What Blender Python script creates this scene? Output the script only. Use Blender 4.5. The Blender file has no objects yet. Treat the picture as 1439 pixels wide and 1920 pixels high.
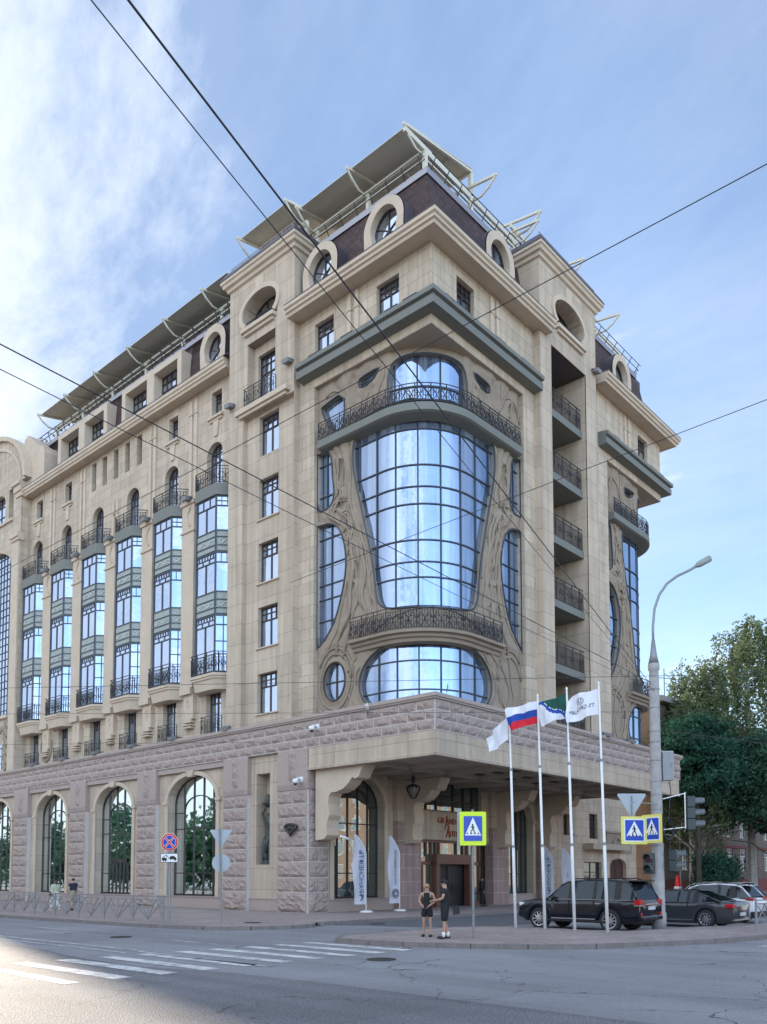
import bpy, bmesh, math, random
import numpy as np
from math import radians, sin, cos, pi, tan, sqrt
from mathutils import Vector, Matrix
random.seed(7); np.random.seed(7)
SC = bpy.context.scene
COL = SC.collection

# ------------------------------------------------------------------ camera
CAM = Vector((-29.4529, -23.1847, 1.9))
PIT, ROL, YAW = radians(3.493), radians(-0.058), radians(41.747)
fw = Vector((cos(YAW)*cos(PIT), sin(YAW)*cos(PIT), sin(PIT)))
rt0 = Vector((sin(YAW), -cos(YAW), 0)); up0 = rt0.cross(fw)
rt = rt0*cos(ROL)+up0*sin(ROL); up = -rt0*sin(ROL)+up0*cos(ROL)
cd = bpy.data.cameras.new('camera'); cam = bpy.data.objects.new('camera', cd); COL.objects.link(cam)
M = Matrix((rt, up, -fw)).transposed().to_4x4(); M.translation = CAM; cam.matrix_world = M
cd.sensor_fit = 'HORIZONTAL'; cd.sensor_width = 36; cd.lens = 36*1581.44/1439
cd.shift_x = 0; cd.shift_y = (1545.71-960)/1439
cd.clip_start = .1; cd.clip_end = 4000
SC.camera = cam

# ------------------------------------------------------------------ light
SUN_AZ = Vector((.262, .965, 0)).normalized(); SUN_EL = radians(20.0)
w = bpy.data.worlds.new('World'); SC.world = w; w.use_nodes = True
def build_world():
    nt = w.node_tree; nt.nodes.clear(); N = nt.nodes.new; L = nt.links.new
    out = N('ShaderNodeOutputWorld'); bg = N('ShaderNodeBackground'); bg.inputs[1].default_value = .11
    sky = N('ShaderNodeTexSky'); sky.sky_type = 'NISHITA'; sky.sun_disc = False
    sky.sun_elevation = SUN_EL; sky.sun_rotation = math.atan2(SUN_AZ.x, SUN_AZ.y)
    sky.air_density = 1.0; sky.dust_density = .05; sky.ozone_density = 3.0
    tc = N('ShaderNodeTexCoord')
    # flatten directions to a cloud plane
    sep = N('ShaderNodeSeparateXYZ'); L(tc.outputs['Generated'], sep.inputs[0])
    mz = N('ShaderNodeMath'); mz.operation = 'MAXIMUM'; L(sep.outputs[2], mz.inputs[0]); mz.inputs[1].default_value = .0
    ad = N('ShaderNodeMath'); ad.operation = 'ADD'; L(mz.outputs[0], ad.inputs[0]); ad.inputs[1].default_value = .16
    dx = N('ShaderNodeMath'); dx.operation = 'DIVIDE'; L(sep.outputs[0], dx.inputs[0]); L(ad.outputs[0], dx.inputs[1])
    dy = N('ShaderNodeMath'); dy.operation = 'DIVIDE'; L(sep.outputs[1], dy.inputs[0]); L(ad.outputs[0], dy.inputs[1])
    cb = N('ShaderNodeCombineXYZ'); L(dx.outputs[0], cb.inputs[0]); L(dy.outputs[0], cb.inputs[1]); 
    mp = N('ShaderNodeMapping'); mp.inputs['Location'].default_value = (3.1, 1.7, 0); mp.inputs['Rotation'].default_value = (0, 0, radians(35)); mp.inputs['Scale'].default_value = (1.15, .5, 1)
    L(cb.outputs[0], mp.inputs[0])
    n1 = N('ShaderNodeTexNoise'); n1.inputs['Scale'].default_value = 1.55; n1.inputs['Detail'].default_value = 12; n1.inputs['Roughness'].default_value = .66; n1.inputs['Distortion'].default_value = .35
    L(mp.outputs[0], n1.inputs['Vector'])
    # more cloud towards the sun side (+Y), clearer towards +X
    gr = N('ShaderNodeMath'); gr.operation = 'MULTIPLY_ADD'; L(sep.outputs[1], gr.inputs[0]); gr.inputs[1].default_value = .16; L(n1.outputs[0], gr.inputs[2])
    gx = N('ShaderNodeMath'); gx.operation = 'MULTIPLY_ADD'; L(sep.outputs[0], gx.inputs[0]); gx.inputs[1].default_value = -.13; L(gr.outputs[0], gx.inputs[2])
    rp = N('ShaderNodeMapRange'); rp.inputs[1].default_value = .41; rp.inputs[2].default_value = .66; rp.interpolation_type = 'SMOOTHSTEP'; L(gx.outputs[0], rp.inputs[0])
    # low band of haze cloud near the horizon
    hz = N('ShaderNodeMapRange'); hz.inputs[1].default_value = .0; hz.inputs[2].default_value = .42; hz.inputs[3].default_value = .55; hz.inputs[4].default_value = .0; L(sep.outputs[2], hz.inputs[0])
    mx0 = N('ShaderNodeMath'); mx0.operation = 'MAXIMUM'; L(rp.outputs[0], mx0.inputs[0]); L(hz.outputs[0], mx0.inputs[1])
    sc_ = N('ShaderNodeMath'); sc_.operation = 'MULTIPLY'; tn = N('ShaderNodeMapRange'); tn.inputs[1].default_value = .30; tn.inputs[2].default_value = .75; tn.inputs[3].default_value = .08; tn.inputs[4].default_value = .50; L(n1.outputs[0], tn.inputs[0])
    mx1 = N('ShaderNodeMath'); mx1.operation = 'MAXIMUM'; L(mx0.outputs[0], mx1.inputs[0]); L(tn.outputs[0], mx1.inputs[1]); L(mx1.outputs[0], sc_.inputs[0]); sc_.inputs[1].default_value = .85
    n2 = N('ShaderNodeTexNoise'); n2.inputs['Scale'].default_value = 3.6; n2.inputs['Detail'].default_value = 10; L(mp.outputs[0], n2.inputs['Vector'])
    cr = N('ShaderNodeMix'); cr.data_type = 'RGBA'; L(n2.outputs[0], cr.inputs[0]); cr.inputs[6].default_value = (4.4, 5.2, 6.5, 1); cr.inputs[7].default_value = (7.4, 7.6, 7.9, 1)
    hs = N('ShaderNodeHueSaturation'); hs.inputs['Saturation'].default_value = .96; hs.inputs['Value'].default_value = 1.38; L(sky.outputs[0], hs.inputs['Color'])
    ys = N('ShaderNodeMapRange'); ys.inputs[1].default_value = .35; ys.inputs[2].default_value = .95; ys.inputs[3].default_value = 1.38; ys.inputs[4].default_value = .62; L(sep.outputs[1], ys.inputs[0]); L(ys.outputs[0], hs.inputs['Value'])
    mx = N('ShaderNodeMix'); mx.data_type = 'RGBA'; L(sc_.outputs[0], mx.inputs[0]); L(hs.outputs[0], mx.inputs[6]); L(cr.outputs[2], mx.inputs[7])
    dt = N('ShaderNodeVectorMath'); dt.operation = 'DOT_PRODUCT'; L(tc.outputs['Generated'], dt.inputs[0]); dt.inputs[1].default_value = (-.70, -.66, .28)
    # added fill: unseen sky behind the camera brightened to light the shaded street fronts
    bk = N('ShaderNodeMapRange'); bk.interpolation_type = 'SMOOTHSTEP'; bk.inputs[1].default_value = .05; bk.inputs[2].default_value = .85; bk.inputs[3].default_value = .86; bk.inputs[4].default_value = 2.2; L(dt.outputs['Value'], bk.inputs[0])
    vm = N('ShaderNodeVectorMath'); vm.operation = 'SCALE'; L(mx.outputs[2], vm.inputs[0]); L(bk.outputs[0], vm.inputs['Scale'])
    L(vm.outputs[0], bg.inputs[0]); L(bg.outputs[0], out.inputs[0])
build_world()
sd = bpy.data.lights.new('sun', 'SUN'); sd.energy = 4.6; sd.angle = radians(1.0); sd.color = (1, .86, .68)
so = bpy.data.objects.new('sun', sd); COL.objects.link(so)
sdir = Vector((SUN_AZ.x*cos(SUN_EL), SUN_AZ.y*cos(SUN_EL), sin(SUN_EL)))
so.rotation_euler = sdir.to_track_quat('Z', 'Y').to_euler(); so.location = (0, 0, 80)
SC.view_settings.view_transform = 'Standard'; SC.view_settings.look = 'None'
SC.view_settings.exposure = 1.0; SC.view_settings.gamma = 1
SC.render.engine = 'CYCLES'
SC.cycles.max_bounces = 6; SC.cycles.diffuse_bounces = 3; SC.cycles.glossy_bounces = 3; SC.cycles.transparent_max_bounces = 6

# ------------------------------------------------------------------ materials
def mat(name, col, rough=.7, metal=0, spec=.5, noise=0, nscale=3., bump=0, bscale=20., emit=None, coat=0):
    m = bpy.data.materials.new(name); m.use_nodes = True; nt = m.node_tree; p = nt.nodes['Principled BSDF']
    N = nt.nodes.new; L = nt.links.new
    p.inputs['Base Color'].default_value = (*col, 1); p.inputs['Roughness'].default_value = rough; p.inputs['Metallic'].default_value = metal
    p.inputs['Specular IOR Level'].default_value = spec
    if coat: p.inputs['Coat Weight'].default_value = coat; p.inputs['Coat Roughness'].default_value = .03
    if noise or bump:
        g = N('ShaderNodeNewGeometry')
        if noise:
            n = N('ShaderNodeTexNoise'); n.inputs['Scale'].default_value = nscale; n.inputs['Detail'].default_value = 7; n.inputs['Roughness'].default_value = .65; L(g.outputs['Position'], n.inputs['Vector'])
            r = N('ShaderNodeMapRange'); L(n.outputs[0], r.inputs[0]); r.inputs[1].default_value = .3; r.inputs[2].default_value = .7; r.inputs[3].default_value = 1-noise; r.inputs[4].default_value = 1+noise
            h = N('ShaderNodeHueSaturation'); h.inputs['Color'].default_value = (*col, 1); L(r.outputs[0], h.inputs['Value']); L(h.outputs[0], p.inputs['Base Color'])
        if bump:
            n = N('ShaderNodeTexNoise'); n.inputs['Scale'].default_value = bscale; n.inputs['Detail'].default_value = 6; L(g.outputs['Position'], n.inputs['Vector'])
            b = N('ShaderNodeBump'); b.inputs['Strength'].default_value = bump; b.inputs['Distance'].default_value = .05; L(n.outputs[0], b.inputs['Height']); L(b.outputs[0], p.inputs['Normal'])
    if emit: p.inputs['Emission Color'].default_value = (*emit, 1); p.inputs['Emission Strength'].default_value = 1
    return m

def facade_uv(nt):
    """vector (u, z, 0), u running along whichever facade the face belongs to"""
    N = nt.nodes.new; L = nt.links.new
    g = N('ShaderNodeNewGeometry'); sp = N('ShaderNodeSeparateXYZ'); L(g.outputs['Position'], sp.inputs[0])
    sn = N('ShaderNodeSeparateXYZ'); L(g.outputs['True Normal'], sn.inputs[0])
    ax = N('ShaderNodeMath'); ax.operation = 'ABSOLUTE'; L(sn.outputs[0], ax.inputs[0])
    ay = N('ShaderNodeMath'); ay.operation = 'ABSOLUTE'; L(sn.outputs[1], ay.inputs[0])
    gt = N('ShaderNodeMath'); gt.operation = 'GREATER_THAN'; L(ax.outputs[0], gt.inputs[0]); L(ay.outputs[0], gt.inputs[1])
    mx = N('ShaderNodeMix'); mx.data_type = 'FLOAT'; L(gt.outputs[0], mx.inputs[0]); L(sp.outputs[0], mx.inputs[2]); L(sp.outputs[1], mx.inputs[3])
    c = N('ShaderNodeCombineXYZ'); L(mx.outputs[0], c.inputs[0]); L(sp.outputs[2], c.inputs[1])
    return c.outputs[0], g.outputs['Position']

def brickmat(name, c1, c2, mort, w_, h_, ms, rough=.8, off=.5, bstr=.35, stain=.12, smooth=.15):
    m = bpy.data.materials.new(name); m.use_nodes = True; nt = m.node_tree; p = nt.nodes['Principled BSDF']
    N = nt.nodes.new; L = nt.links.new; v, pos = facade_uv(nt)
    b = N('ShaderNodeTexBrick'); b.offset = off; b.inputs['Scale'].default_value = 1
    b.inputs['Brick Width'].default_value = w_; b.inputs['Row Height'].default_value = h_; b.inputs['Mortar Size'].default_value = ms; b.inputs['Mortar Smooth'].default_value = smooth
    b.inputs['Color1'].default_value = (*c1, 1); b.inputs['Color2'].default_value = (*c2, 1); b.inputs['Mortar'].default_value = (*mort, 1); b.inputs['Bias'].default_value = -.1
    L(v, b.inputs['Vector'])
    n = N('ShaderNodeTexNoise'); n.inputs['Scale'].default_value = .55; n.inputs['Detail'].default_value = 9; n.inputs['Roughness'].default_value = .7; L(pos, n.inputs['Vector'])
    r = N('ShaderNodeMapRange'); L(n.outputs[0], r.inputs[0]); r.inputs[1].default_value = .3; r.inputs[2].default_value = .7; r.inputs[3].default_value = 1-stain; r.inputs[4].default_value = 1+stain
    # streaky rain wear running down the stone
    mp = N('ShaderNodeMapping'); mp.inputs['Scale'].default_value = (3.5, 3.5, .18); L(pos, mp.inputs[0])
    n3 = N('ShaderNodeTexNoise'); n3.inputs['Scale'].default_value = 1; n3.inputs['Detail'].default_value = 4; L(mp.outputs[0], n3.inputs['Vector'])
    r3 = N('ShaderNodeMapRange'); L(n3.outputs[0], r3.inputs[0]); r3.inputs[1].default_value = .35; r3.inputs[2].default_value = .65; r3.inputs[3].default_value = .87; r3.inputs[4].default_value = 1.07
    mu = N('ShaderNodeMath'); mu.operation = 'MULTIPLY'; L(r.outputs[0], mu.inputs[0]); L(r3.outputs[0], mu.inputs[1])
    h = N('ShaderNodeHueSaturation'); L(b.outputs[0], h.inputs['Color']); L(mu.outputs[0], h.inputs['Value']); L(h.outputs[0], p.inputs['Base Color'])
    p.inputs['Roughness'].default_value = rough
    n2 = N('ShaderNodeTexNoise'); n2.inputs['Scale'].default_value = 25; n2.inputs['Detail'].default_value = 5; L(pos, n2.inputs['Vector'])
    sb = N('ShaderNodeMath'); sb.operation = 'MULTIPLY_ADD'; L(b.outputs['Fac'], sb.inputs[0]); sb.inputs[1].default_value = -1; L(n2.outputs[0], sb.inputs[2])
    bp = N('ShaderNodeBump'); bp.inputs['Strength'].default_value = bstr; bp.inputs['Distance'].default_value = .03; L(sb.outputs[0], bp.inputs['Height']); L(bp.outputs[0], p.inputs['Normal'])
    return m

def glassmat(name, inner, inner2, tint, fac=.6, wav=.05, curtain=True):
    m = bpy.data.materials.new(name); m.use_nodes = True; nt = m.node_tree; nt.nodes.clear(); N = nt.nodes.new; L = nt.links.new
    o = N('ShaderNodeOutputMaterial'); mix = N('ShaderNodeMixShader'); gl = N('ShaderNodeBsdfGlossy'); df = N('ShaderNodeBsdfDiffuse')
    gl.inputs['Color'].default_value = (*tint, 1); gl.inputs['Roughness'].default_value = .015
    g = N('ShaderNodeNewGeometry')
    mp = N('ShaderNodeMapping'); mp.inputs['Scale'].default_value = (2.6, 2.6, .09) if curtain else (.7, .7, .7); L(g.outputs['Position'], mp.inputs[0])
    n = N('ShaderNodeTexNoise'); n.inputs['Scale'].default_value = 1; n.inputs['Detail'].default_value = 5; L(mp.outputs[0], n.inputs['Vector'])
    r = N('ShaderNodeMapRange'); L(n.outputs[0], r.inputs[0]); r.inputs[1].default_value = .4; r.inputs[2].default_value = .62
    c = N('ShaderNodeMix'); c.data_type = 'RGBA'; L(r.outputs[0], c.inputs[0]); c.inputs[6].default_value = (*inner, 1); c.inputs[7].default_value = (*inner2, 1); L(c.outputs[2], df.inputs[0])
    n2 = N('ShaderNodeTexNoise'); n2.inputs['Scale'].default_value = .9; n2.inputs['Detail'].default_value = 2; L(g.outputs['Position'], n2.inputs['Vector'])
    b = N('ShaderNodeBump'); b.inputs['Strength'].default_value = wav; b.inputs['Distance'].default_value = .3; L(n2.outputs[0], b.inputs['Height']); L(b.outputs[0], gl.inputs['Normal'])
    fr = N('ShaderNodeFresnel'); fr.inputs[0].default_value = 1.5
    ma = N('ShaderNodeMath'); ma.operation = 'MULTIPLY_ADD'; ma.use_clamp = True; L(fr.outputs[0], ma.inputs[0]); ma.inputs[1].default_value = 1-fac; ma.inputs[2].default_value = fac
    L(ma.outputs[0], mix.inputs[0]); L(df.outputs[0], mix.inputs[1]); L(gl.outputs[0], mix.inputs[2]); L(mix.outputs[0], o.inputs[0])
    return m

STONE = brickmat('limestone blocks', (.505, .41, .308), (.425, .343, .255), (.28, .225, .17), 1.25, .62, .014)
STONEB = brickmat('limestone panels', (.48, .388, .292), (.425, .342, .256), (.27, .215, .165), 1.6, 1.15, .014, off=0)
TRIM = mat('limestone trim', (.51, .413, .312), .75, noise=.09, nscale=1.2, bump=.15)
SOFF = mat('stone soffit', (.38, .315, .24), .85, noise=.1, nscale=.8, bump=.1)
CAST = mat('cast brown stone', (.275, .218, .162), .85, noise=.10, nscale=2.2, bump=.12, bscale=9)
GRAN = mat('rough pink granite', (.335, .262, .225), .85, noise=.22, nscale=5, bump=.7, bscale=14)
GRANS = mat('smooth pink granite', (.355, .285, .248), .6, noise=.13, nscale=9, bump=.05)
MORT = mat('pale mortar', (.55, .50, .46), .9, noise=.1)
GREEN = mat('grey green metal', (.155, .158, .138), .65, noise=.05, nscale=2)
IRON = mat('dark wrought iron', (.022, .022, .026), .5, spec=.5)
FRAME = mat('dark brown window frame', (.035, .027, .028), .45)
FRAMEG = mat('slate blue window frame', (.035, .045, .06), .4)
WHITE = mat('white paint', (.72, .72, .70), .5, noise=.05)
AWN = mat('awning cloth', (.52, .50, .43), .8, noise=.06, nscale=1.5)
AWNM = mat('cream awning steel', (.58, .55, .46), .5)
ZINC = mat('zinc flashing', (.34, .33, .36), .35, metal=.5)
DARKZ = mat('dark eaves metal', (.06, .05, .06), .5)
GLB = glassmat('curved curtain wall glass', (.045, .075, .14), (.29, .35, .44), (.42, .52, .70), .55, .06)
GLW = glassmat('window glass', (.06, .08, .12), (.36, .40, .47), (.56, .65, .80), .5, .06)
GLBAY = glassmat('bay glass', (.08, .12, .19), (.30, .36, .45), (.52, .61, .76), .55, .06)
GLD = glassmat('dark ground floor glass', (.012, .022, .022), (.06, .085, .075), (.80, .88, .88), .30, .012)
GLDN = glassmat('dark upper glass', (.012, .012, .014), (.03, .03, .03), (.7, .72, .75), .16, .02)
def shingle():
    m = brickmat('plum mansard shingles', (.075, .038, .033), (.036, .020, .020), (.018, .012, .013), .42, .26, .02, rough=.7, bstr=.8, stain=.35)
    return m
SHING = shingle()
ORN = mat('ornament green panel', (.30, .33, .31), .6, noise=.1, nscale=6)
ORNL = mat('ornament relief', (.48, .50, .47), .6)
ASPH = None
def asphalt():
    m = bpy.data.materials.new('asphalt'); m.use_nodes = True; nt = m.node_tree; p = nt.nodes['Principled BSDF']; N = nt.nodes.new; L = nt.links.new
    g = N('ShaderNodeNewGeometry')
    n = N('ShaderNodeTexNoise'); n.inputs['Scale'].default_value = .22; n.inputs['Detail'].default_value = 8; n.inputs['Distortion'].default_value = .6; L(g.outputs['Position'], n.inputs['Vector'])
    mp = N('ShaderNodeMapping'); mp.inputs['Scale'].default_value = (1.3, .10, 1); mp.inputs['Rotation'].default_value = (0, 0, radians(-38)); L(g.outputs['Position'], mp.inputs[0])
    n1 = N('ShaderNodeTexNoise'); n1.inputs['Scale'].default_value = .9; n1.inputs['Detail'].default_value = 6; L(mp.outputs[0], n1.inputs['Vector'])
    n2 = N('ShaderNodeTexNoise'); n2.inputs['Scale'].default_value = 45; n2.inputs['Detail'].default_value = 3; L(g.outputs['Position'], n2.inputs['Vector'])
    vo = N('ShaderNodeTexVoronoi'); vo.inputs['Scale'].default_value = 30; L(g.outputs['Position'], vo.inputs['Vector'])
    a = N('ShaderNodeMath'); a.operation = 'ADD'; L(n.outputs[0], a.inputs[0]); L(n1.outputs[0], a.inputs[1])
    r = N('ShaderNodeMapRange'); L(a.outputs[0], r.inputs[0]); r.inputs[1].default_value = .75; r.inputs[2].default_value = 1.3; r.inputs[3].default_value = .18; r.inputs[4].default_value = .26
    s2 = N('ShaderNodeMapRange'); L(n2.outputs[0], s2.inputs[0]); s2.inputs[1].default_value = .3; s2.inputs[2].default_value = .7; s2.inputs[3].default_value = .72; s2.inputs[4].default_value = 1.28
    mu = N('ShaderNodeMath'); mu.operation = 'MULTIPLY'; L(r.outputs[0], mu.inputs[0]); L(s2.outputs[0], mu.inputs[1])
    c = N('ShaderNodeCombineColor'); L(mu.outputs[0], c.inputs[0])
    m2 = N('ShaderNodeMath'); m2.operation = 'MULTIPLY'; L(mu.outputs[0], m2.inputs[0]); m2.inputs[1].default_value = 1.0; L(m2.outputs[0], c.inputs[1])
    m3 = N('ShaderNodeMath'); m3.operation = 'MULTIPLY'; L(mu.outputs[0], m3.inputs[0]); m3.inputs[1].default_value = 1.03; L(m3.outputs[0], c.inputs[2])
    # cracks, sealed with darker tar, only in some areas
    nw = N('ShaderNodeTexNoise'); nw.inputs['Scale'].default_value = 1.3; nw.inputs['Detail'].default_value = 5; L(g.outputs['Position'], nw.inputs['Vector'])
    va = N('ShaderNodeVectorMath'); va.operation = 'MULTIPLY_ADD'; L(nw.outputs['Color'], va.inputs[0]); va.inputs[1].default_value = (1.2, 1.2, 0); L(g.outputs['Position'], va.inputs[2])
    vc = N('ShaderNodeTexVoronoi'); vc.feature = 'DISTANCE_TO_EDGE'; vc.inputs['Scale'].default_value = .30; L(va.outputs[0], vc.inputs['Vector'])
    lt = N('ShaderNodeMath'); lt.operation = 'LESS_THAN'; L(vc.outputs['Distance'], lt.inputs[0]); lt.inputs[1].default_value = .0045
    nm = N('ShaderNodeTexNoise'); nm.inputs['Scale'].default_value = .35; L(g.outputs['Position'], nm.inputs['Vector'])
    gm = N('ShaderNodeMath'); gm.operation = 'GREATER_THAN'; L(nm.outputs[0], gm.inputs[0]); gm.inputs[1].default_value = .5
    cm = N('ShaderNodeMath'); cm.operation = 'MULTIPLY'; L(lt.outputs[0], cm.inputs[0]); L(gm.outputs[0], cm.inputs[1])
    # rectangular repair patches of a different age
    bk_ = N('ShaderNodeTexBrick'); bk_.inputs['Scale'].default_value = 1; bk_.inputs['Brick Width'].default_value = 7.3; bk_.inputs['Row Height'].default_value = 4.1; bk_.inputs['Mortar Size'].default_value = .012; bk_.inputs['Color1'].default_value = (.94, .94, .94, 1); bk_.inputs['Color2'].default_value = (1.06, 1.06, 1.06, 1); bk_.inputs['Mortar'].default_value = (.72, .72, .72, 1); bk_.offset = .37
    rm = N('ShaderNodeMapping'); rm.inputs['Rotation'].default_value = (0, 0, radians(4)); L(g.outputs['Position'], rm.inputs[0]); L(rm.outputs[0], bk_.inputs['Vector'])
    mm = N('ShaderNodeMix'); mm.data_type = 'RGBA'; mm.blend_type = 'MULTIPLY'; mm.inputs[0].default_value = 1; L(c.outputs[0], mm.inputs[6]); L(bk_.outputs[0], mm.inputs[7])
    mk = N('ShaderNodeMix'); mk.data_type = 'RGBA'; L(cm.outputs[0], mk.inputs[0]); L(mm.outputs[2], mk.inputs[6]); mk.inputs[7].default_value = (.075, .075, .078, 1)
    L(mk.outputs[2], p.inputs['Base Color']); p.inputs['Roughness'].default_value = .75
    b = N('ShaderNodeBump'); b.inputs['Strength'].default_value = .6; b.inputs['Distance'].default_value = .02; L(n2.outputs[0], b.inputs['Height']); L(b.outputs[0], p.inputs['Normal'])
    return m
ASPH = asphalt()
def paving():
    m = brickmat('paving', (.33, .27, .245), (.28, .23, .21), (.19, .16, .145), .4, .2, .012, bstr=.2, stain=.22)
    nt = m.node_tree
    b = [n for n in nt.nodes if n.type == 'TEX_BRICK'][0]; g = [n for n in nt.nodes if n.type == 'NEW_GEOMETRY'][0]
    nt.links.new(g.outputs['Position'], b.inputs['Vector']); return m
PAVE = paving()
KERB = mat('kerb stone', (.19, .165, .155), .85, noise=.2, nscale=4, bump=.3)
PAINTW = asphalt(); PAINTW.name = 'worn white road paint'
def paint_():
    nt = PAINTW.node_tree; p = nt.nodes['Principled BSDF']; N = nt.nodes.new; L = nt.links.new; src = p.inputs['Base Color'].links[0].from_socket
    g = N('ShaderNodeNewGeometry'); n = N('ShaderNodeTexNoise'); n.inputs['Scale'].default_value = 2.6; n.inputs['Detail'].default_value = 12; n.inputs['Roughness'].default_value = .75; L(g.outputs['Position'], n.inputs['Vector'])
    r = N('ShaderNodeMapRange'); L(n.outputs[0], r.inputs[0]); r.inputs[1].default_value = .40; r.inputs[2].default_value = .56; r.inputs[3].default_value = .15; r.inputs[4].default_value = .95
    m = N('ShaderNodeMix'); m.data_type = 'RGBA'; L(r.outputs[0], m.inputs[0]); L(src, m.inputs[6]); m.inputs[7].default_value = (.66, .65, .62, 1); L(m.outputs[2], p.inputs['Base Color'])
paint_()
STEEL = mat('galvanised steel', (.24, .245, .25), .5, metal=.3, noise=.12, nscale=8)
CONC = mat('concrete post', (.36, .345, .33), .85, noise=.16, nscale=4, bump=.2)

# ------------------------------------------------------------------ mesh helpers
def tag(o, label=None, cat=None, group=None, kind=None):
    if label: o['label'] = label
    if cat: o['category'] = cat
    if group: o['group'] = group
    if kind: o['kind'] = kind
    return o
def empty(name, loc=(0, 0, 0), rz=0, **k):
    o = bpy.data.objects.new(name, None); COL.objects.link(o); o.location = loc; o.rotation_euler = (0, 0, rz); o.empty_display_size = .3
    return tag(o, **k)
def copy_tree(o, parent=None):
    c = o.copy(); COL.objects.link(c)
    if parent is not None: c.parent = parent
    for ch in list(o.children): copy_tree(ch, c)
    return c

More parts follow.
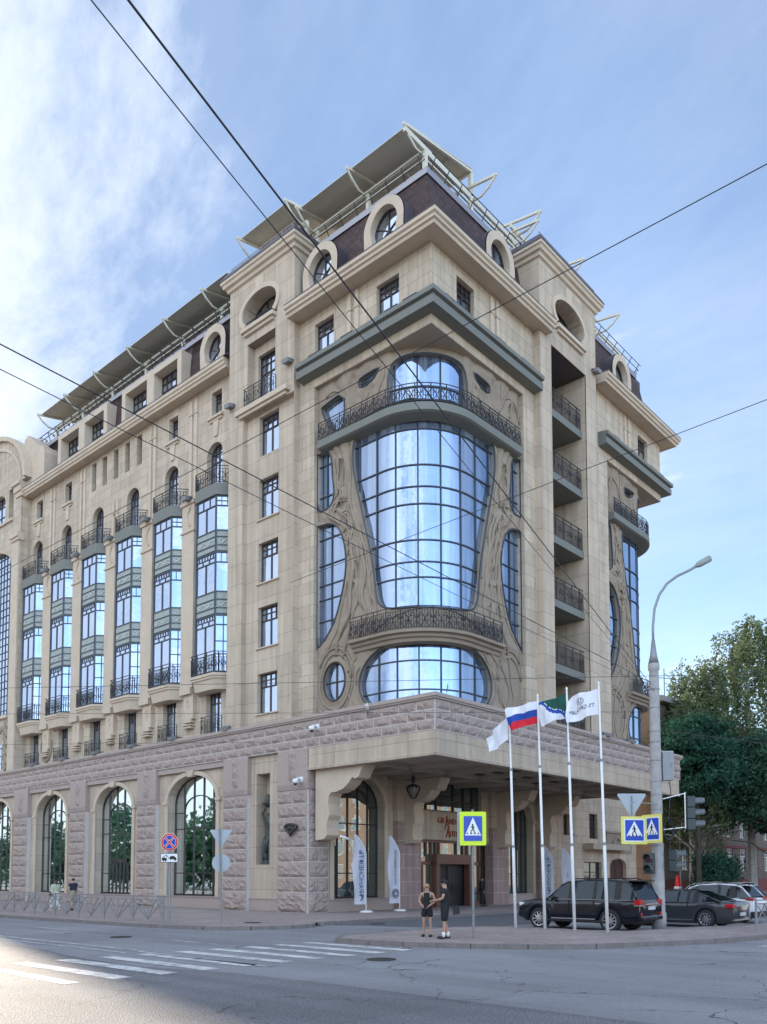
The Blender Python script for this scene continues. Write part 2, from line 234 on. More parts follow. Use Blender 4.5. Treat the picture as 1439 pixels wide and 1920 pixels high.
class MB:
    def __init__(s, T=None): s.v = []; s.f = []; s.T = T; s.mi = []; s.cur = 0; s.cuts = []
    def cut(s):
        if len(s.f) and (not s.cuts or s.cuts[-1] != len(s.f)): s.cuts.append(len(s.f))
        return s
    def add(s, vs, fs):
        n = len(s.v); s.v += [tuple(p) for p in vs]; s.f += [tuple(i+n for i in f) for f in fs]; s.mi += [s.cur]*len(fs); return s
    def quad(s, *p): return s.add(p, [tuple(range(len(p)))])
    def box(s, x0, x1, y0, y1, z0, z1):
        x0, x1 = min(x0, x1), max(x0, x1); y0, y1 = min(y0, y1), max(y0, y1); z0, z1 = min(z0, z1), max(z0, z1)
        return s.add([(x0, y0, z0), (x1, y0, z0), (x1, y1, z0), (x0, y1, z0), (x0, y0, z1), (x1, y0, z1), (x1, y1, z1), (x0, y1, z1)],
                     [(0, 3, 2, 1), (4, 5, 6, 7), (0, 1, 5, 4), (1, 2, 6, 5), (2, 3, 7, 6), (3, 0, 4, 7)])
    def fbox(s, F, u0, u1, z0, z1, d0, d1):
        ps = [F(u, z, d) for (u, z, d) in [(u0, z0, d0), (u1, z0, d0), (u1, z0, d1), (u0, z0, d1), (u0, z1, d0), (u1, z1, d0), (u1, z1, d1), (u0, z1, d1)]]
        return s.add(ps, [(0, 3, 2, 1), (4, 5, 6, 7), (0, 1, 5, 4), (1, 2, 6, 5), (2, 3, 7, 6), (3, 0, 4, 7)])
    def prism(s, poly, F, d0, d1):
        """poly of (u,z); F(u,z,d)"""
        n = len(poly); a = [F(u, z, d0) for u, z in poly]; b = [F(u, z, d1) for u, z in poly]
        fs = [tuple(range(n)), tuple(range(2*n-1, n-1, -1))]+[(i, i+n, (i+1) % n+n, (i+1) % n) for i in range(n)]
        return s.add(a+b, fs)
    def tube(s, pts, r, n=6, closed=False, r1=None):
        pts = [Vector(p) for p in pts]; m = len(pts); base = len(s.v); vs = []
        pu = None
        for i, p in enumerate(pts):
            if closed: t = pts[(i+1) % m]-pts[i-1]
            else: t = pts[min(i+1, m-1)]-pts[max(i-1, 0)]
            if t.length < 1e-9: t = Vector((0, 0, 1))
            t.normalize()
            if pu is None:
                ref = Vector((0, 0, 1)) if abs(t.z) < .9 else Vector((1, 0, 0)); u = t.cross(ref).normalized()
            else:
                u = pu-t*pu.dot(t)
                u = u.normalized() if u.length > 1e-6 else t.orthogonal().normalized()
            pu = u; v = t.cross(u)
            rr = r if r1 is None else r+(r1-r)*i/(m-1)
            if isinstance(r, (list, tuple)): rr = r[i]
            for k in range(n):
                a = 2*pi*k/n+pi/4; vs.append(p+u*(rr*cos(a))+v*(rr*sin(a)))
        fs = []
        for i in range(m if closed else m-1):
            j = (i+1) % m
            for k in range(n): fs.append((i*n+k, i*n+(k+1) % n, j*n+(k+1) % n, j*n+k))
        if not closed: fs += [tuple(range(n-1, -1, -1)), tuple((m-1)*n+k for k in range(n))]
        return s.add(vs, fs)
    def bar(s, a, b, r, n=4): return s.tube([a, b], r, n)
    def lathe(s, prof, c=(0, 0, 0), n=16):
        vs = [(c[0]+r*cos(2*pi*k/n), c[1]+r*sin(2*pi*k/n), c[2]+z) for r, z in prof for k in range(n)]
        m = len(prof); fs = [(i*n+k, i*n+(k+1) % n, (i+1)*n+(k+1) % n, (i+1)*n+k) for i in range(m-1) for k in range(n)]
        fs += [tuple(range(n-1, -1, -1)), tuple((m-1)*n+k for k in range(n))]
        return s.add(vs, fs)
    def ball(s, c, r, n=10, m=7):
        rx, ry, rz = r if isinstance(r, (tuple, list)) else (r, r, r)
        vs = [(c[0]+rx*sin(pi*i/m)*cos(2*pi*k/n), c[1]+ry*sin(pi*i/m)*sin(2*pi*k/n), c[2]-rz*cos(pi*i/m)) for i in range(m+1) for k in range(n)]
        return s.add(vs, [(i*n+k, i*n+(k+1) % n, (i+1)*n+(k+1) % n, (i+1)*n+k) for i in range(m) for k in range(n)])
    def grid(s, fn, nu, nv, keep=None):
        vs = [fn(i, j) for j in range(nv+1) for i in range(nu+1)]
        fs = [(j*(nu+1)+i, j*(nu+1)+i+1, (j+1)*(nu+1)+i+1, (j+1)*(nu+1)+i) for j in range(nv) for i in range(nu) if keep is None or keep[j][i]]
        return s.add(vs, fs)
    def build(s, name, m, parent=None, smooth=False, norm=True, bevel=0, **k):
        if s.cuts:      # one object per marked piece
            cs = [0]+[c for c in s.cuts if c < len(s.f)]+[len(s.f)]; out = None
            for a, b in zip(cs[:-1], cs[1:]):
                fs = s.f[a:b]; used = sorted({i for f in fs for i in f}); ix = {j: i for i, j in enumerate(used)}; q = MB(s.T); q.v = [s.v[i] for i in used]; q.f = [tuple(ix[i] for i in f) for f in fs]; q.mi = s.mi[a:b]
                r = q.build(name, m, parent, smooth, norm, bevel, **k); out = out or r
            return out
        me = bpy.data.meshes.new(name)
        v = [s.T(p) for p in s.v] if s.T else s.v
        me.from_pydata([tuple(p) for p in v], [], s.f); 
        ms = m if isinstance(m, (list, tuple)) else [m]
        for q in ms: me.materials.append(q)
        if len(ms) > 1: me.polygons.foreach_set('material_index', s.mi)
        if norm:
            bm = bmesh.new(); bm.from_mesh(me); bmesh.ops.recalc_face_normals(bm, faces=bm.faces); bm.to_mesh(me); bm.free()
        if smooth: me.polygons.foreach_set('use_smooth', [True]*len(me.polygons))
        me.update()
        o = bpy.data.objects.new(name, me); COL.objects.link(o)
        if parent is not None: o.parent = parent
        if bevel:
            b = o.modifiers.new('bevel', 'BEVEL'); b.width = bevel; b.segments = 2; b.limit_method = 'ANGLE'; b.angle_limit = radians(40)
        return tag(o, **k)

def FA(c): return lambda u, z, d=0: (c+d, u, z)
def FB(c): return lambda u, z, d=0: (u, c+d, z)

def arch_pts(a, b, zs, zc, n=12):
    """points of an elliptical arch head from (b,zs) over to (a,zs)"""
    c = (a+b)/2; r = (b-a)/2
    return [(c+r*cos(pi*i/n), zs+(zc-zs)*sin(pi*i/n)) for i in range(n+1)]

def wall(mb, F, u0, u1, z0, z1, holes=(), rev=.35, revT=None):
    """sheet with openings. hole = (a,b,c,d[,rise]) with reveals"""
    us = sorted({u0, u1, *[h[0] for h in holes], *[h[1] for h in holes]}); zs = sorted({z0, z1, *[h[2] for h in holes], *[h[3] for h in holes]})
    us = [u for u in us if u0 <= u <= u1]; zs = [z for z in zs if z0 <= z <= z1]
    for i in range(len(us)-1):
        for j in range(len(zs)-1):
            cu, cz = (us[i]+us[i+1])/2, (zs[j]+zs[j+1])/2
            if any(h[0] < cu < h[1] and h[2] < cz < h[3] for h in holes): continue
            mb.quad(F(us[i], zs[j], 0), F(us[i+1], zs[j], 0), F(us[i+1], zs[j+1], 0), F(us[i], zs[j+1], 0))
    for h in holes:
        a, b, c, d = h[:4]; rise = h[4] if len(h) > 4 else 0
        rv = h[5] if len(h) > 5 else rev
        if rise:
            ap = arch_pts(a, b, d-rise, d)
            m = len(ap)//2
            mb.quad(*[F(u, z, 0) for u, z in [(b, d)]+ap[:m+1]]); mb.quad(*[F(u, z, 0) for u, z in ap[m:]+[(a, d)]])
            loop = [(a, c), (b, c)]+ap
        else: loop = [(a, c), (b, c), (b, d), (a, d)]
        n = len(loop)
        for i in range(n):
            p, q = loop[i], loop[(i+1) % n]
            mb.quad(F(*p, 0), F(*q, 0), F(*q, rv), F(*p, rv))

def window(parent, F, a, b, c, d, depth=.3, style='T', rise=0, T=None, pane=None, fr=None, name='window', bw=.07):
    """frame part with a pane sub-part"""
    mb = MB(T); fr = fr or FRAME; pane = pane or GLW; d0, d1 = depth-.07, depth
    def B(u0, u1, z0, z1, e=0): mb.fbox(F, u0, u1, z0, z1, d0-e, d1)
    zt = d-rise
    B(a, a+bw, c, zt); B(b-bw, b, c, zt); B(a+bw, b-bw, c, c+bw)
    if rise:
        o = arch_pts(a, b, zt, d); i_ = arch_pts(a+bw, b-bw, zt, d-bw)
        for k in range(len(o)-1): mb.prism([o[k], o[k+1], i_[k+1], i_[k]], F, d0, d1)
    else: B(a+bw, b-bw, d-bw, d)
    W = b-a; H = d-c
    if style == 'T':
        zr = c+H*.66; B(a+bw, b-bw, zr, zr+bw*1.1)
        B((a+b)/2-bw*.6, (a+b)/2+bw*.6, c+bw, zr)
        n = max(3, round(W/.42))
        for k in range(1, n): u = a+W*k/n; B(u-.022, u+.022, zr+bw, d-bw if not rise else zt+rise*.8, .01)
        B(a+bw, b-bw, (zr+d)/2, (zr+d)/2+.045)
    elif style == 'grid':
        n = max(2, round(W/.55))
        for k in range(1, n): u = a+W*k/n; B(u-.03, u+.03, c+bw, d-bw if not rise else zt+rise*.85)
        m = max(2, round(H/.6))
        for k in range(1, m): z = c+H*k/m; B(a+bw, b-bw, z-.025, z+.025, .01)
    elif style == 'door':
        B((a+b)/2-bw*.7, (a+b)/2+bw*.7, c+bw, zt); B(a+bw, b-bw, c+H*.75, c+H*.75+.06, .01)
        for u in ((a*3+b)/4, (a+3*b)/4): B(u-.02, u+.02, c+H*.75, zt, .01)
    elif style == 'H':
        B((a+b)/2-.04, (a+b)/2+.04, c+bw, d-bw)
        for z in (c+H*.35, c+H*.7): B(a+bw, b-bw, z-.03, z+.03)
    o = mb.build(name, fr, parent)
    g = MB(T)
    if rise:
        pts = [(a, c), (b, c)]+arch_pts(a, b, zt, d); g.quad(*[F(u, z, depth-.025) for u, z in pts])
    else: g.quad(F(a, c, depth-.025), F(b, c, depth-.025), F(b, d, depth-.025), F(a, d, depth-.025))
    g.build('pane', pane, o, norm=False)
    return o

def rail(mb, pts, h=1.0, sp=.16, r=.014, deco=1, rt_=.025, zoff=.08):
    """railing along polyline pts (3D, base level): rails, balusters and scroll work"""
    pts = [Vector(p) for p in pts]
    L = [0]
    for i in range(len(pts)-1): L.append(L[-1]+(pts[i+1]-pts[i]).length)
    def at(s):
        for i in range(len(pts)-1):
            if s <= L[i+1]+1e-6:
                t = (s-L[i])/max(1e-6, L[i+1]-L[i]); return pts[i].lerp(pts[i+1], t)
        return pts[-1].copy()
    Z = Vector((0, 0, 1))
    mb.tube([p+Z*h for p in pts], rt_, 4); mb.tube([p+Z*zoff for p in pts], rt_*.8, 4); mb.tube([p+Z*(h*.84) for p in pts], r, 4)
    n = max(2, int(L[-1]/sp)); 
    for i in range(n+1):
        p = at(L[-1]*i/n); mb.tube([p+Z*zoff, p+Z*(h*.84 if i % 6 else h)], r if i % 6 else r*1.8, 4)
    if deco:
        m = max(1, int(L[-1]/(sp*6)))
        for k in range(m):
            s0 = L[-1]*(k+.5)/m; R_ = sp*1.35
            for q in (-1, 1):
                loop = []
                for t in range(13):
                    a = t/12*2*pi*1.15; rr = R_*(1-.045*t); loop.append(at(min(max(0, s0+q*(sp*1.2)+rr*cos(a)*q), L[-1]))+Z*(h*.45+rr*sin(a)))
                mb.tube(loop, r*1.1, 4)
            if deco > 1:
                w2 = L[-1]/m
                mb.tube([at(min(max(0, s0-w2/2+w2*t/8), L[-1]))+Z*(h*(.42+.3*sin(t/8*2*pi+k*pi))) for t in range(9)], r*1.3, 4)
                mb.tube([at(min(max(0, s0-w2/2+w2*t/8), L[-1]))+Z*(h*(.42-.3*sin(t/8*2*pi+k*pi))) for t in range(9)], r*1.3, 4)

def strip(mb, prof, path):
    """sweep: path(o) -> list of (x,y) at outward offset o; prof list of (o,z)"""
    rows = [[(x, y, z) for x, y in path(o)] for o, z in prof]; n = len(rows[0]); m = len(rows)
    mb.add([p for r_ in rows for p in r_], [(i*n+k, i*n+k+1, ((i+1) % m)*n+k+1, ((i+1) % m)*n+k) for i in range(m) for k in range(n-1)]+[tuple(i*n for i in range(m)), tuple(i*n+n-1 for i in range(m-1, -1, -1))])
def cornerpath(yA, xB): return lambda o: [(-o, yA), (-o, -o), (xB, -o)]

def noise2(x, y, s=0):
    return (sin(x*1.7+s)*cos(y*2.3-s*1.3)+sin(x*3.9+y*2.1+s*2.1)*.5+cos(y*5.3-x*4.1+s)*.3)/1.8
def rock(mb, F, u0, u1, z0, z1, amp=.09, g=.025, nu=5, nz=4):
    """a pitch-faced block: flat edges, broken rock face in relief (outward = -d)"""
    u0 += g; u1 -= g; z0 += g; z1 -= g
    if u1-u0 < .05: return
    nu = max(3, min(9, int((u1-u0)/.16))); nz = max(3, min(8, int((z1-z0)/.14)))
    def fn(i, j):
        e = 0 if i in (0, nu) or j in (0, nz) else 1
        h = e*(amp*(.45+random.random()*.85))
        ju = e*random.uniform(-.3, .3)/nu*(u1-u0); jz = e*random.uniform(-.3, .3)/nz*(z1-z0)
        return F(u0+(u1-u0)*i/nu+ju, z0+(z1-z0)*j/nz+jz, -h-.012)
    mb.grid(fn, nu, nz)

# ================================================================== HOTEL
HOT = empty('grand_hotel', (0, 0, 0), label='large beige stone corner hotel with curved glass bay, dark mansard roof and granite base', cat='hotel')
XE = 26.6
MIR = lambda p: (XE-p[0], p[1], p[2])
W5 = .5                 # corner block wall plane
XR, RR = .85, 3.2       # cast stone panel: plane and corner radius
HC_ = RR*pi/4
def PS(s, z, d=0, xr=XR, R=RR):
    h = R*pi/4
    if s < -h: return (xr+d, xr+R-s-h, z)
    if s > h: return (xr+R+s-h, xr+d, z)
    a = radians(225)+s/R; q = R-d
    return (xr+R+q*cos(a), xr+R+q*sin(a), z)
S0 = .1
def sym(l, top=None, bot=None):
    """closed outline from half-width list [(z,hw)...] going down"""
    return [(S0-hw, z) for z, hw in l]+[(S0+hw, z) for z, hw in reversed(l)]
def smooth_loop(p, n=3):
    for _ in range(n):
        q = []
        for i in range(len(p)):
            a, b = p[i], p[(i+1) % len(p)]
            q += [(a[0]*.75+b[0]*.25, a[1]*.75+b[1]*.25), (a[0]*.25+b[0]*.75, a[1]*.25+b[1]*.75)]
        p = q
    return p
O_MAIN = smooth_loop(sym([(25.2, 4.0), (24.4, 4.28), (23.4, 4.5), (22.2, 4.32), (20.6, 3.87), (19.2, 3.5), (17.8, 3.15), (16.6, 2.93), (15.7, 2.85), (15.1, 2.55), (14.83, 1.9), (14.8, 1.0)]), 2)
O_UP = smooth_loop(sym([(27.47, .5), (27.42, 1.35), (27.15, 1.9), (26.5, 2.08), (25.7, 2.08), (25.1, 2.0), (24.75, 1.7), (24.6, 1.0)]), 2)
O_LOW = smooth_loop(sym([(13.25, .6), (13.18, 1.7), (12.95, 2.75), (12.5, 3.5), (11.8, 3.95), (11.1, 3.97), (10.5, 3.65), (10.2, 3.0), (10.1, 1.5)]), 2)
O_RND = [(-5.62+.78*cos(2*pi*i/28), 11.85+1.0*sin(2*pi*i/28)) for i in range(28)]
LU = [(-7.0, 24.25), (-6.2, 24.25), (-5.86, 23.85), (-5.8, 22.8), (-5.65, 21.8), (-5.8, 21.25), (-6.2, 21.08), (-7.0, 21.1)]
LL = [(-7.0, 20.35), (-5.95, 20.3), (-5.35, 19.9), (-4.97, 19.15), (-4.78, 18.2), (-4.82, 17.3), (-5.12, 16.15), (-5.5, 15.15), (-6.0, 14.45), (-6.5, 14.0), (-7.0, 13.7)]
mir = lambda l: [(2*S0-s, z) for s, z in reversed(l)]
def cap(l, a): return [(max(-6.93, min(6.93, s)), z) for s, z in l]
def sm_open(l):   # smooth all but the two edge corners
    e0, e1 = l[0], l[-1]; return cap([e0]+smooth_loop(l, 2)[2:-2]+[e1], 0)
O_LU, O_LL = sm_open(LU), sm_open(LL); O_RU, O_RL = sm_open(mir(LU)), sm_open(mir(LL))
O_LOBE = smooth_loop([(-6.62, 26.65), (-6.55, 26.75), (-4.93, 27.0), (-4.92, 25.4), (-5.2, 25.0), (-5.7, 25.15), (-6.25, 25.8)], 1)
O_SM1 = smooth_loop([(-3.95, 27.1), (-3.7, 27.25), (-2.45, 27.3), (-2.65, 27.0), (-3.1, 26.72), (-3.85, 26.7)], 1)
O_SM2 = [(2*S0-s, z) for s, z in O_SM1]

def inside(poly, X, Y):
    r = np.zeros(X.shape, bool); n = len(poly)
    for i in range(n):
        x0, y0 = poly[i]; x1, y1 = poly[(i+1) % n]
        c = ((y0 > Y) != (y1 > Y))
        with np.errstate(divide='ignore', invalid='ignore'): xi = (x1-x0)*(Y-y0)/(y1-y0+1e-12)+x0
        r ^= c & (X < xi)
    return r
def distpoly(poly, X, Y, closed=True):
    d = np.full(X.shape, 9.); n = len(poly)
    for i in range(n if closed else n-1):
        x0, y0 = poly[i]; x1, y1 = poly[(i+1) % n]; dx, dy = x1-x0, y1-y0
        t = np.clip(((X-x0)*dx+(Y-y0)*dy)/(dx*dx+dy*dy+1e-12), 0, 1)
        d = np.minimum(d, np.hypot(X-x0-t*dx, Y-y0-t*dy))
    return d
def edge_at(outl, Z, side):
    """s of the outline at height z on the given side, nan where absent"""
    o = np.full(Z.shape, np.nan)
    n = len(outl)
    for i in range(n):
        x0, y0 = outl[i]; x1, y1 = outl[(i+1) % n]
        if abs(y1-y0) < 1e-9: continue
        m = (Z >= min(y0, y1)) & (Z <= max(y0, y1)); x = x0+(x1-x0)*(Z-y0)/(y1-y0)
        o = np.where(m & (np.isnan(o) | ((x < o) if side < 0 else (x > o))), x, o)
    return o
def corner_bay(T, second=False):
    holes = [O_MAIN, O_UP, O_LOW, O_LU, O_LL, O_RU, O_RL, O_SM1, O_SM2]+([] if second else [O_LOBE, O_RND])
    s0, s1, z0, z1 = -6.95, 6.95, 10.0, 27.9
    if second: s0 = -1.5
    st = .07; nu = int((s1-s0)/st); nz = int((z1-z0)/st)
    s = np.linspace(s0, s1, nu+1); z = np.linspace(z0, z1, nz+1); S_, Z_ = np.meshgrid(s, z)
    # flow coordinate across each trunk (left and right strands)
    H = np.zeros(S_.shape)
    Le = np.full(Z_.shape, -6.95)
    for o in (O_LU, O_LL): e = edge_at(o, Z_, 1); Le = np.where(np.isnan(e), Le, e)
    # soften the trunk's outer edge so strands flow through the gap between the side openings
    zz = z; le = Le[:, 0].copy(); k = np.ones(15)/15; le = np.convolve(np.pad(le, 7, 'edge'), k, 'valid'); Le = np.repeat(le[:, None], nu+1, 1)
    me = edge_at(O_MAIN, Z_, -1)[:, 0]; lo = edge_at(O_LOW, Z_, -1)[:, 0]; upx = edge_at(O_UP, Z_, -1)[:, 0]
    re = np.where(~np.isnan(me), me, np.where(~np.isnan(lo), lo, np.where(~np.isnan(upx), upx, -2.2)))
    re = np.convolve(np.pad(re, 9, 'edge'), np.ones(19)/19, 'valid'); Re = np.repeat(re[:, None], nu+1, 1)
    for side in (-1, 1):
        SS = S_ if side < 0 else 2*S0-S_
        t = (SS-Le)/(Re-Le); m = (t > -.05) & (t < 1.05)
        wob = .10*np.sin(Z_*.9+side)+.06*np.sin(Z_*2.3+t*3)+.03*np.sin(Z_*4.7+side*2)
        ph = (t+wob*np.sin(np.clip(t, 0, 1)*pi))*2*pi
        a = np.abs(np.sin(ph*1.75+.5*np.sin(Z_*.55+side*2)))
        b = np.abs(np.sin(ph*3.1+1.0*np.sin(Z_*.8)+1))
        r = .20*a**.45+.04*b**.45
        fade = np.clip(1-np.abs(t-.5)*1.2, .25, 1)
        H += np.where(m, r*fade, 0)
        # knots and loops
        for (cs, cz, rs, rz, amp) in [(-5.05, 22.6, .26, .9, .12), (-4.75, 19.6, .30, .8, .12), (-3.9, 17.2, .18, .55, .09), (-5.0, 21.0, .5, .28, .1), (-5.62, 11.85, 1.15, 1.55, .14), (-5.62, 11.85, 1.5, 1.95, .08), (-6.0, 26.2, .55, .9, .08), (-3.3, 26.2, .5, .7, .08), (-4.3, 26.6, .3, 1.1, .07), (-5.8, 25.6, .35, .8, .06)]:
            q = np.sqrt(((SS-cs)/rs)**2+((Z_-cz)/rz)**2); H = np.where(q < 1.25, H*np.clip((q-.9)*3, .0, 1)+1.35*amp*np.exp(-((q-1)/.13)**2), H)
    for o in holes:
        dd = distpoly(o, S_, Z_); k_ = np.clip(dd/.28, 0, 1)**1.5; k_[inside(o, S_, Z_)] = 0; H = H*k_+.09*(1-k_)
    H += .012*np.sin(S_*9+Z_*5)*np.sin(Z_*7-S_*4)
    cs_ = (S_[:-1, :-1]+S_[1:, 1:])/2; cz_ = (Z_[:-1, :-1]+Z_[1:, 1:])/2
    keep = np.ones(cs_.shape, bool)
    for o in holes: keep &= ~inside(o, cs_, cz_)
    mb = MB(T); mb.grid(lambda i, j: PS(float(s[i]), float(z[j]), -float(H[j, i])), nu, nz, keep)
    mb.build('cast_stone_panel', CAST, HOT, smooth=True, norm=False)
    # raised strands flowing down the two trunks, and the loops between them
    fl = lambda arr, zq: float(np.interp(zq, z, arr))
    Hs = lambda sq, zq: float(H[min(nz, max(0, int(round((zq-z0)/(z1-z0)*nz)))), min(nu, max(0, int(round((sq-s0)/(s1-s0)*nu))))])
    mb = MB(T)
    def strand(t0, za, zb, r, am, fr, ph, sd):
        pts = []; rs = []; n_ = max(8, int((za-zb)/.22))
        for i in range(n_+1):
            zq = za+(zb-za)*i/n_; L_, R_ = fl(le, zq), fl(re, zq); tt = t0+am*sin(zq*fr+ph)+.03*sin(zq*2.9+ph*2); sq = L_+(R_-L_)*min(.93, max(.07, tt))
            if sd > 0: sq = 2*S0-sq
            if sq < s0+.1: continue
            if any(inside(o, np.array([sq]), np.array([zq]))[0] or distpoly(o, np.array([sq]), np.array([zq]))[0] < .16 for o in holes):
                if len(pts) > 3: mb.tube(pts, rs, 6)
                pts = []; rs = []; continue
            pts.append(PS(sq, zq, -Hs(sq, zq)-.02)); rs.append(r*(.35+.65*sin(pi*min(1, max(0, i/n_)))))
        if len(pts) > 3: mb.tube(pts, rs, 6)
    for sd in ((-1, 1) if not second else (1,)):
        k_ = 0
        for t0, za, zb, r, am, fr in ((.14, 24.0, 12.9, .07, .05, .7), (.27, 23.6, 10.3, .11, .07, .45), (.40, 24.1, 15.2, .075, .09, .8), (.50, 21.5, 10.3, .10, .06, .6), (.71, 22.8, 10.2, .09, .06, .5), (.81, 24.1, 14.2, .075, .05, .9), (.90, 20.6, 10.3, .07, .03, .7), (.3, 27.7, 25.0, .07, .12, 1.0), (.55, 27.7, 25.0, .08, .15, .9), (.75, 27.7, 24.9, .07, .10, 1.2), (.88, 27.7, 25.6, .07, .06, 1.0)):
            strand(t0, za, zb, r, am, fr, k_*1.3+sd, sd); k_ += 1
        for cs, cz, rs_, rz_, r in ((-5.1, 22.6, .24, .85, .06), (-4.72, 19.5, .27, .75, .07), (-4.72, 19.5, .5, 1.1, .06), (-4.0, 17.2, .2, .6, .05), (-5.62, 11.85, 1.12, 1.45, .07), (-5.62, 11.85, 1.32, 1.75, .055), (-5.2, 21.0, .55, .22, .05), (-5.75, 25.9, .95, 1.35, .05)):
            lp = []
            for i in range(25):
                a = 2*pi*i/24; sq = cs+rs_*cos(a)+.04*sin(3*a); zq = cz+rz_*sin(a)
                if sd > 0: sq = 2*S0-sq
                ok = s0+.1 < sq < s1-.05 and zq > 10.05 and zq < 27.8 and not any(inside(o, np.array([sq]), np.array([zq]))[0] or distpoly(o, np.array([sq]), np.array([zq]))[0] < .12 for o in holes)
                if ok: lp.append(PS(sq, zq, -Hs(sq, zq)-.02))
                else:
                    if len(lp) > 3: mb.tube(lp, r, 6)
                    lp = []
            if len(lp) > 3: mb.tube(lp, r, 6)
    mb.build('cast_stone_strands', CAST, HOT, smooth=True, norm=False)
    # windows: frame + glass
    rows_main = [16.35, 17.12, 18.2, 20.0, 20.87, 21.96, 23.77]
    cols = [S0+k*1.17 for k in (-3.5, -2.5, -1.5, -.5, .5, 1.5, 2.5, 3.5)]
    def curved(o, rows, cols_, nm, gl, bar_=.035):
        mb = MB(T); rb = MB(T); n = len(o)
        if second: 
            if max(q[0] for q in o) < s0+.3: return
        clip = (lambda u: max(u, s0)) if second else (lambda u: u)
        for i in range(n):      # reveal ribbon
            a, b = o[i], o[(i+1) % n]
            if abs(abs(a[0])-6.93) < .02 and abs(abs(b[0])-6.93) < .02: continue
            a = (clip(a[0]), a[1]); b = (clip(b[0]), b[1])
            rb.quad(PS(*a, -.11), PS(*b, -.11), PS(*b, .16), PS(*a, .16))
        mb.tube([PS(clip(p[0]), p[1], -.10) for p in o], .05, 5, closed=True)
        for zr in rows:
            l = edge_at(o, np.array([zr]), -1)[0]; r = edge_at(o, np.array([zr]), 1)[0]
            if np.isnan(l): continue
            l = clip(l); k = max(2, int((r-l)/.3)); mb.tube([PS(l+(r-l)*i/k, zr, .09) for i in range(k+1)], bar_, 4)
        P = [(q[1], q[0]) for q in o]
        for u in cols_:
            l = edge_at(P, np.array([u]), -1)[0]; r = edge_at(P, np.array([u]), 1)[0]
            if np.isnan(l) or u < s0: continue
            mb.tube([PS(u, l, .09), PS(u, r, .09)], bar_, 4)
        f = mb.build(nm, FRAMEG if nm != 'round_window' else FRAME, HOT, norm=False); rb.build('reveal', CAST, f, norm=False)
        g = MB(T); us = [clip(p[0]) for p in o]; zs = [p[1] for p in o]; l, r = min(us)-.1, max(us)+.1; b_, t_ = min(zs)-.08, max(zs)+.08
        k = max(2, int((r-l)/.18)); g.grid(lambda i, j: PS(l+(r-l)*i/k, b_+(t_-b_)*j, .13), k, 1)
        g.build('glass', gl, f, smooth=True, norm=False)
    curved(O_MAIN, rows_main, cols, 'curved_window', GLB, .038)
    curved(O_UP, [25.9], [S0+k*1.2 for k in (-1.5, -.5, .5, 1.5)], 'curved_window', GLB, .038)
    curved(O_LOW, [10.85, 12.27], [S0+k*1.12 for k in (-2.5, -1.5, -.5, .5, 1.5, 2.5)], 'curved_window', GLB, .038)
    curved(O_LU, [21.9, 23.6], [-6.35], 'side_window', GLB); curved(O_LL, [15.2, 16.35, 17.12, 18.2, 19.6], [-6.0], 'side_window', GLB)
    curved(O_RU, [21.9, 23.6], [6.5], 'side_window', GLB); curved(O_RL, [15.2, 16.35, 17.12, 18.2, 19.6], [6.1], 'side_window', GLB)
    curved(O_SM1, [27.0], [], 'side_window', GLB); curved(O_SM2, [27.0], [], 'side_window', GLB)
    if not second:
        curved(O_LOBE, [], [], 'side_window', GLB); curved(O_RND, [11.85], [-5.62], 'round_window', GLB)
    # curved balconies
    q = lambda s, z, d=0: PS(s, z, d, .3, 3.3)
    a0 = -7.0 if not second else -2
    def band(prof, l, r, nm, m):
        mb = MB(T); k = 48; n = len(prof)
        vs = [q(l+(r-l)*i/k, z, -o) for o, z in prof for i in range(k+1)]
        mb.add(vs, [(a*(k+1)+i, a*(k+1)+i+1, ((a+1) % n)*(k+1)+i+1, ((a+1) % n)*(k+1)+i) for a in range(n) for i in range(k)]+[tuple(a*(k+1) for a in range(n)), tuple(a*(k+1)+k for a in range(n-1, -1, -1))])
        return mb.build(nm, m, HOT)
    b1 = band([(-.75, 24.1), (-.12, 24.22), (0, 24.28), (0, 24.66), (-.75, 24.7)], a0, 7.0, 'curved_balcony', GREEN)
    mb = MB(T); rail(mb, [q(a0+.02+(6.9-a0)*i/40, 24.68, .06) for i in range(41)], .95, .13, .016, 2); mb.build('balcony_railing', IRON, b1)
    e = 4.75
    l_ = S0-e if not second else -2
    b2 = band([(-.7, 13.0), (-.3, 13.05), (-.25, 13.2), (-.12, 13.25), (-.1, 13.38), (.1, 13.42), (.12, 13.55), (-.7, 13.6)], l_, S0+e+.25, 'curved_balcony', CAST)
    mb = MB(T); pts = [q(l_+.1+(S0+e-l_-.1)*i/40, 13.56, -.04) for i in range(41)]; rail(mb, pts, 1.1, .13, .016, 2)
    mb.tube([q(S0-3+6*i/16, 13.7+.85*sin(pi*i/16), -.1) for i in range(17)] if not second else [q(-.5, 13.7, 0), q(.5, 13.9, 0)], .03, 4); mb.build('balcony_railing', IRON, b2)

def ornament(mb, F, u0, u1, z0, z1, d=-.03):
    n = max(1, round((u1-u0)/.7)); 
    for k in range(n):
        c = u0+(u1-u0)*(k+.5)/n; w_ = (u1-u0)/n; h = z1-z0
        mb.tube([F(c-w_*.42+w_*.84*t/9, z0+h*(.5+.26*sin(t/9*2*pi)), d) for t in range(10)], .03, 4)
        mb.tube([F(c+w_*.2+h*.18*cos(t/7*5), z0+h*.5+h*.18*sin(t/7*5), d) for t in range(8)], .028, 4)

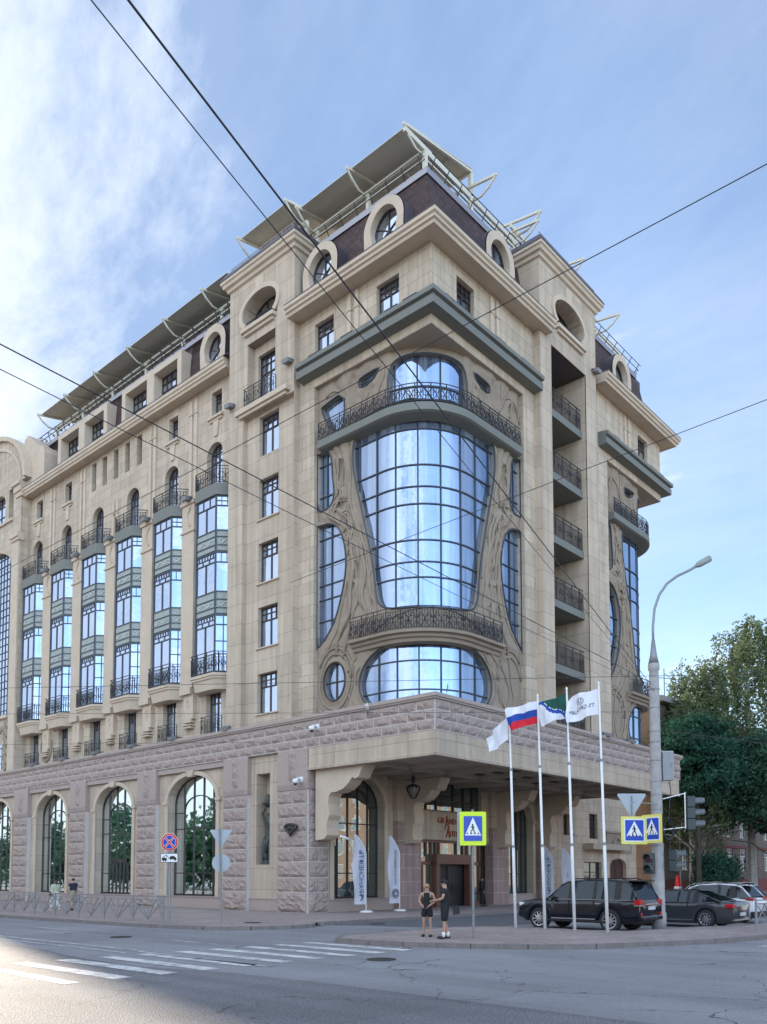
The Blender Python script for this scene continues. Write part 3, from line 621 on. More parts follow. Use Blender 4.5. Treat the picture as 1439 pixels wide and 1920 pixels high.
def colonnettes(mb, F, u, z0, z1, d=0):
    for q in (-.26, .26):
        mb.fbox(F, u+q-.13, u+q+.13, z0, z1-.25, d-.10, d+.05)
        mb.fbox(F, u+q-.17, u+q+.17, z1-.95, z1-.85, d-.14, d+.05)
        mb.fbox(F, u+q-.09, u+q+.09, z1-.25, z1, d-.08, d+.05)

def dormer(F, u, zc, T, zb=32.5, w_=1.33, r=.97, back=1.9, top=None):
    """horseshoe shaped dormer with a recessed round window"""
    top = top or zc+1.4; m = MB(T); n = 22
    zc2 = top-w_
    outer = [(u-w_*.86, zb), (u-w_*.97, (zb+zc2)/2)]+[(u+w_*cos(pi*(1-i/n)), zc2+w_*sin(pi*i/n)) for i in range(n+1)]+[(u+w_*.97, (zb+zc2)/2), (u+w_*.86, zb)]
    k = len(outer); hole = []
    for (ou, oz) in outer:
        a = math.atan2((oz-zc), (ou-u)); hole.append((u+r*.93*cos(a), zc+r*1.08*sin(a)))
    for i in range(k-1):
        m.quad(F(*outer[i], 0), F(*outer[i+1], 0), F(*hole[i+1], 0), F(*hole[i], 0))
        m.quad(F(*hole[i], 0), F(*hole[i+1], 0), F(*hole[i+1], .48), F(*hole[i], .48))
    m.quad(F(*outer[-1], 0), F(*outer[0], 0), F(*hole[0], 0), F(*hole[-1], 0)); m.quad(F(*hole[-1], 0), F(*hole[0], 0), F(*hole[0], .48), F(*hole[-1], .48))
    o = m.build('round_dormer', TRIM, HOT)
    m = MB(T)
    for i in range(k-1): m.quad(F(outer[i][0]*1.0+(outer[i][0]-u)*.02, outer[i][1]+.03, .04), F(outer[i+1][0]+(outer[i+1][0]-u)*.02, outer[i+1][1]+.03, .04), F(*outer[i+1], back), F(*outer[i], back))
    m.build('dormer_roof', DARKZ, o)
    m = MB(T); rr = [(u+r*.93*cos(2*pi*i/24), zc+r*1.08*sin(2*pi*i/24)) for i in range(24)]
    m.tube([F(*p, .42) for p in rr], .06, 4, closed=True); m.bar(F(u, zc-r, .42), F(u, zc+r, .42), .04); m.bar(F(u-r*.85, zc-.5, .42), F(u+r*.85, zc+.45, .42), .03); m.bar(F(u-r*.85, zc+.45, .42), F(u+r*.85, zc-.5, .42), .03)
    m.build('window_frame', FRAME, o, norm=False)
    m = MB(T); m.quad(*[F(*p, .45) for p in rr]); m.build('pane', GLW, o, norm=False)

def corner_block(T, second=False):
    A, B = FA(W5), FB(W5)
    mb = MB(T)
    # seventh floor walls with windows, frieze, and piers beside the big opening
    hA = [(2.5, 3.98, 29.3, 31.3), (7.0, 8.42, 29.3, 31.3)]; hB = [(2.5, 3.98, 29.3, 31.3)]
    wall(mb, A, W5, 9.75, 27.85, 31.95, hA); wall(mb, B, W5, 9.95, 27.85, 31.95, hB)
    wall(mb, A, 8.45, 9.75, 10.0, 27.85); wall(mb, B, 8.45, 9.95, 10.0, 27.85)
    for F in (A, B): mb.quad(F(8.45, 10, 0), F(8.45, 27.85, 0), F(8.45, 27.85, .5), F(8.45, 10, .5))
    if second: mb.box(W5+.02, 1.3, 9.75, 30, 8, 31.9)
    mb.build('corner_wall', STONE, HOT)
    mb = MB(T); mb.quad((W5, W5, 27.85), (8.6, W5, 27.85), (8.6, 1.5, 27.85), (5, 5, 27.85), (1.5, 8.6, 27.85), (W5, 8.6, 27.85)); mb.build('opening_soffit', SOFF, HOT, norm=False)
    if not second:
        for (a, b, c, d) in hA: window(HOT, A, a, b, c, d, T=T, pane=GLW)
    for (a, b, c, d) in hB: window(HOT, B, a, b, c, d, T=T, pane=GLDN)
    mb = MB(T)
    colonnettes(mb, A, 5.55, 29.1, 31.75); mb.cut(); colonnettes(mb, B, 5.7, 29.1, 31.75); mb.build('colonnettes', TRIM, HOT)
    corner_bay(T, second)
    # ledge
    mb = MB(T); strip(mb, [(-.55, 28.3), (.06, 28.36), (.06, 28.74), (-.02, 28.78), (-.02, 28.86), (.16, 28.9), (.16, 29.12), (-.55, 29.22)], cornerpath(9.3, 9.6)); mb.build('metal_ledge', GREEN, HOT)
    # floodlight rails standing on the ledge
    mb = MB(T)
    for F in (A, B):
        for u in (1.0, 2.2, 5.2, 7.6): mb.fbox(F, u, u+.85, 29.28, 29.34, -.5, -.44); mb.bar(F(u+.1, 29.15, -.45), F(u+.1, 29.3, -.45), .02); mb.bar(F(u+.75, 29.15, -.45), F(u+.75, 29.3, -.45), .02); mb.cut()
    mb.build('ledge_light', IRON, HOT)
    # main cornice
    P = cornerpath(9.72, 10.25)
    mb = MB(T); strip(mb, [(-.55, 31.9), (.36, 31.84), (.40, 31.98), (.50, 32.02), (.50, 32.16), (.60, 32.22), (.60, 32.40), (-.55, 32.44)], P); mb.build('main_cornice', TRIM, HOT)
    mb = MB(T); strip(mb, [(-.6, 32.42), (.62, 32.41), (.60, 32.46), (-.3, 32.72), (-.6, 32.74)], P); mb.build('cornice_flashing', DARKZ, HOT)
    # mansard
    mb = MB(T); R0 = [(-.42, 32.6), (-1.02, 33.0), (-1.2, 34.4), (-1.45, 35.9), (-1.72, 36.75)]
    P = cornerpath(9.9, 10.4)
    rows = [[(x, y, z) for x, y in P(o)] for o, z in R0]
    mb.add([p for r_ in rows for p in r_], [(i*3+k, i*3+k+1, i*3+k+4, i*3+k+3) for i in range(4) for k in range(2)]); mb.build('mansard_roof', SHING, HOT)
    mb = MB(T); strip(mb, [(-1.9, 36.72), (-1.6, 36.66), (-1.58, 36.98), (-1.95, 37.05)], P); mb.build('eaves_trim', ZINC, HOT)
    mb = MB(T); mb.box(1.8, 26 if not second else 12, 1.8, 26 if not second else 9.9, 33, 36.9) if not second else mb.box(1.8, 9, 1.8, 26, 33, 36.9); mb.build('flat_roof', DARKZ, HOT)
    for q, F in ((0, A), (1, B)):
        for u in ((3.45, 8.0) if q == 0 else (6.3,)): dormer((lambda F_: (lambda a, z, d=0: F_(a, z, d-.08)))(F), u, 34.15, T, top=35.6)
    # roof edge railing with snow guards
    mb = MB(T)
    for F in (FA(1.62), FB(1.62)):
        e = 9.9
        for k in range(8):
            u = 1.9+k*1.1; mb.bar(F(u, 36.9, 0), F(u, 37.45, -.35), .025)
        for zz, dd in ((37.45, -.35), (37.2, -.2)): mb.bar(F(1.6, zz, dd), F(e, zz, dd), .022)
    mb.build('roof_railing', IRON, HOT)

corner_block(None)
corner_block(MIR, True)

# ------------------------------------------------------------------ towers
def tower(kind):
    F = FA if kind == 'A' else FB
    u0, u1 = (9.6, 15.2) if kind == 'A' else (9.55, 16.0)
    P = F(.08)
    mb = MB(); 
    if kind == 'A':
        n0, n1 = 11.15, 13.55
        wall(mb, P, u0, u1, 27.95, 36.2, [(n0, n1, 28.4, 32.2, 0), (11.0, 14.0, 33.1, 34.95, .95, .85)], .5)
        wall(mb, P, 13.9, u1, 10, 27.95)          # left pier
        mb.quad(P(13.9, 10, 0), P(13.9, 27.95, 0), P(13.9, 27.95, .3), P(13.9, 10, .3))
        rows = [(10.8, 13.05), (14.5, 16.8), (18.15, 20.45), (21.8, 24.1)]
        Fd = F(.38); wall(mb, Fd, u0, 13.9, 10, 27.98, [(11.15, 12.8, a, b) for a, b in rows]+[(11.15, 12.8, 25.45, 27.75)], .35)
        mb.quad(P(u0, 27.95, 0), P(13.9, 27.95, 0), P(13.9, 27.95, .3), P(u0, 27.95, .3))
        wall(mb, F(.58), n0, n1, 28.4, 32.2, [(11.6, 13.2, 28.4, 31.6)], .2)
        # curved return at the foot of the field
        mb.prism([(u0-.012, 10), (u0+.9, 10), (u0+.55, 10.35), (u0+.2, 11.2), (u0-.012, 12.2)], P, 0, .3)
    else:
        wall(mb, P, u0, u1, 10, 36.2, [(10.75, 14.72, 10.0, 31.6, 0, .05), (11.1, 14.5, 33.0, 34.9, .95, .85)], .5)
    # sides and top
    for u in (u0, u1): mb.quad(P(u, 10, 0), P(u, 36.2, 0), P(u, 36.2, 6), P(u, 10, 6))
    mb.quad(P(u0, 36.2, 0), P(u1, 36.2, 0), P(u1, 36.2, 6), P(u0, 36.2, 6))
    if kind == 'B':
        # open loggias: side walls, back wall
        mb.quad(P(10.75, 10, 0), P(10.75, 31.6, 0), P(10.75, 31.6, 2.6), P(10.75, 10, 2.6))
        mb.quad(P(14.72, 10, 0), P(14.72, 31.6, 0), P(14.72, 31.6, 2.6), P(14.72, 10, 2.6))
        wall(mb, F(2.6), 10.75, 14.72, 10, 31.6, [(12.4, 14.0, z+.05, z+2.6) for z in (10.0, 13.65, 17.3, 20.95, 24.6, 28.25)], .3)
    mb.build('stair_tower_wall', STONEB, HOT)
    if kind == 'A':
        for a, b in rows: window(HOT, F(.38), 11.15, 12.8, a, b)
        window(HOT, F(.38), 11.15, 12.8, 25.45, 27.75)
        window(HOT, F(.78), 11.6, 13.2, 28.4, 31.6, .1)
        b = MB(); b.fbox(F(.08), 9.9, 14.3, 28.12, 28.4, -.3, .05); b.fbox(F(.08), 10.1, 14.1, 27.95, 28.12, -.18, .05); b.fbox(F(.08), 11.1, 13.6, 28.4, 28.46, -.2, .5); b = b.build('balcony_shelf', TRIM, HOT)
        m = MB(); rail(m, [P(11.1, 28.46, .0), P(11.1, 28.46, -.22), P(13.6, 28.46, -.22), P(13.6, 28.46, 0)], 1.0, .15, .015, 1); m.build('balcony_railing', IRON, b)
        for a, bb in rows:
            m = MB(); m.fbox(F(.38), 11.02, 12.93, a-.07, a, -.1, .35); m.build('window_sill', TRIM, HOT)
        aw = (11.0, 14.0, 33.1, 34.95)
    else:
        for z in (10.0, 13.65, 17.3, 20.95, 24.6, 28.25):
            m = MB(); m.fbox(P, 10.76, 14.9 if z > 10 else 14.71, z-.42, z, .3 if z > 10 else .05, 2.6); sl = m.build('loggia_slab', GREEN, HOT)
            m = MB(); m.fbox(P, 10.8, 14.7, z-.43, z-.425, .35, 2.55); 
            m = MB(); rail(m, [P(10.78, z, .38), P(14.68, z, .38)], 1.3, .14, .018, 1, .03); m.build('balcony_railing', IRON, sl)
            window(HOT, F(2.68), 12.4, 14.0, z+.05, z+2.6, .2, 'door', pane=GLDN)
        aw = (11.1, 14.5, 33.0, 34.9)
        m = MB(); m.fbox(P, 10.76, 14.71, 31.58, 31.62, .1, 2.6); m.build('loggia_ceiling', DARKZ, HOT)
    a, b, c, d = aw; cu = (a+b)/2
    m = MB(); o = arch_pts(a-.28, b+.28, d-.95, d+.28, 18); i_ = arch_pts(a, b, d-.95, d, 18)
    for k in range(18): m.prism([o[k], o[k+1], i_[k+1], i_[k]], P, -.1, .02)
    o = [(q, 2*(d-.95)-z) for q, z in o]; i_ = [(q, 2*(d-.95)-z) for q, z in i_]
    for k in (0, 1, 2, 3, 14, 15, 16, 17): m.prism([o[k], o[k+1], i_[k+1], i_[k]], P, -.1, .02)
    m.fbox(P, a+.1, b-.1, c-.22, c, -.28, .4); m.fbox(P, a+.25, b-.25, c-.4, c-.22, -.15, .02)
    m.fbox(P, cu-.35, cu+.35, d+.25, 35.85, -.05, .01)
    m.build('oval_window_surround', TRIM, HOT)
    window(HOT, P, a, b, c, d, .85, 'grid', rise=.95, pane=GLDN, fr=IRON, name='oval_window')
    m = MB(); rail(m, [P(a+.2, c, .1), P(b-.2, c, .1)], .55, .12, .014, 1); m.build('balcony_railing', IRON, HOT)
    # crown
    PT = lambda o: [P(u0-o, 0, 3.5)[:2], P(u0-o, 0, -o)[:2], P(u1+o, 0, -o)[:2], P(u1+o, 0, 3.5)[:2]]
    m = MB(); strip(m, [(0, 36.0), (.12, 36.05), (.16, 36.22), (.3, 36.28), (.34, 36.45), (.42, 36.5), (.42, 36.66), (0, 36.7)], PT); m.build('tower_cornice', TRIM, HOT)
    m = MB(); strip(m, [(0, 36.64), (.44, 36.66), (.44, 36.74), (.2, 37.15), (0, 37.15)], PT); m.build('parapet_flashing', DARKZ, HOT)
    m = MB(); m.fbox(P, u0, u1, 36.6, 37.0, 0, 6)
    m.build('tower_roof', DARKZ, HOT)
    m = MB()
    for k in range(7): u = u0+.2+(u1-u0-.4)*k/6; m.bar(P(u, 37.1, .0), P(u, 37.5, 0), .02)
    m.bar(P(u0, 37.5, 0), P(u1, 37.5, 0), .02); m.build('roof_railing', ZINC, HOT)
tower('A'); tower('B')

# ------------------------------------------------------------------ left wing (six bays along the street)
XA2 = .8; WF = FA(XA2)
BC = [17.35+4.53*i for i in range(6)]
def left_wing():
    mb = MB(); holes = []
    for i, c in enumerate(BC):
        holes.append((c-.72, c+.72, 10.2, 12.8, 0)); holes.append((c-.62, c+.9, 24.9, 28.15, .7))
        if i in (0, 1, 4, 5): holes.append((c-.5, c+.5, 29.75, 31.35))
    for y in (25.85, 27.35, 28.8, 30.3, 31.75): holes.append((y-.3, y+.3, 29.55, 31.6))
    wall(mb, WF, 15.2, 41.6, 10, 31.95, holes, .4); mb.build('street_wall', STONE, HOT)
    for i, c in enumerate(BC):
        window(HOT, WF, c-.72, c+.72, 10.2, 12.8, .4, 'door')
        window(HOT, WF, c-.62, c+.9, 24.9, 28.15, .4, 'T', rise=.7)
        if i in (0, 1, 4, 5):
            window(HOT, WF, c-.5, c+.5, 29.75, 31.35, .4)
            m = MB(); m.fbox(WF, c-.72, c+.72, 29.6, 29.75, -.2, .05); m.fbox(WF, c-.6, c+.6, 29.45, 29.6, -.1, .05); m.prism([(c-.16, 28.5), (c+.16, 28.5), (c+.28, 29.45), (c-.28, 29.45)], WF, -.08, .02); m.build('window_sill', TRIM, HOT)
        b = MB(); rail(b, [WF(c-.8, 10.15, 0), WF(c-.8, 10.15, -.35), WF(c+.8, 10.15, -.35), WF(c+.8, 10.15, 0)], 1.15, .15, .014, 1); b.build('balcony_railing', IRON, HOT)
    for y in (25.85, 27.35, 28.8, 30.3, 31.75): window(HOT, WF, y-.3, y+.3, 29.55, 31.6, .4, 'H', pane=GLDN)
    # pilasters between the bays, with capitals and consoles
    for k in range(5):
        u = BC[k]+2.265; m = MB(); P = FA(.42)
        m.fbox(P, u-.62, u+.62, 13.3, 24.9, 0, .4)
        m.fbox(P, u-.7, u+.7, 23.0, 23.12, -.08, .35); m.fbox(P, u-.7, u+.7, 24.75, 24.95, -.1, .35)
        m.tube([P(u-.25+.3*sin(pi*t/8), 23.35+1.2*t/8, -.03) for t in range(9)], .05, 5)
        m.fbox(P, u-.55, u+.55, 12.9, 13.3, -.1, .4); m.fbox(P, u-.6, u-.2, 11.4, 12.9, .1, .4); m.fbox(P, u+.2, u+.6, 11.4, 12.9, .1, .4) if 0 else m.fbox(P, u-.4, u+.4, 11.2, 12.9, .12, .4)
        m.fbox(P, u-.45, u+.45, 11.0, 11.08, .02, .4); m.fbox(P, u-.4, u+.4, 10.85, 10.95, .06, .4)
        m.tube([P(u-.12+.16*cos(t/10*2*pi), 12.35+.22*sin(t/10*2*pi), .1) for t in range(11)], .035, 5)
        m.build('pilaster', TRIM, HOT)
        m = MB()
        if k in (0, 1, 3, 4): colonnettes(m, WF, u, 24.95, 31.6)
        else: colonnettes(m, WF, u, 24.95, 27.9)
        m.build('colonnettes', TRIM, HOT)
    # string course under the bays
    m = MB(); m.box(.62, XA2+.05, 15.25, 41.5, 13.05, 13.3); m.build('string_course', TRIM, HOT)
    # cornice + mansard
    L2 = lambda o: [(-o, 15.62), (-o, 41.3)]
    m = MB(); strip(m, [(-.85, 31.9), (-.12, 31.84), (-.08, 31.98), (.0, 32.02), (.0, 32.16), (.08, 32.22), (.08, 32.40), (-.85, 32.44)], L2); m.build('main_cornice', TRIM, HOT)
    m = MB(); strip(m, [(-.9, 32.42), (.10, 32.41), (.08, 32.46), (-.75, 32.72), (-.9, 32.74)], lambda o: [(-o, 15.3), (-o, 41.5)]); m.build('cornice_flashing', DARKZ, HOT)
    m = MB()
    R0 = [(.85, 32.6), (1.32, 32.9), (1.45, 35.0), (1.6, 36.2)]
    for ya, yb in ((15.2, 21.0), (28.05, 30.0), (37.1, 41.6)): m.add([(x, y, z) for x, z in R0 for y in (ya, yb)], [(2*i, 2*i+1, 2*i+3, 2*i+2) for i in range(3)])
    m.quad((1.5, 15.2, 35.4), (1.5, 41.6, 35.4), (1.6, 41.6, 36.2), (1.6, 15.2, 36.2)); m.build('mansard_roof', SHING, HOT)
    m = MB(); m.box(1.45, 1.9, 15.2, 41.6, 36.12, 36.42); m.build('eaves_trim', ZINC, HOT)
    m = MB(); m.box(1.7, 26, 15.2, 41.6, 32, 36.35); m.build('flat_roof', DARKZ, HOT)
    for u in (17.75, 40.05): dormer(FA(.72), u, 34.15, None, top=35.62, w_=1.28, r=.93)
    for (a, b) in ((21.0, 28.05), (30.0, 37.1)):
        m = MB(); P = FA(.72); mid = (a+b)/2; hs = [(a+.45, mid-.42, 33.0, 35.1), (mid+.42, b-.45, 33.0, 35.1)]
        wall(m, P, a, b, 32.5, 35.45, hs, .8); m.fbox(P, a, b, 35.45, 35.5, 0, 1.2)
        for u in (a, b): m.quad(P(u, 32.5, 0), P(u, 35.45, 0), P(u, 35.45, 1.0), P(u, 32.5, 1.0))
        o = m.build('box_dormer', TRIM, HOT)
        for h in hs: window(HOT, P, *h, .7, 'grid', pane=GLW)
    m = MB()
    for k in range(22):
        y = 15.8+k*1.2; m.bar((1.45, y, 36.35), (1.2, y, 37.0), .03); m.bar((1.2, y, 37.0), (1.8, y, 37.0), .025); m.bar((1.45, y+.5, 36.5), (1.3, y+.55, 36.55), .05)
    for zz, xx in ((37.0, 1.2), (36.75, 1.3)): m.bar((xx, 15.4, zz), (xx, 41.4, zz), .03)
    m.build('roof_railing', IRON, HOT)
left_wing()

# polygonal glazed bays (one built, copied along the street)
def glazed_bay(c):
    """origin at the wall plane under the bay's centre"""
    o = empty('bay_window'); o.location = (XA2, c, 0); o.parent = HOT
    fx = -.72; hw = .95; bw = 1.62        # front offset, half front width, half back width
    def plan(e=0): return [(0, -bw-e), (fx-e*.7, -hw-e*.5), (fx-e*.7, hw+e*.5), (0, bw+e)]
    def slab(m, z0, z1, e, e1=None):
        a = plan(e); b = plan(e if e1 is None else e1); m.add([(x, y, z0) for x, y in a]+[(x, y, z1) for x, y in b], [(3, 2, 1, 0), (4, 5, 6, 7), (0, 1, 5, 4), (1, 2, 6, 5), (2, 3, 7, 6), (3, 0, 4, 7)])
    faces = []
    for k in range(3):
        a, b = plan()[k], plan()[k+1]; d = Vector((b[0]-a[0], b[1]-a[1])); L_ = d.length; d.normalize(); nrm = Vector((d.y, -d.x))
        if nrm.x > 0: nrm = -nrm
        faces.append((lambda a, d, nrm: (lambda u, z, dd=0: (a[0]+d.x*u-nrm.x*dd, a[1]+d.y*u-nrm.y*dd, z)))(a, d, nrm)); faces[-1].L = L_
    m = MB()
    levels = [(22.16, 24.3), (18.49, 20.9), (13.75, 17.15)]
    # glass skin is inset; build frame
    for F in faces:
        L_ = F.L
        m.fbox(F, 0, .06, 13.7, 24.3, -.02, .1); m.fbox(F, L_-.06, L_, 13.7, 24.3, -.02, .1)
        for (a, b) in levels:
            m.fbox(F, .06, L_-.06, a, a+.07, 0, .08); m.fbox(F, .06, L_-.06, b-.07, b, 0, .08)
            zt = b-.62 if b-a < 3 else b-.6
            m.fbox(F, .06, L_-.06, zt-.03, zt+.03, 0, .08)
            if L_ > 1.5:
                m.fbox(F, L_/2-.035, L_/2+.035, a+.07, zt-.03, 0, .08)
                if b > 23:
                    for q in (1, 2): m.fbox(F, L_*q/3-.02, L_*q/3+.02, zt, b-.07, .01, .07)
                else:
                    for q in range(1, 7): m.fbox(F, L_*q/7-.016, L_*q/7+.016, zt+.28, b-.07, .01, .07)
                    m.fbox(F, .06, L_-.06, zt+.26, zt+.30, .01, .07)
                    for q in (1, 2): m.fbox(F, L_*q/3-.02, L_*q/3+.02, zt, zt+.28, .01, .07)
            else:
                if b > 23:
                    for q in (1, 2): m.fbox(F, L_*q/3-.02, L_*q/3+.02, zt, b-.07, .01, .07)
                    m.fbox(F, .06, L_-.06, zt+.27, zt+.31, .01, .07)
                elif b > 20:
                    for q in (1, 2): m.fbox(F, L_*q/3-.02, L_*q/3+.02, zt, b-.07, .01, .07)
                else:
                    m.fbox(F, L_/2-.03, L_/2+.03, a+.07, b-.07, .01, .07); m.fbox(F, .06, L_-.06, 15.55, 15.6, .01, .07)
        for z in (20.95, 21.3, 21.8, 17.2, 17.55, 18.05): m.fbox(F, .06, L_-.06, z-.02, z+.03, -.01, .08)
    m.build('window_frame', FRAMEG, o, norm=False)
    m = MB()
    for F in faces:
        for (a, b) in levels: m.quad(F(.03, a, .05), F(F.L-.03, a, .05), F(F.L-.03, b, .05), F(.03, b, .05)); m.cut()
    m.build('glass', GLBAY, o, norm=False)
    m = MB()
    for z0, z1 in ((20.9, 22.18), (17.13, 18.51)): 
        for F in faces: m.quad(F(0, z0, .04), F(F.L, z0, .04), F(F.L, z1, .04), F(0, z1, .04))
        m.cut()
    m.build('spandrel_panel', ORN, o, norm=False)
    m = MB()
    for F in faces: ornament(m, F, .12, F.L-.12, 21.33, 21.78, .02)
    m.cut()
    for F in faces: ornament(m, F, .12, F.L-.12, 17.58, 18.03, .02)
    m.build('scroll_ornament', ORNL, o, norm=False)
    m = MB(); slab(m, 24.3, 25.0, .12); m.build('parapet', GREEN, o)
    m = MB(); rail(m, [(x, y, 25.0) for x, y in plan(.1)], 1.05, .17, .018, 1, .03); m.build('balcony_railing', IRON, o, norm=False)
    m = MB(); slab(m, 13.5, 13.66, .32); slab(m, 13.36, 13.5, .22); slab(m, 12.75, 13.36, -.05, .12); m.build('balcony_slab', TRIM, o)
    m = MB(); rail(m, [(x, y, 13.66) for x, y in plan(.26)], 1.25, .15, .016, 1, .03); m.build('balcony_railing', IRON, o, norm=False)
    return o
bay = glazed_bay(BC[0]-.05)
for c in BC[1:]:
    b = bay.copy(); COL.objects.link(b); b.parent = HOT; b.location = (XA2, c-.05, 0)
    for ch in list(bay.children): x = ch.copy(); COL.objects.link(x); x.parent = b

# ------------------------------------------------------------------ gabled wing at the far left
def gable_wing():
    P = FA(-.05); m = MB()
    wall(m, P, 41.4, 62, 10, 33.2, [(42.9, 51.3, 14.6, 28.4, 1.6), (44.2, 47.6, 30.6, 34.0-.9, .8), (42.75, 43.55, 30.6, 33.0), (43.6, 50.6, 10.3, 13.4, 1.6)], .6)
    m.quad(P(41.4, 10, 0), P(41.4, 33.2, 0), P(41.4, 33.2, 1.2), P(41.4, 10, 1.2))
    ap = [(47.1+6.4*cos(pi*t/16), 33.2+4.6*sin(pi*t/16)) for t in range(17)]
    m.prism(ap, P, 0, 1.0)
    m.fbox(P, 54, 69, 10, 37, .1, 20); m.fbox(P, 62, 69, 0, 9.99, .2, 20)
    m.build('gable_wall', STONE, HOT)
    m = MB(); a2 = [(47.1+6.7*cos(pi*t/16), 33.2+4.95*sin(pi*t/16)) for t in range(17)]
    for k in range(16): m.prism([ap[k], ap[k+1], a2[k+1], a2[k]], P, -.25, .6)
    a3 = [(47.1+5.7*cos(pi*t/16), 33.2+4.0*sin(pi*t/16)) for t in range(17)]; a4 = [(47.1+5.5*cos(pi*t/16), 33.2+3.8*sin(pi*t/16)) for t in range(17)]
    for k in range(16): m.prism([a3[k], a3[k+1], a4[k+1], a4[k]], P, -.1, .01)
    m.tube([P(46.2+.8*cos(t/16*2*pi), 35.0+.9*sin(t/16*2*pi), -.06) for t in range(16)], .09, 6, closed=True)
    # scroll pier between wing and gable
    m.prism([(38.4, 32.7), (38.4, 34.6), (38.7, 35.2), (39.6, 35.6), (40.6, 36.4), (41.2, 36.9), (41.8, 36.7), (42.0, 36.2), (41.6, 35.6), (42.2, 33.2), (42.2, 32.7)], FA(.3), 0, 1.6)
    m.fbox(P, 41.2, 42.6, 32.8, 33.1, -.35, .5); m.fbox(P, 41.2, 42.4, 32.3, 32.8, -.2, .5); m.fbox(P, 41.2, 42.2, 31.9, 32.3, -.1, .5)
    m.fbox(P, 41.3, 42.7, 28.6, 28.9, -.3, .3); m.fbox(P, 41.3, 42.6, 28.35, 28.6, -.2, .3); m.fbox(P, 41.45, 42.55, 10, 28.35, -.1, .2)
    m.fbox(P, 42.7, 62, 30.3, 30.5, -.15, .3); m.fbox(P, 42.7, 52, 14.35, 14.6, -.2, .6)
    m.build('gable_trim', TRIM, HOT)
    m = MB()
    for k in range(16):   # carved leaf relief round the low arched window
        t = k/15; u = 43.0+.55*sin(k*2.1)*.5; z = 10.4+3.6*t
        m.ball(P(u, z, -.02), (.14, .3, .26), 8, 5)
    for k in range(14): a = pi*k/13; m.ball(P(47.1+4.0*cos(a), 13.2+.5*sin(a)+.15*sin(k*3), 0), (.16, .34, .24), 8, 5)
    m.build('carved_relief', CAST, HOT, smooth=True)
    window(HOT, P, 42.9, 51.3, 14.6, 28.4, .5, 'grid', rise=1.6, pane=GLW, fr=FRAMEG, name='tall_window')
    window(HOT, P, 44.2, 47.6, 30.6, 33.1, .5, 'H', rise=.8, pane=GLW); window(HOT, P, 42.75, 43.55, 30.6, 33.0, .5, 'H', pane=GLDN)
    window(HOT, P, 43.6, 50.6, 10.3, 13.4, .5, 'grid', rise=1.6, pane=GLW)
gable_wing()
# oval medallion on the wall between two windows
m = MB(); P = FA(XA2); cy, cz = 37.9, 11.6
m.tube([P(cy+.75*cos(t/20*2*pi), cz+1.05*sin(t/20*2*pi), -.04) for t in range(20)], .12, 6, closed=True); m.ball(P(cy, cz, .02), (.16, .6, .85), 14, 9); m.ball(P(cy, cz+.35, -.1), (.12, .2, .25)); m.ball(P(cy-.05, cz-.25, -.08), (.12, .32, .35))
m.build('oval_medallion', CAST, HOT, smooth=True)

# ------------------------------------------------------------------ roof pergolas and awnings
def arm(m, F, u, z, d0=0, reach=1.75, h=.25):
    """cantilever arm: F(u,z,d) with d growing inwards; post at d0"""
    m.tube([F(u, z-.35, d0), F(u, z-.38, d0-reach*.45), F(u, z-.12, d0-reach*.75), F(u, z+h, d0-reach)], .065, 5)
def awning(F, u0, u1, zb, ps, d=2.2, reach=1.65, depth=5.7, rise=1.2, cloth=True, zfoot=None, back=True):
    m = MB()
    for u in ps:
        m.fbox(F, u-.1, u+.1, (zfoot or zb-1.2), zb, d-.1, d+.1); arm(m, F, u, zb, d, reach)
        m.tube([F(u, zb+.28, d-reach-.06), F(u, zb+.28+rise, d-reach+depth)], .09, 4)
    m.fbox(F, u0, u1, zb-.16, zb+.06, d-.06, d+.06); m.fbox(F, u0, u1, zb-.5, zb-.42, d-.05, d+.05)
    m.tube([F(u0, zb+.33+rise, d-reach+depth), F(u1, zb+.33+rise, d-reach+depth)], .09, 4)
    f = m.build('awning_frame', AWNM, HOT, norm=False)
    if cloth:
        m = MB(); zA = zb+.42; x0 = d-reach+.3; m.add([F(u0, zA, x0), F(u1, zA, x0), F(u1, zA+rise, x0+depth-.3), F(u0, zA+rise, x0+depth-.3), F(u0, zA+.04, x0), F(u1, zA+.04, x0), F(u1, zA+rise+.04, x0+depth-.3), F(u0, zA+rise+.04, x0+depth-.3)], [(3, 2, 1, 0), (4, 5, 6, 7), (0, 1, 5, 4), (1, 2, 6, 5), (2, 3, 7, 6), (3, 0, 4, 7)])
        for q in (.33, .66): m.add([F(u0, zA+rise*q-.06, x0+(depth-.3)*q-.05), F(u1, zA+rise*q-.06, x0+(depth-.3)*q-.05), F(u1, zA+rise*q-.06, x0+(depth-.3)*q+.05), F(u0, zA+rise*q-.06, x0+(depth-.3)*q+.05)], [(0, 1, 2, 3)])
        m.build('awning_cloth', AWN, f)
FX, FY = FA(0), FB(0)
awning(FX, 2.15, 10.3, 38.55, (2.2, 6.1, 10.0))
awning(FX, 10.9, 15.3, 39.5, (10.95, 15.2), zfoot=36.8)
awning(FX, 16.6, 40.3, 38.05, (18.75, 22.95, 27.35, 31.75, 36.05, 40.2))
awning(FY, 2.2, 10.4, 38.55, (6.1, 10.3), cloth=False, depth=4.0, rise=.6)
awning(FY, 10.0, 16.0, 39.3, (10.6, 15.6), cloth=False, depth=3, rise=.5, zfoot=36.8)
awning(FY, 16.3, 24.5, 38.2, (20.3,), cloth=False, depth=3, rise=.5)
m = MB(); m.fbox(FX, 2.15, 2.3, 38.5, 38.75, .6, 6.3); m.box(6.1, 6.3, 2.15, 2.35, 36.8, 40.1)
m.build('awning_frame', AWNM, HOT)
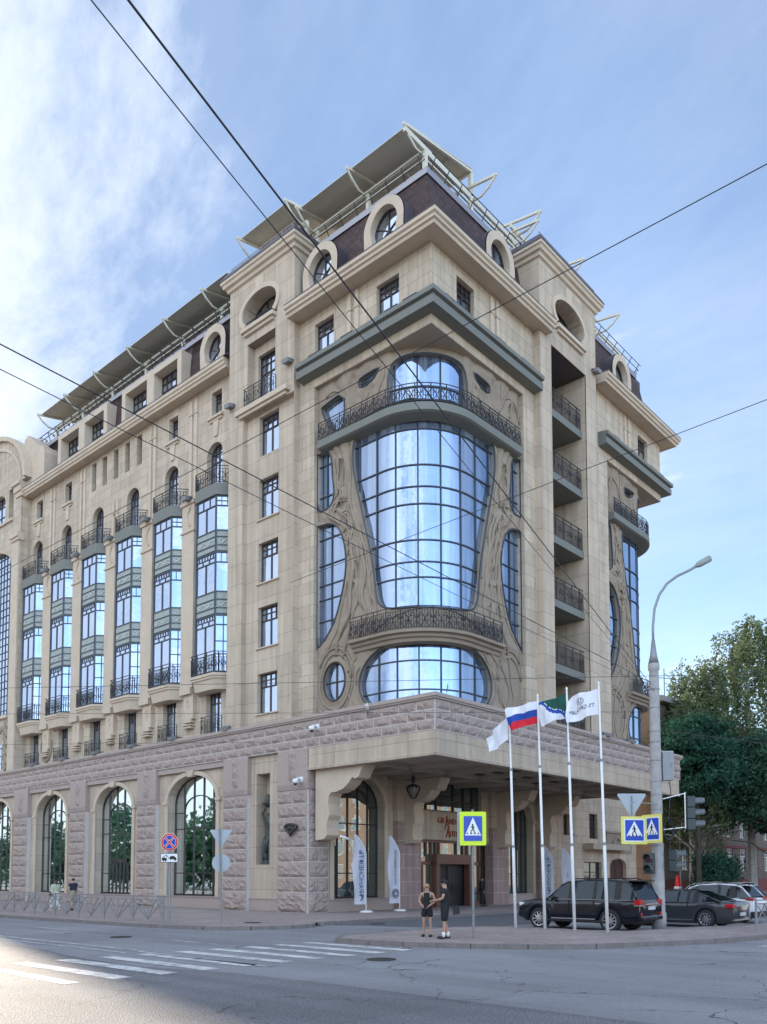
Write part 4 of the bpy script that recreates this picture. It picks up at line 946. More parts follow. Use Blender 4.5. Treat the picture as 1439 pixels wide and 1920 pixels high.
m = MB(); m.box(4.5, 22, 5.5, 41, 36.3, 38.9); m.build('penthouse_wall', SOFF, HOT)

# ================================================================== ground floor
def rock_rows(m, F, u0, u1, z0, z1, rows, bw=1.0, off=0):
    h = (z1-z0)/rows
    for r in range(rows):
        u = u0-(bw/2 if (r+off) % 2 else 0); i = 0
        while u < u1-.02:
            a, b = max(u, u0), min(u+bw, u1)
            rock(m, F, a, b, z0+r*h, z0+(r+1)*h, .075)
            u += bw; i += 1
CB = XE+.6    # end of the canopy along the side street
def granite_band():
    FA0, FB0 = FA(0), FB(0)
    m = MB(); rock_rows(m, FA0, 0.02, 53, 8.47, 9.86, 3, 1.06); rock_rows(m, FB0, .02, CB, 8.47, 9.86, 3, 1.06)
    m.build('granite_band', GRAN, HOT, norm=False)
    m = MB(); m.box(.0, .5, .02, 53, 8.45, 9.88); m.box(.02, CB, 0, .5, 8.45, 9.88)
    m.build('band_joints', MORT, HOT)
    m = MB(); strip(m, [(-.6, 9.86), (.1, 9.86), (.1, 9.92), (.16, 9.95), (.16, 10.12), (-.6, 10.16)], cornerpath(60, CB+.15)); m.build('granite_coping', GRANS, HOT)
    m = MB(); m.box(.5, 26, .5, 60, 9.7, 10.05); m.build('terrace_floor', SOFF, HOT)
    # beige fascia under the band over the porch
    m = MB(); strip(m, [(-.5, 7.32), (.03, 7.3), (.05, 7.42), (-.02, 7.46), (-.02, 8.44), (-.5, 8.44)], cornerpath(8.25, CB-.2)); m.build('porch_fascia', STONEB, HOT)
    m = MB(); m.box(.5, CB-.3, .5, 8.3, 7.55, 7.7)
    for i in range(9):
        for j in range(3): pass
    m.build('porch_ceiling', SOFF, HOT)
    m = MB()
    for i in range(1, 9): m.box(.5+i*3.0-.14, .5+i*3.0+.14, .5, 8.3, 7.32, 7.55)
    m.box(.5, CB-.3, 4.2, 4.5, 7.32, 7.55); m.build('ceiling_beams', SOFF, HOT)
    m = MB()
    for i in range(6):
        for j in range(3): m.box(9+i*1.5, 9.55+i*1.5, 5.3+j*.95, 5.6+j*.95, 7.28, 7.3) if 0 else m.box(8.8+i*1.5, 9.5+i*1.5, 1.4+j*1.2, 1.75+j*1.2, 7.5, 7.56); m.cut()
    m.build('ceiling_vent', IRON, HOT)
granite_band()

def pillar(F, u0, u1, side=None):
    """front sheet blocks + capital block"""
    m = MB(); z = 0
    lv = [(0, 1.05, 1), (1.05, 1.8, 2), (1.8, 2.62, 1), (2.62, 3.35, 2), (3.35, 4.15, 1), (4.15, 4.9, 2), (4.9, 5.62, 1), (5.62, 6.33, 2)]
    for a, b, n in lv:
        for k in range(n): rock(m, F, u0+(u1-u0)*k/n, u0+(u1-u0)*(k+1)/n, a, b, .10 if a else .15)
    c = (u0+u1)/2; rock(m, F, c-.34, c+.34, 6.72, 8.42, .13)
    o = m.build('pillar_blocks', GRAN, HOT, norm=False)
    m = MB(); m.fbox(F, u0, u1, 0, 6.33, 0, .9); m.build('pillar_core', MORT, o)
    m = MB(); m.fbox(F, u0-.03, u1+.03, 6.35, 6.7, -.05, .9); m.fbox(F, u0, u1, 6.7, 8.44, -.02, .9)
    for k in range(int((u1-u0)/.14)): m.fbox(F, u0+.1+k*.14, u0+.16+k*.14, 6.42, 6.64, -.08, -.04)
    m.build('capital', GRANS, o)
    return o
Fp = FA(0)
PIL = [(8.3, 10.6), (13.1, 15.25), (22.0, 24.1), (30.55, 32.7), (39.1, 41.35), (48.0, 50.2)]
for p in PIL: pillar(Fp, *p)
# the corner pillar's other faces
Fq = FB(8.28)
pillar(FB(8.28), .05, 1.5)
def arch_bay(F, a, b, g0, g1, pane=GLD, wallm=STONEB, lint=True, zt=8.44, zc=7.9, zs=6.35, door=False, sill=.72, dep=.55):
    m = MB(); wall(m, F, a, b, sill, zt, [(g0, g1, sill, zc, zc-zs)], dep); m.build('arch_wall', wallm, HOT)
    m = MB(); m.fbox(F, a, b, 0, sill-.06, -.06, .4); m.fbox(F, a, b, sill-.06, sill, -.12, .4)
    m.build('plinth', GRANS, HOT)
    if lint: m = MB(); m.fbox(F, a, b, 8.12, 8.45, -.2, .1); m.build('granite_lintel', GRANS, HOT)
    m = MB(); e = .16; o = arch_pts(g0-e-.12, g1+e+.12, zs, zc+e+.1, 18); i_ = arch_pts(g0, g1, zs, zc, 18)
    for k in range(18): m.prism([o[k], o[k+1], i_[k+1], i_[k]], F, -.12, .02)
    for u in (g0, g1): s_ = -1 if u == g0 else 1; m.fbox(F, min(u, u+s_*.3), max(u, u+s_*.3), sill, zs, -.09, .02); m.fbox(F, min(u-.02*s_, u+s_*.45), max(u-.02*s_, u+s_*.45), zs-.1, zs+.08, -.17, .02)
    c = (g0+g1)/2; m.prism([(c-.22, zc-.12), (c+.22, zc-.12), (c+.36, 8.15), (c-.36, 8.15)], F, -.22, .04); m.build('arch_surround', TRIM, HOT)
    # window with basket-arch glazing bars
    m = MB(); W = g1-g0; d = dep; bx = lambda u0, u1, z0, z1: m.fbox(F, u0, u1, z0, z1, d-.08, d)
    bx(g0, g0+.07, sill, zs); bx(g1-.07, g1, sill, zs); bx(g0, g1, sill, sill+.1)
    o = arch_pts(g0, g1, zs, zc, 18); i_ = arch_pts(g0+.08, g1-.08, zs, zc-.08, 18)
    for k in range(18): m.prism([o[k], o[k+1], i_[k+1], i_[k]], F, d-.08, d)
    def top(u): q = (u-c)/(W/2); return zs+(zc-zs)*sqrt(max(0, 1-q*q))-.03
    for q in (-.3, -.1, .1, .3): bx(c+W*q-.035, c+W*q+.035, sill, top(c+W*q))
    for z in (sill+1.35, 4.75): bx(g0, g1, z-.03, z+.03)
    for a_, b_ in ((g0, c-W*.3), (c+W*.3, g1)): bx(a_, b_, 5.7, 5.75)
    o = arch_pts(c-W*.3, c+W*.3, 5.9, 6.75, 14); i_ = arch_pts(c-W*.3+.05, c+W*.3-.05, 5.9, 6.69, 14)
    for k in range(14): m.prism([o[k], o[k+1], i_[k+1], i_[k]], F, d-.07, d-.01)
    if door: bx(c-.95, c-.88, .1, 3.0); bx(c+.88, c+.95, .1, 3.0); bx(c-.95, c+.95, 2.8, 3.0); bx(c-.04, c+.04, .1, 2.8)
    f = m.build('arched_window', FRAME, HOT)
    m = MB(); m.quad(*[F(u, z, d-.02) for u, z in [(g0, sill), (g1, sill)]+arch_pts(g0, g1, zs, zc, 18)]); m.build('pane', pane, f, norm=False)
for k in range(4):
    a, b = PIL[k+1][1], PIL[k+2][0]; c = (a+b)/2; w_ = (b-a)*.355 if k else 2.42
    arch_bay(FA(.28), a, b, c-w_, c+w_, door=(k == 1))
m = MB(); m.fbox(FA(.1), 50.2, 60, 0, 8.44, 0, 1); m.build('street_base_wall', GRANS, HOT)
# niche between the first two pillars
m = MB(); F = FA(.22); wall(m, F, 10.6, 13.1, .7, 8.44, [(11.5, 12.62, 2.5, 7.45)], .75); m.quad(F(11.5, 2.5, .75), F(12.62, 2.5, .75), F(12.62, 7.45, .75), F(11.5, 7.45, .75)); m.build('niche_wall', STONEB, HOT)
m = MB(); m.fbox(F, 10.6, 13.1, 0, .64, -.06, .3); m.fbox(F, 10.6, 13.1, .64, .7, -.1, .3); m.build('plinth', GRANS, HOT)

# entrance wall under the porch
EY = 8.35; E0 = FB(EY)
arch_bay(FB(EY+.05), 1.5, 6.75, 1.95, 5.95, zt=7.6, zc=7.35, zs=5.75, lint=False, sill=.68)
arch_bay(FB(EY+.05), 18.0, 22.0, 18.5, 21.6, zt=7.6, zc=7.1, zs=5.6, lint=False, sill=.68)
PILM = brickmat('smooth granite blocks', (.33, .225, .195), (.29, .20, .18), (.42, .36, .32), 1.2, .78, .02, bstr=.5, stain=.15)
m = MB(); m.fbox(E0, 6.75, 8.8, 0, 5.0, -.35, .3); m.cut(); m.fbox(E0, 16.2, 18.0, 0, 5.0, -.35, .3); m.cut(); m.fbox(E0, 22.0, 23.4, 0, 5.0, -.35, .3); m.build('porch_pilaster', PILM, HOT)
m = MB(); m.fbox(E0, 6.75, 8.8, 5.0, 7.6, -.3, .3); m.cut(); m.fbox(E0, 16.2, 18.0, 5.0, 7.6, -.3, .3); m.cut(); m.fbox(E0, 22.0, 23.4, 5.0, 7.6, -.3, .3); m.cut(); m.fbox(E0, 8.8, 15.4, 4.05, 5.8, -.05, .3); m.cut(); m.fbox(E0, 15.4, 16.2, 4.0, 7.6, -.02, .3); m.build('porch_wall', STONEB, HOT)
m = MB()   # scalloped brackets: profile in (distance out, z)
SCP = [(0, 7.34), (3.4, 7.34), (3.2, 7.05), (3.0, 6.72), (2.75, 6.66), (2.6, 6.75), (2.3, 6.45), (1.95, 6.22), (1.5, 6.1), (1.1, 6.08), (.95, 5.9), (.9, 5.55), (1.0, 5.2), (1.02, 4.95), (.85, 4.7), (.8, 4.3), (.85, 3.95), (.6, 3.75), (0, 3.7)]
def bracket(m, x, wd, s=1.0): m.prism([(q, z) for q, z in SCP], lambda u, z, d=0: (x+d, EY-.3-u*s, z), 0, wd)
bracket(m, .32, .85); m.cut(); bracket(m, 7.3, .85, .8); m.cut(); bracket(m, 16.7, .8, .8); m.cut(); bracket(m, 22.3, .8, .8)
m.build('porch_bracket', TRIM, HOT)
# entrance portal: glazing and doors
WOOD = mat('red brown door wood', (.13, .055, .038), .4, noise=.15)
m = MB(); F = FB(EY+.12)
for a, b in ((8.8, 8.9), (10.35, 10.45), (11.1, 11.2), (14.0, 14.15), (15.3, 15.4)): m.fbox(F, a, b, 0, 4.0, 0, .15)
for u in (9.9, 10.8, 12.9, 13.6, 14.7): m.fbox(F, u-.03, u+.03, 3.05, 4.0, 0, .1)
m.fbox(F, 8.8, 15.4, 3.9, 4.02, -.02, .15); m.fbox(F, 8.8, 11.1, 2.55, 2.75, 0, .15); m.fbox(F, 14.0, 15.4, 2.55, 2.75, 0, .15); m.fbox(F, 10.45, 14.1, 2.6, 3.2, -.35, .15); m.fbox(F, 10.45, 10.75, 0, 2.6, -.3, .1); m.fbox(F, 13.8, 14.1, 0, 2.6, -.3, .1)
m.fbox(F, 8.9, 11.1, 0, .25, .02, .12); m.fbox(F, 14.15, 15.3, 0, .25, .02, .12); m.fbox(F, 9.5, 9.58, .25, 2.55, .02, .1); 
door = m.build('entrance_portal', WOOD, HOT)
m = MB(); m.quad(F(8.8, 0, .12), F(10.6, 0, .12), F(10.6, 4, .12), F(8.8, 4, .12)); m.cut(); m.quad(F(10.6, 2.6, .12), F(15.4, 2.6, .12), F(15.4, 4, .12), F(10.6, 4, .12)); m.cut(); m.quad(F(13.9, 0, .12), F(15.4, 0, .12), F(15.4, 2.6, .12), F(13.9, 2.6, .12)); m.build('glass', GLD, door, norm=False)
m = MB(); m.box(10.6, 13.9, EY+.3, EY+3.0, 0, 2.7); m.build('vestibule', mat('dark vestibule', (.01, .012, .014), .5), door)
m = MB(); m.fbox(F, 12.1, 12.2, 0, 2.6, .05, .1); m.fbox(F, 10.75, 12.1, 2.5, 2.6, .05, .1); m.fbox(F, 12.95, 13.0, .9, 1.4, -.1, 0); m.build('sliding_door', FRAME, door)
m = MB()
for u in (9.9, 10.9, 12.6, 13.7, 14.6): m.fbox(F, u-.03, u+.03, 5.8, 7.5, 0, .1)
m.fbox(F, 8.8, 15.4, 5.8, 5.88, -.02, .1); m.fbox(F, 8.8, 15.4, 6.45, 6.5, 0, .1); f = m.build('window', FRAME, HOT)
m = MB(); m.quad(F(8.8, 5.8, .1), F(15.4, 5.8, .1), F(15.4, 7.55, .1), F(8.8, 7.55, .1)); m.build('pane', GLD, f, norm=False)
# service wall beyond the porch
m = MB(); S_ = FB(EY+.02); hs = [(25.9, 26.8, 4.9, 6.5), (29.9, 31.2, 4.75, 6.7), (28.9, 31.8, .3, 2.95), (33.2, 36.1, 0, 3.3, .7)]
wall(m, S_, 23.4, 38.0, 0, 8.5, hs, .35); m.quad(S_(38, 0, 0), S_(38, 8.5, 0), S_(38, 8.5, 6), S_(38, 0, 6)); m.build('service_wall', STONE, HOT)
for h in hs[:3]: window(HOT, S_, h[0], h[1], h[2], h[3], .3, 'H', pane=GLDN)
m = MB(); m.fbox(S_, 33.2, 36.1, 0, 3.2, .3, .4); m.fbox(S_, 34.6, 34.66, 0, 3.0, .27, .3); m.build('service_door', mat('dark red door', (.055, .022, .02), .5), HOT)
m = MB(); m.fbox(S_, 28.8, 35.0, 3.9, 4.35, -.9, .1); m.build('door_canopy', SOFF, HOT)
m = MB(); m.fbox(S_, 32.6, 37.0, 3.7, 5.3, -.08, .02); m.fbox(S_, 32.4, 37.2, 5.3, 5.45, -.2, .02); m.tube([S_(34.8+1.2*cos(t*.7), 4.5+.5*sin(t*1.3), -.12) for t in range(10)], .12, 5); m.build('carved_relief', CAST, HOT)
# side wing rising behind the second corner
m = MB(); m.box(26.2, 29.3, 14.0, 40, 0, 22.5); m.build('side_wing_wall', STONE, HOT)
m = MB(); strip(m, [(0, 21.9), (.9, 21.8), (1.0, 22.1), (1.2, 22.2), (1.2, 22.6), (0, 22.9)], lambda o: [(26.2, 14-o), (29.3+o, 14-o), (29.3+o, 40)]); m.build('main_cornice', TRIM, HOT)
# plain back volumes so the hotel has depth
m = MB(); m.box(1.6, 26.2, 3.5, 8.9, 10, 31.8) if 0 else m.box(4.6, 21.9, 4.6, 41, 10.1, 31.85); m.box(2.2, 25, 9.6, 52, .1, 9.7); m.build('rear_walls', STONE, HOT)

# ================================================================== objects fixed to the hotel
def flood(F, u, z, d, label, grp='floodlights on the hotel'):
    o = empty('floodlight', F(u, z, d), label=label, cat='floodlight', group=grp)
    dx = Vector(F(0, 0, -1))-Vector(F(0, 0, 0)); sx = Vector(F(1, 0, 0))-Vector(F(0, 0, 0))
    G = lambda a, b, c: tuple(sx*a+dx*c+Vector((0, 0, b)))
    m = MB(); P = lambda uu, zz, dd=0: G(uu, zz, -dd)
    m.add([G(-.24, 0, -.05), G(.24, 0, -.05), G(.24, -.12, .40), G(-.24, -.12, .40), G(-.24, .2, 0), G(.24, .2, 0), G(.24, .06, .46), G(-.24, .06, .46)], [(0, 3, 2, 1), (4, 5, 6, 7), (0, 1, 5, 4), (1, 2, 6, 5), (2, 3, 7, 6), (3, 0, 4, 7)])
    m.build('lamp_housing', STEEL, o); m = MB(); m.bar(G(-.27, .05, .15), G(-.27, .1, -.3), .02); m.bar(G(.27, .05, .15), G(.27, .1, -.3), .02); m.bar(G(-.27, .1, -.28), G(.27, .1, -.28), .02); m.build('bracket', IRON, o)
    return o
ords = ['first', 'second', 'third', 'fourth', 'fifth', 'sixth']
for i, c in enumerate(BC): flood(FA(-.02), c-1.75 if i else 15.0, 10.22, .1, 'grey floodlight on the granite coping below the %s glazed bay from the tower' % ords[i])
for k in range(5): flood(FA(.3), BC[k]+2.0, 24.95, 0, 'grey floodlight atop the pilaster between the %s and %s bays left of the tower' % (ords[k], ords[k+1]))
flood(FA(.08), 9.9, 29.6, 0, 'grey floodlight beside the green metal ledge on the left stair tower')
flood(FA(.08), 14.9, 29.0, 0, 'grey floodlight left of the balconied window on the left stair tower')
flood(FB(.08), 15.7, 32.2, 0, 'grey floodlight high on the right stair tower above the loggias')
flood(FB(0), 16.3, 10.2, .1, 'grey floodlight on the coping above the flag with the round emblem'); flood(FB(0), 19.5, 10.2, .1, 'grey floodlight on the coping below the right cast stone panel'); flood(FB(0), 22.6, 10.2, .1, 'grey floodlight on the coping nearest the street lamp post')
def dome_cam(loc, dirn, label):
    o = empty('security_camera', loc, label=label, cat='camera', group='white security cameras'); d = Vector(dirn)
    m = MB(); m.tube([Vector((0, 0, .12)), d*.25+Vector((0, 0, .18)), d*.42+Vector((0, 0, .1))], .06, 8); m.ball(tuple(d*.42+Vector((0, 0, .02))), (.17, .17, .14), 12, 8); m.box(-.08, .08, -.1, .1, -.02, .28); m.build('housing', WHITE, o, smooth=True)
    m = MB(); m.ball(tuple(d*.42+Vector((0, 0, -.08))), .11, 10, 6); m.build('lens', IRON, o, smooth=True); return o
dome_cam((-.02, 7.55, 9.3), (-1, 0, 0), 'white dome security camera on the rough granite band above the porch fascia')
dome_cam((-.06, 8.7, 6.7), (-1, 0, 0), 'white dome security camera on the capital of the corner pillar')
def bullet(loc, d, label):
    o = empty('security_camera', loc, label=label, cat='camera', group='white security cameras'); d = Vector(d)
    m = MB(); m.tube([Vector((0, 0, 0)), d*.6], .07, 8); m.build('housing', WHITE, o, smooth=True); m = MB(); m.tube([d*.1, d*.05+Vector((0, 0, -.25))], .03, 6); m.tube([d*.6, d*.62], .05, 8); m.build('bracket', IRON, o)
bullet((-.2, 3.9, 9.75), (-.6, -.35, .5), 'white tube camera slanting from the coping left of the porch corner')
bullet((.95, 6.9, 3.9), (.9, -.3, -.25), 'white tube camera at the foot of the scalloped bracket on the corner pillar')
bullet((26.9, 8.2, 5.0), (-.3, -.8, -.3), 'white tube camera on the service wall left of the small canopy')
# emblem on the corner pillar
m = MB(); F = Fp; u, z = 9.35, 4.35
m.tube([F(u-.45, z+.1, -.2), F(u-.2, z+.2, -.25), F(u+.2, z+.2, -.25), F(u+.45, z+.1, -.2)], .07, 6); m.tube([F(u-.45, z+.1, -.2), F(u-.25, z-.1, -.22), F(u, z-.28, -.22), F(u+.25, z-.1, -.22), F(u+.45, z+.1, -.2)], .09, 6); m.ball(F(u, z, -.22), (.1, .28, .13)); m.tube([F(u, z-.25, -.2), F(u+.05, z-.42, -.2)], .06, 6)
m.build('bronze_emblem', mat('dark bronze', (.05, .05, .045), .5, metal=.5), None, smooth=True, label='dark bronze winged emblem fixed to the rough granite corner pillar', cat='emblem')

# ------------------------------------------------------------------ human figures (skin modifier)
def skin(name, nodes, edges, m, parent=None, sub=1, root=0):
    """nodes: list of (x,y,z,r[,r2])"""
    me = bpy.data.meshes.new(name); me.from_pydata([n[:3] for n in nodes], edges, []); o = bpy.data.objects.new(name, me); COL.objects.link(o)
    md = o.modifiers.new('s', 'SKIN'); md.use_smooth_shade = True
    for i, n in enumerate(nodes): 
        sv = me.skin_vertices[0].data[i]; sv.radius = (n[3], n[4] if len(n) > 4 else n[3]); sv.use_root = (i == root)
    if sub: sb = o.modifiers.new('b', 'SUBSURF'); sb.levels = sub; sb.render_levels = sub
    dg = bpy.context.evaluated_depsgraph_get(); me2 = bpy.data.meshes.new_from_object(o.evaluated_get(dg))
    bpy.data.objects.remove(o); bpy.data.meshes.remove(me); me2.name = name; me2.materials.clear(); me2.materials.append(m)
    me2.polygons.foreach_set('use_smooth', [True]*len(me2.polygons))
    o2 = bpy.data.objects.new(name, me2); COL.objects.link(o2)
    if parent is not None: o2.parent = parent
    return o2
SKIN = mat('skin', (.42, .25, .18), .6)
def person(loc, rz, H, J, cl, label, name='person'):
    """J: joint dict in metres for a 1.75 m figure, facing +X; L = left (+Y)."""
    s = H/1.75; o = empty(name, loc, rz, label=label, cat='person')
    D = dict(pel=(0, 0, .95), waist=(0, 0, 1.1), chest=(0, 0, 1.32), neck=(.0, 0, 1.48), head=(.02, 0, 1.60), top=(.01, 0, 1.70),
             shL=(0, .19, 1.42), shR=(0, -.19, 1.42), elL=(0, .25, 1.14), elR=(0, -.25, 1.14), wrL=(.05, .26, .9), wrR=(.05, -.26, .9),
             hiL=(0, .09, .92), hiR=(0, -.09, .92), knL=(.02, .11, .5), knR=(.02, -.11, .5), anL=(-.02, .12, .08), anR=(-.02, -.12, .08))
    D.update(J); V = {k: Vector(v) for k, v in D.items()}
    nodes = []; edges = []; idx = {}
    def N(k, p, r, r2=None): idx[k] = len(nodes); nodes.append((*[c*s for c in p], r*s, (r2 or r)*s))
    def Eg(a, b): edges.append((idx[a], idx[b]))
    bw = cl.get('build', 1)
    N('pel', V['pel'], .105*bw, .14*bw); N('waist', V['waist'], .09*bw, .125*bw); N('chest', V['chest'], .10*bw, .15*bw); N('neck', V['neck'], .052); N('head', V['head'], .072, .068); N('top', V['top'], .070, .066)
    for a, b in (('pel', 'waist'), ('waist', 'chest'), ('chest', 'neck'), ('neck', 'head'), ('head', 'top')): Eg(a, b)
    for S in 'LR':
        N('sh'+S, V['sh'+S], .055*bw); N('el'+S, V['el'+S], .040); N('wr'+S, V['wr'+S], .027)
        Eg('chest', 'sh'+S); Eg('sh'+S, 'el'+S); Eg('el'+S, 'wr'+S)
        d = (V['wr'+S]-V['el'+S]).normalized(); palm = V['wr'+S]+d*.06; N('pa'+S, palm, .030, .022); Eg('wr'+S, 'pa'+S)
        side = d.orthogonal().normalized()
        for f in range(4):
            off = side*((f-1.5)*.02); L_ = (.07, .078, .074, .058)[f]
            N('f%d%s' % (f, S), palm+d*.035+off, .0085); N('g%d%s' % (f, S), palm+d*(.035+L_*.6)+off+side.cross(d)*.008, .0078); N('h%d%s' % (f, S), palm+d*(.035+L_)+off+side.cross(d)*.02, .007)
            Eg('pa'+S, 'f%d%s' % (f, S)); Eg('f%d%s' % (f, S), 'g%d%s' % (f, S)); Eg('g%d%s' % (f, S), 'h%d%s' % (f, S))
        N('t'+S, palm+side*.035, .010); N('u'+S, palm+side*.055+d*.035, .009); Eg('pa'+S, 't'+S); Eg('t'+S, 'u'+S)
        N('hi'+S, V['hi'+S], .085*bw); N('kn'+S, V['kn'+S], .055); N('ca'+S, V['kn'+S].lerp(V['an'+S], .3)+Vector((-.015, 0, 0)), .054); N('an'+S, V['an'+S], .036); N('fo'+S, V['an'+S]+Vector((.13, 0, -.045)), .035, .03)
        Eg('pel', 'hi'+S); Eg('hi'+S, 'kn'+S); Eg('kn'+S, 'ca'+S); Eg('ca'+S, 'an'+S); Eg('an'+S, 'fo'+S)
    body = skin('body', nodes, edges, cl.get('skin', SKIN), o)
    hd = V['head']*s; yaw = cl.get('look', 0); R_ = Matrix.Rotation(yaw, 4, 'Z'); fx = lambda a, b, c: tuple(hd+R_@(Vector((a, b, c))*s))
    m = MB(); m.ball(fx(.085, 0, .0), (.018*s, .012*s, .022*s), 6, 4); m.ball(fx(.06, 0, -.055), (.03*s, .035*s, .03*s), 8, 5); m.build('nose', cl.get('skin', SKIN), body, smooth=True); m = MB(); m.ball(fx(0, .076, .01), (.018*s, .01*s, .028*s), 6, 4); m.cut(); m.ball(fx(0, -.076, .01), (.018*s, .01*s, .028*s), 6, 4); m.build('ear', cl.get('skin', SKIN), body, smooth=True)
    m = MB(); [(m.ball(fx(.075, q, .028), .009*s, 6, 4), m.cut()) for q in (-.028, .028)]; m.build('eye', IRON, body)
    m = MB(); m.ball(fx(.078, 0, -.035), (.006*s, .022*s, .006*s), 6, 4); m.build('mouth', mat('lips', (.3, .1, .09), .6), body)
    # hair
    m = MB(); hr = cl.get('hair', (.03, .02, .015)); hm = mat('hair', hr, .8)
    if cl.get('long'): m.ball(fx(-.025, 0, .045), (.095*s, .088*s, .10*s), 12, 8); m.ball(fx(-.085, 0, -.0), (.055*s, .07*s, .10*s), 10, 6); m.ball(fx(-.12, 0, .08), .045*s, 8, 6)
    else: m.ball(fx(-.02, 0, .055), (.09*s, .083*s, .075*s), 12, 8)
    m.build('hair', hm, body, smooth=True)
    if cl.get('cap'):
        m = MB(); m.ball(fx(-.005, 0, .07), (.105*s, .09*s, .065*s), 12, 8); m.add([fx(.06, -.07, .06), fx(.18, -.05, .045), fx(.18, .05, .045), fx(.06, .07, .06), fx(.06, -.07, .075), fx(.18, -.05, .06), fx(.18, .05, .06), fx(.06, .07, .075)], [(0, 1, 2, 3), (4, 5, 6, 7), (0, 1, 5, 4), (1, 2, 6, 5), (2, 3, 7, 6), (3, 0, 4, 7)]); m.build('cap', mat('cap cloth', cl['cap'], .8), o)
    if cl.get('glasses'):
        m = MB(); [m.ball(fx(.082, q, .03), (.008*s, .028*s, .02*s), 8, 5) for q in (-.03, .03)]; m.build('sunglasses', mat('red lens', (.12, .02, .02), .2), o)
    # top garment
    g = .034*s*cl.get('loose', 1)
    def cn(keys, ed, nm, mt, grow=g):
        nn = []; ix = {}
        for k in keys:
            if isinstance(k, str): n = nodes[idx[k]]; ix[k] = len(nn); nn.append((n[0], n[1], n[2], n[3]+grow, n[4]+grow))
            else:
                kk, a, b, t = k; pa, pb = Vector(nodes[idx[a]][:3]), Vector(nodes[idx[b]][:3]); p = pa.lerp(pb, t); ra = nodes[idx[a]][3]*(1-t)+nodes[idx[b]][3]*t; rb = nodes[idx[a]][4]*(1-t)+nodes[idx[b]][4]*t
                ix[kk] = len(nn); nn.append((*p, ra+grow*1.2, rb+grow*1.2))
        return skin(nm, nn, [(ix[a], ix[b]) for a, b in ed], mt, o)
    st = cl.get('sleeve', 0); nodes.append((nodes[idx['pel']][0], nodes[idx['pel']][1], nodes[idx['pel']][2]-.13*s, nodes[idx['pel']][3], nodes[idx['pel']][4])); idx['hem'] = len(nodes)-1; keys = ['hem', 'waist', 'chest', ('nk', 'chest', 'neck', .72)]; ed = [('hem', 'waist'), ('waist', 'chest'), ('chest', 'nk')]
    for S in 'LR':
        keys.append('sh'+S); ed.append(('chest', 'sh'+S))
        if st == 1: keys.append(('sl'+S, 'sh'+S, 'el'+S, .6)); ed.append(('sh'+S, 'sl'+S))
        if st == 2: keys += ['el'+S, ('sl'+S, 'el'+S, 'wr'+S, .93)]; ed += [('sh'+S, 'el'+S), ('el'+S, 'sl'+S)]
    if st == 0:
        keys = ['hem', 'waist', 'chest', ('a', 'chest', 'shL', .8), ('b', 'chest', 'shR', .8), ('nk', 'chest', 'neck', .35)]; ed = [('hem', 'waist'), ('waist', 'chest'), ('chest', 'a'), ('chest', 'b'), ('chest', 'nk')]
    cn(keys, ed, cl.get('topname', 'shirt'), mat('top cloth', cl['top'], .85, noise=.1, nscale=20))
    lt = cl.get('leg', 1); keys = [('wb', 'waist', 'chest', .25), 'waist', 'pel']; ed = [('wb', 'waist'), ('waist', 'pel')]
    for S in 'LR':
        keys.append('hi'+S); ed.append(('pel', 'hi'+S))
        if lt == 1: keys.append(('le'+S, 'hi'+S, 'kn'+S, cl.get('shortlen', .72))); ed.append(('hi'+S, 'le'+S))
        else: keys += ['kn'+S, 'ca'+S, ('le'+S, 'ca'+S, 'an'+S, .95)]; ed += [('hi'+S, 'kn'+S), ('kn'+S, 'ca'+S), ('ca'+S, 'le'+S)]
    cn(keys, ed, 'shorts' if lt == 1 else 'trousers', mat('leg cloth', cl['legs'], .85, noise=.1, nscale=20), g*1.25)
    for S in 'LR':
        a = Vector(nodes[idx['an'+S]][:3]); m = MB(); m.ball((a.x+.06*s, a.y, a.z-.035*s), (.145*s, .052*s, .048*s), 12, 7); m.build('shoe', mat('shoe', cl.get('shoe', (.03, .03, .03)), .6), o, smooth=True)
        if cl.get('sock'): m = MB(); m.tube([(a.x, a.y, a.z-.02*s), (a.x, a.y, a.z+.12*s)], .048*s, 10); m.build('sock', mat('sock', cl['sock'], .9), o, smooth=True)
    return o
PW = person((-8.85, -6.62, 0), radians(205), 1.66, dict(elL=(.02, .28, 1.16), wrL=(.2, .12, 1.02), elR=(.02, -.27, 1.16), wrR=(.17, -.15, 1.05), anR=(-.05, -.14, .08), anL=(.03, .13, .08)),
           dict(top=(.012, .016, .013), legs=(.012, .013, .016), sleeve=0, leg=1, shortlen=.72, hair=(.36, .24, .13), long=1, glasses=1, build=.9, shoe=(.02, .02, .02), look=.3), 'woman with blond hair and red sunglasses in black tank top and shorts')
PM = person((-9.15, -7.55, 0), radians(125), 1.80, dict(elL=(.06, .26, 1.17), wrL=(.3, .12, 1.12), elR=(.10, -.24, 1.18), wrR=(.3, -.05, 1.1), anR=(-.08, -.13, .08), anL=(.04, .12, .08)),
           dict(top=(.014, .016, .019), legs=(.012, .013, .016), sleeve=1, leg=1, shortlen=1.05, hair=(.03, .02, .02), cap=(.015, .015, .018), build=1.08, shoe=(.02, .02, .022), sock=(.75, .75, .75)), 'man in black cap, black t-shirt, black shorts and white socks facing the woman')
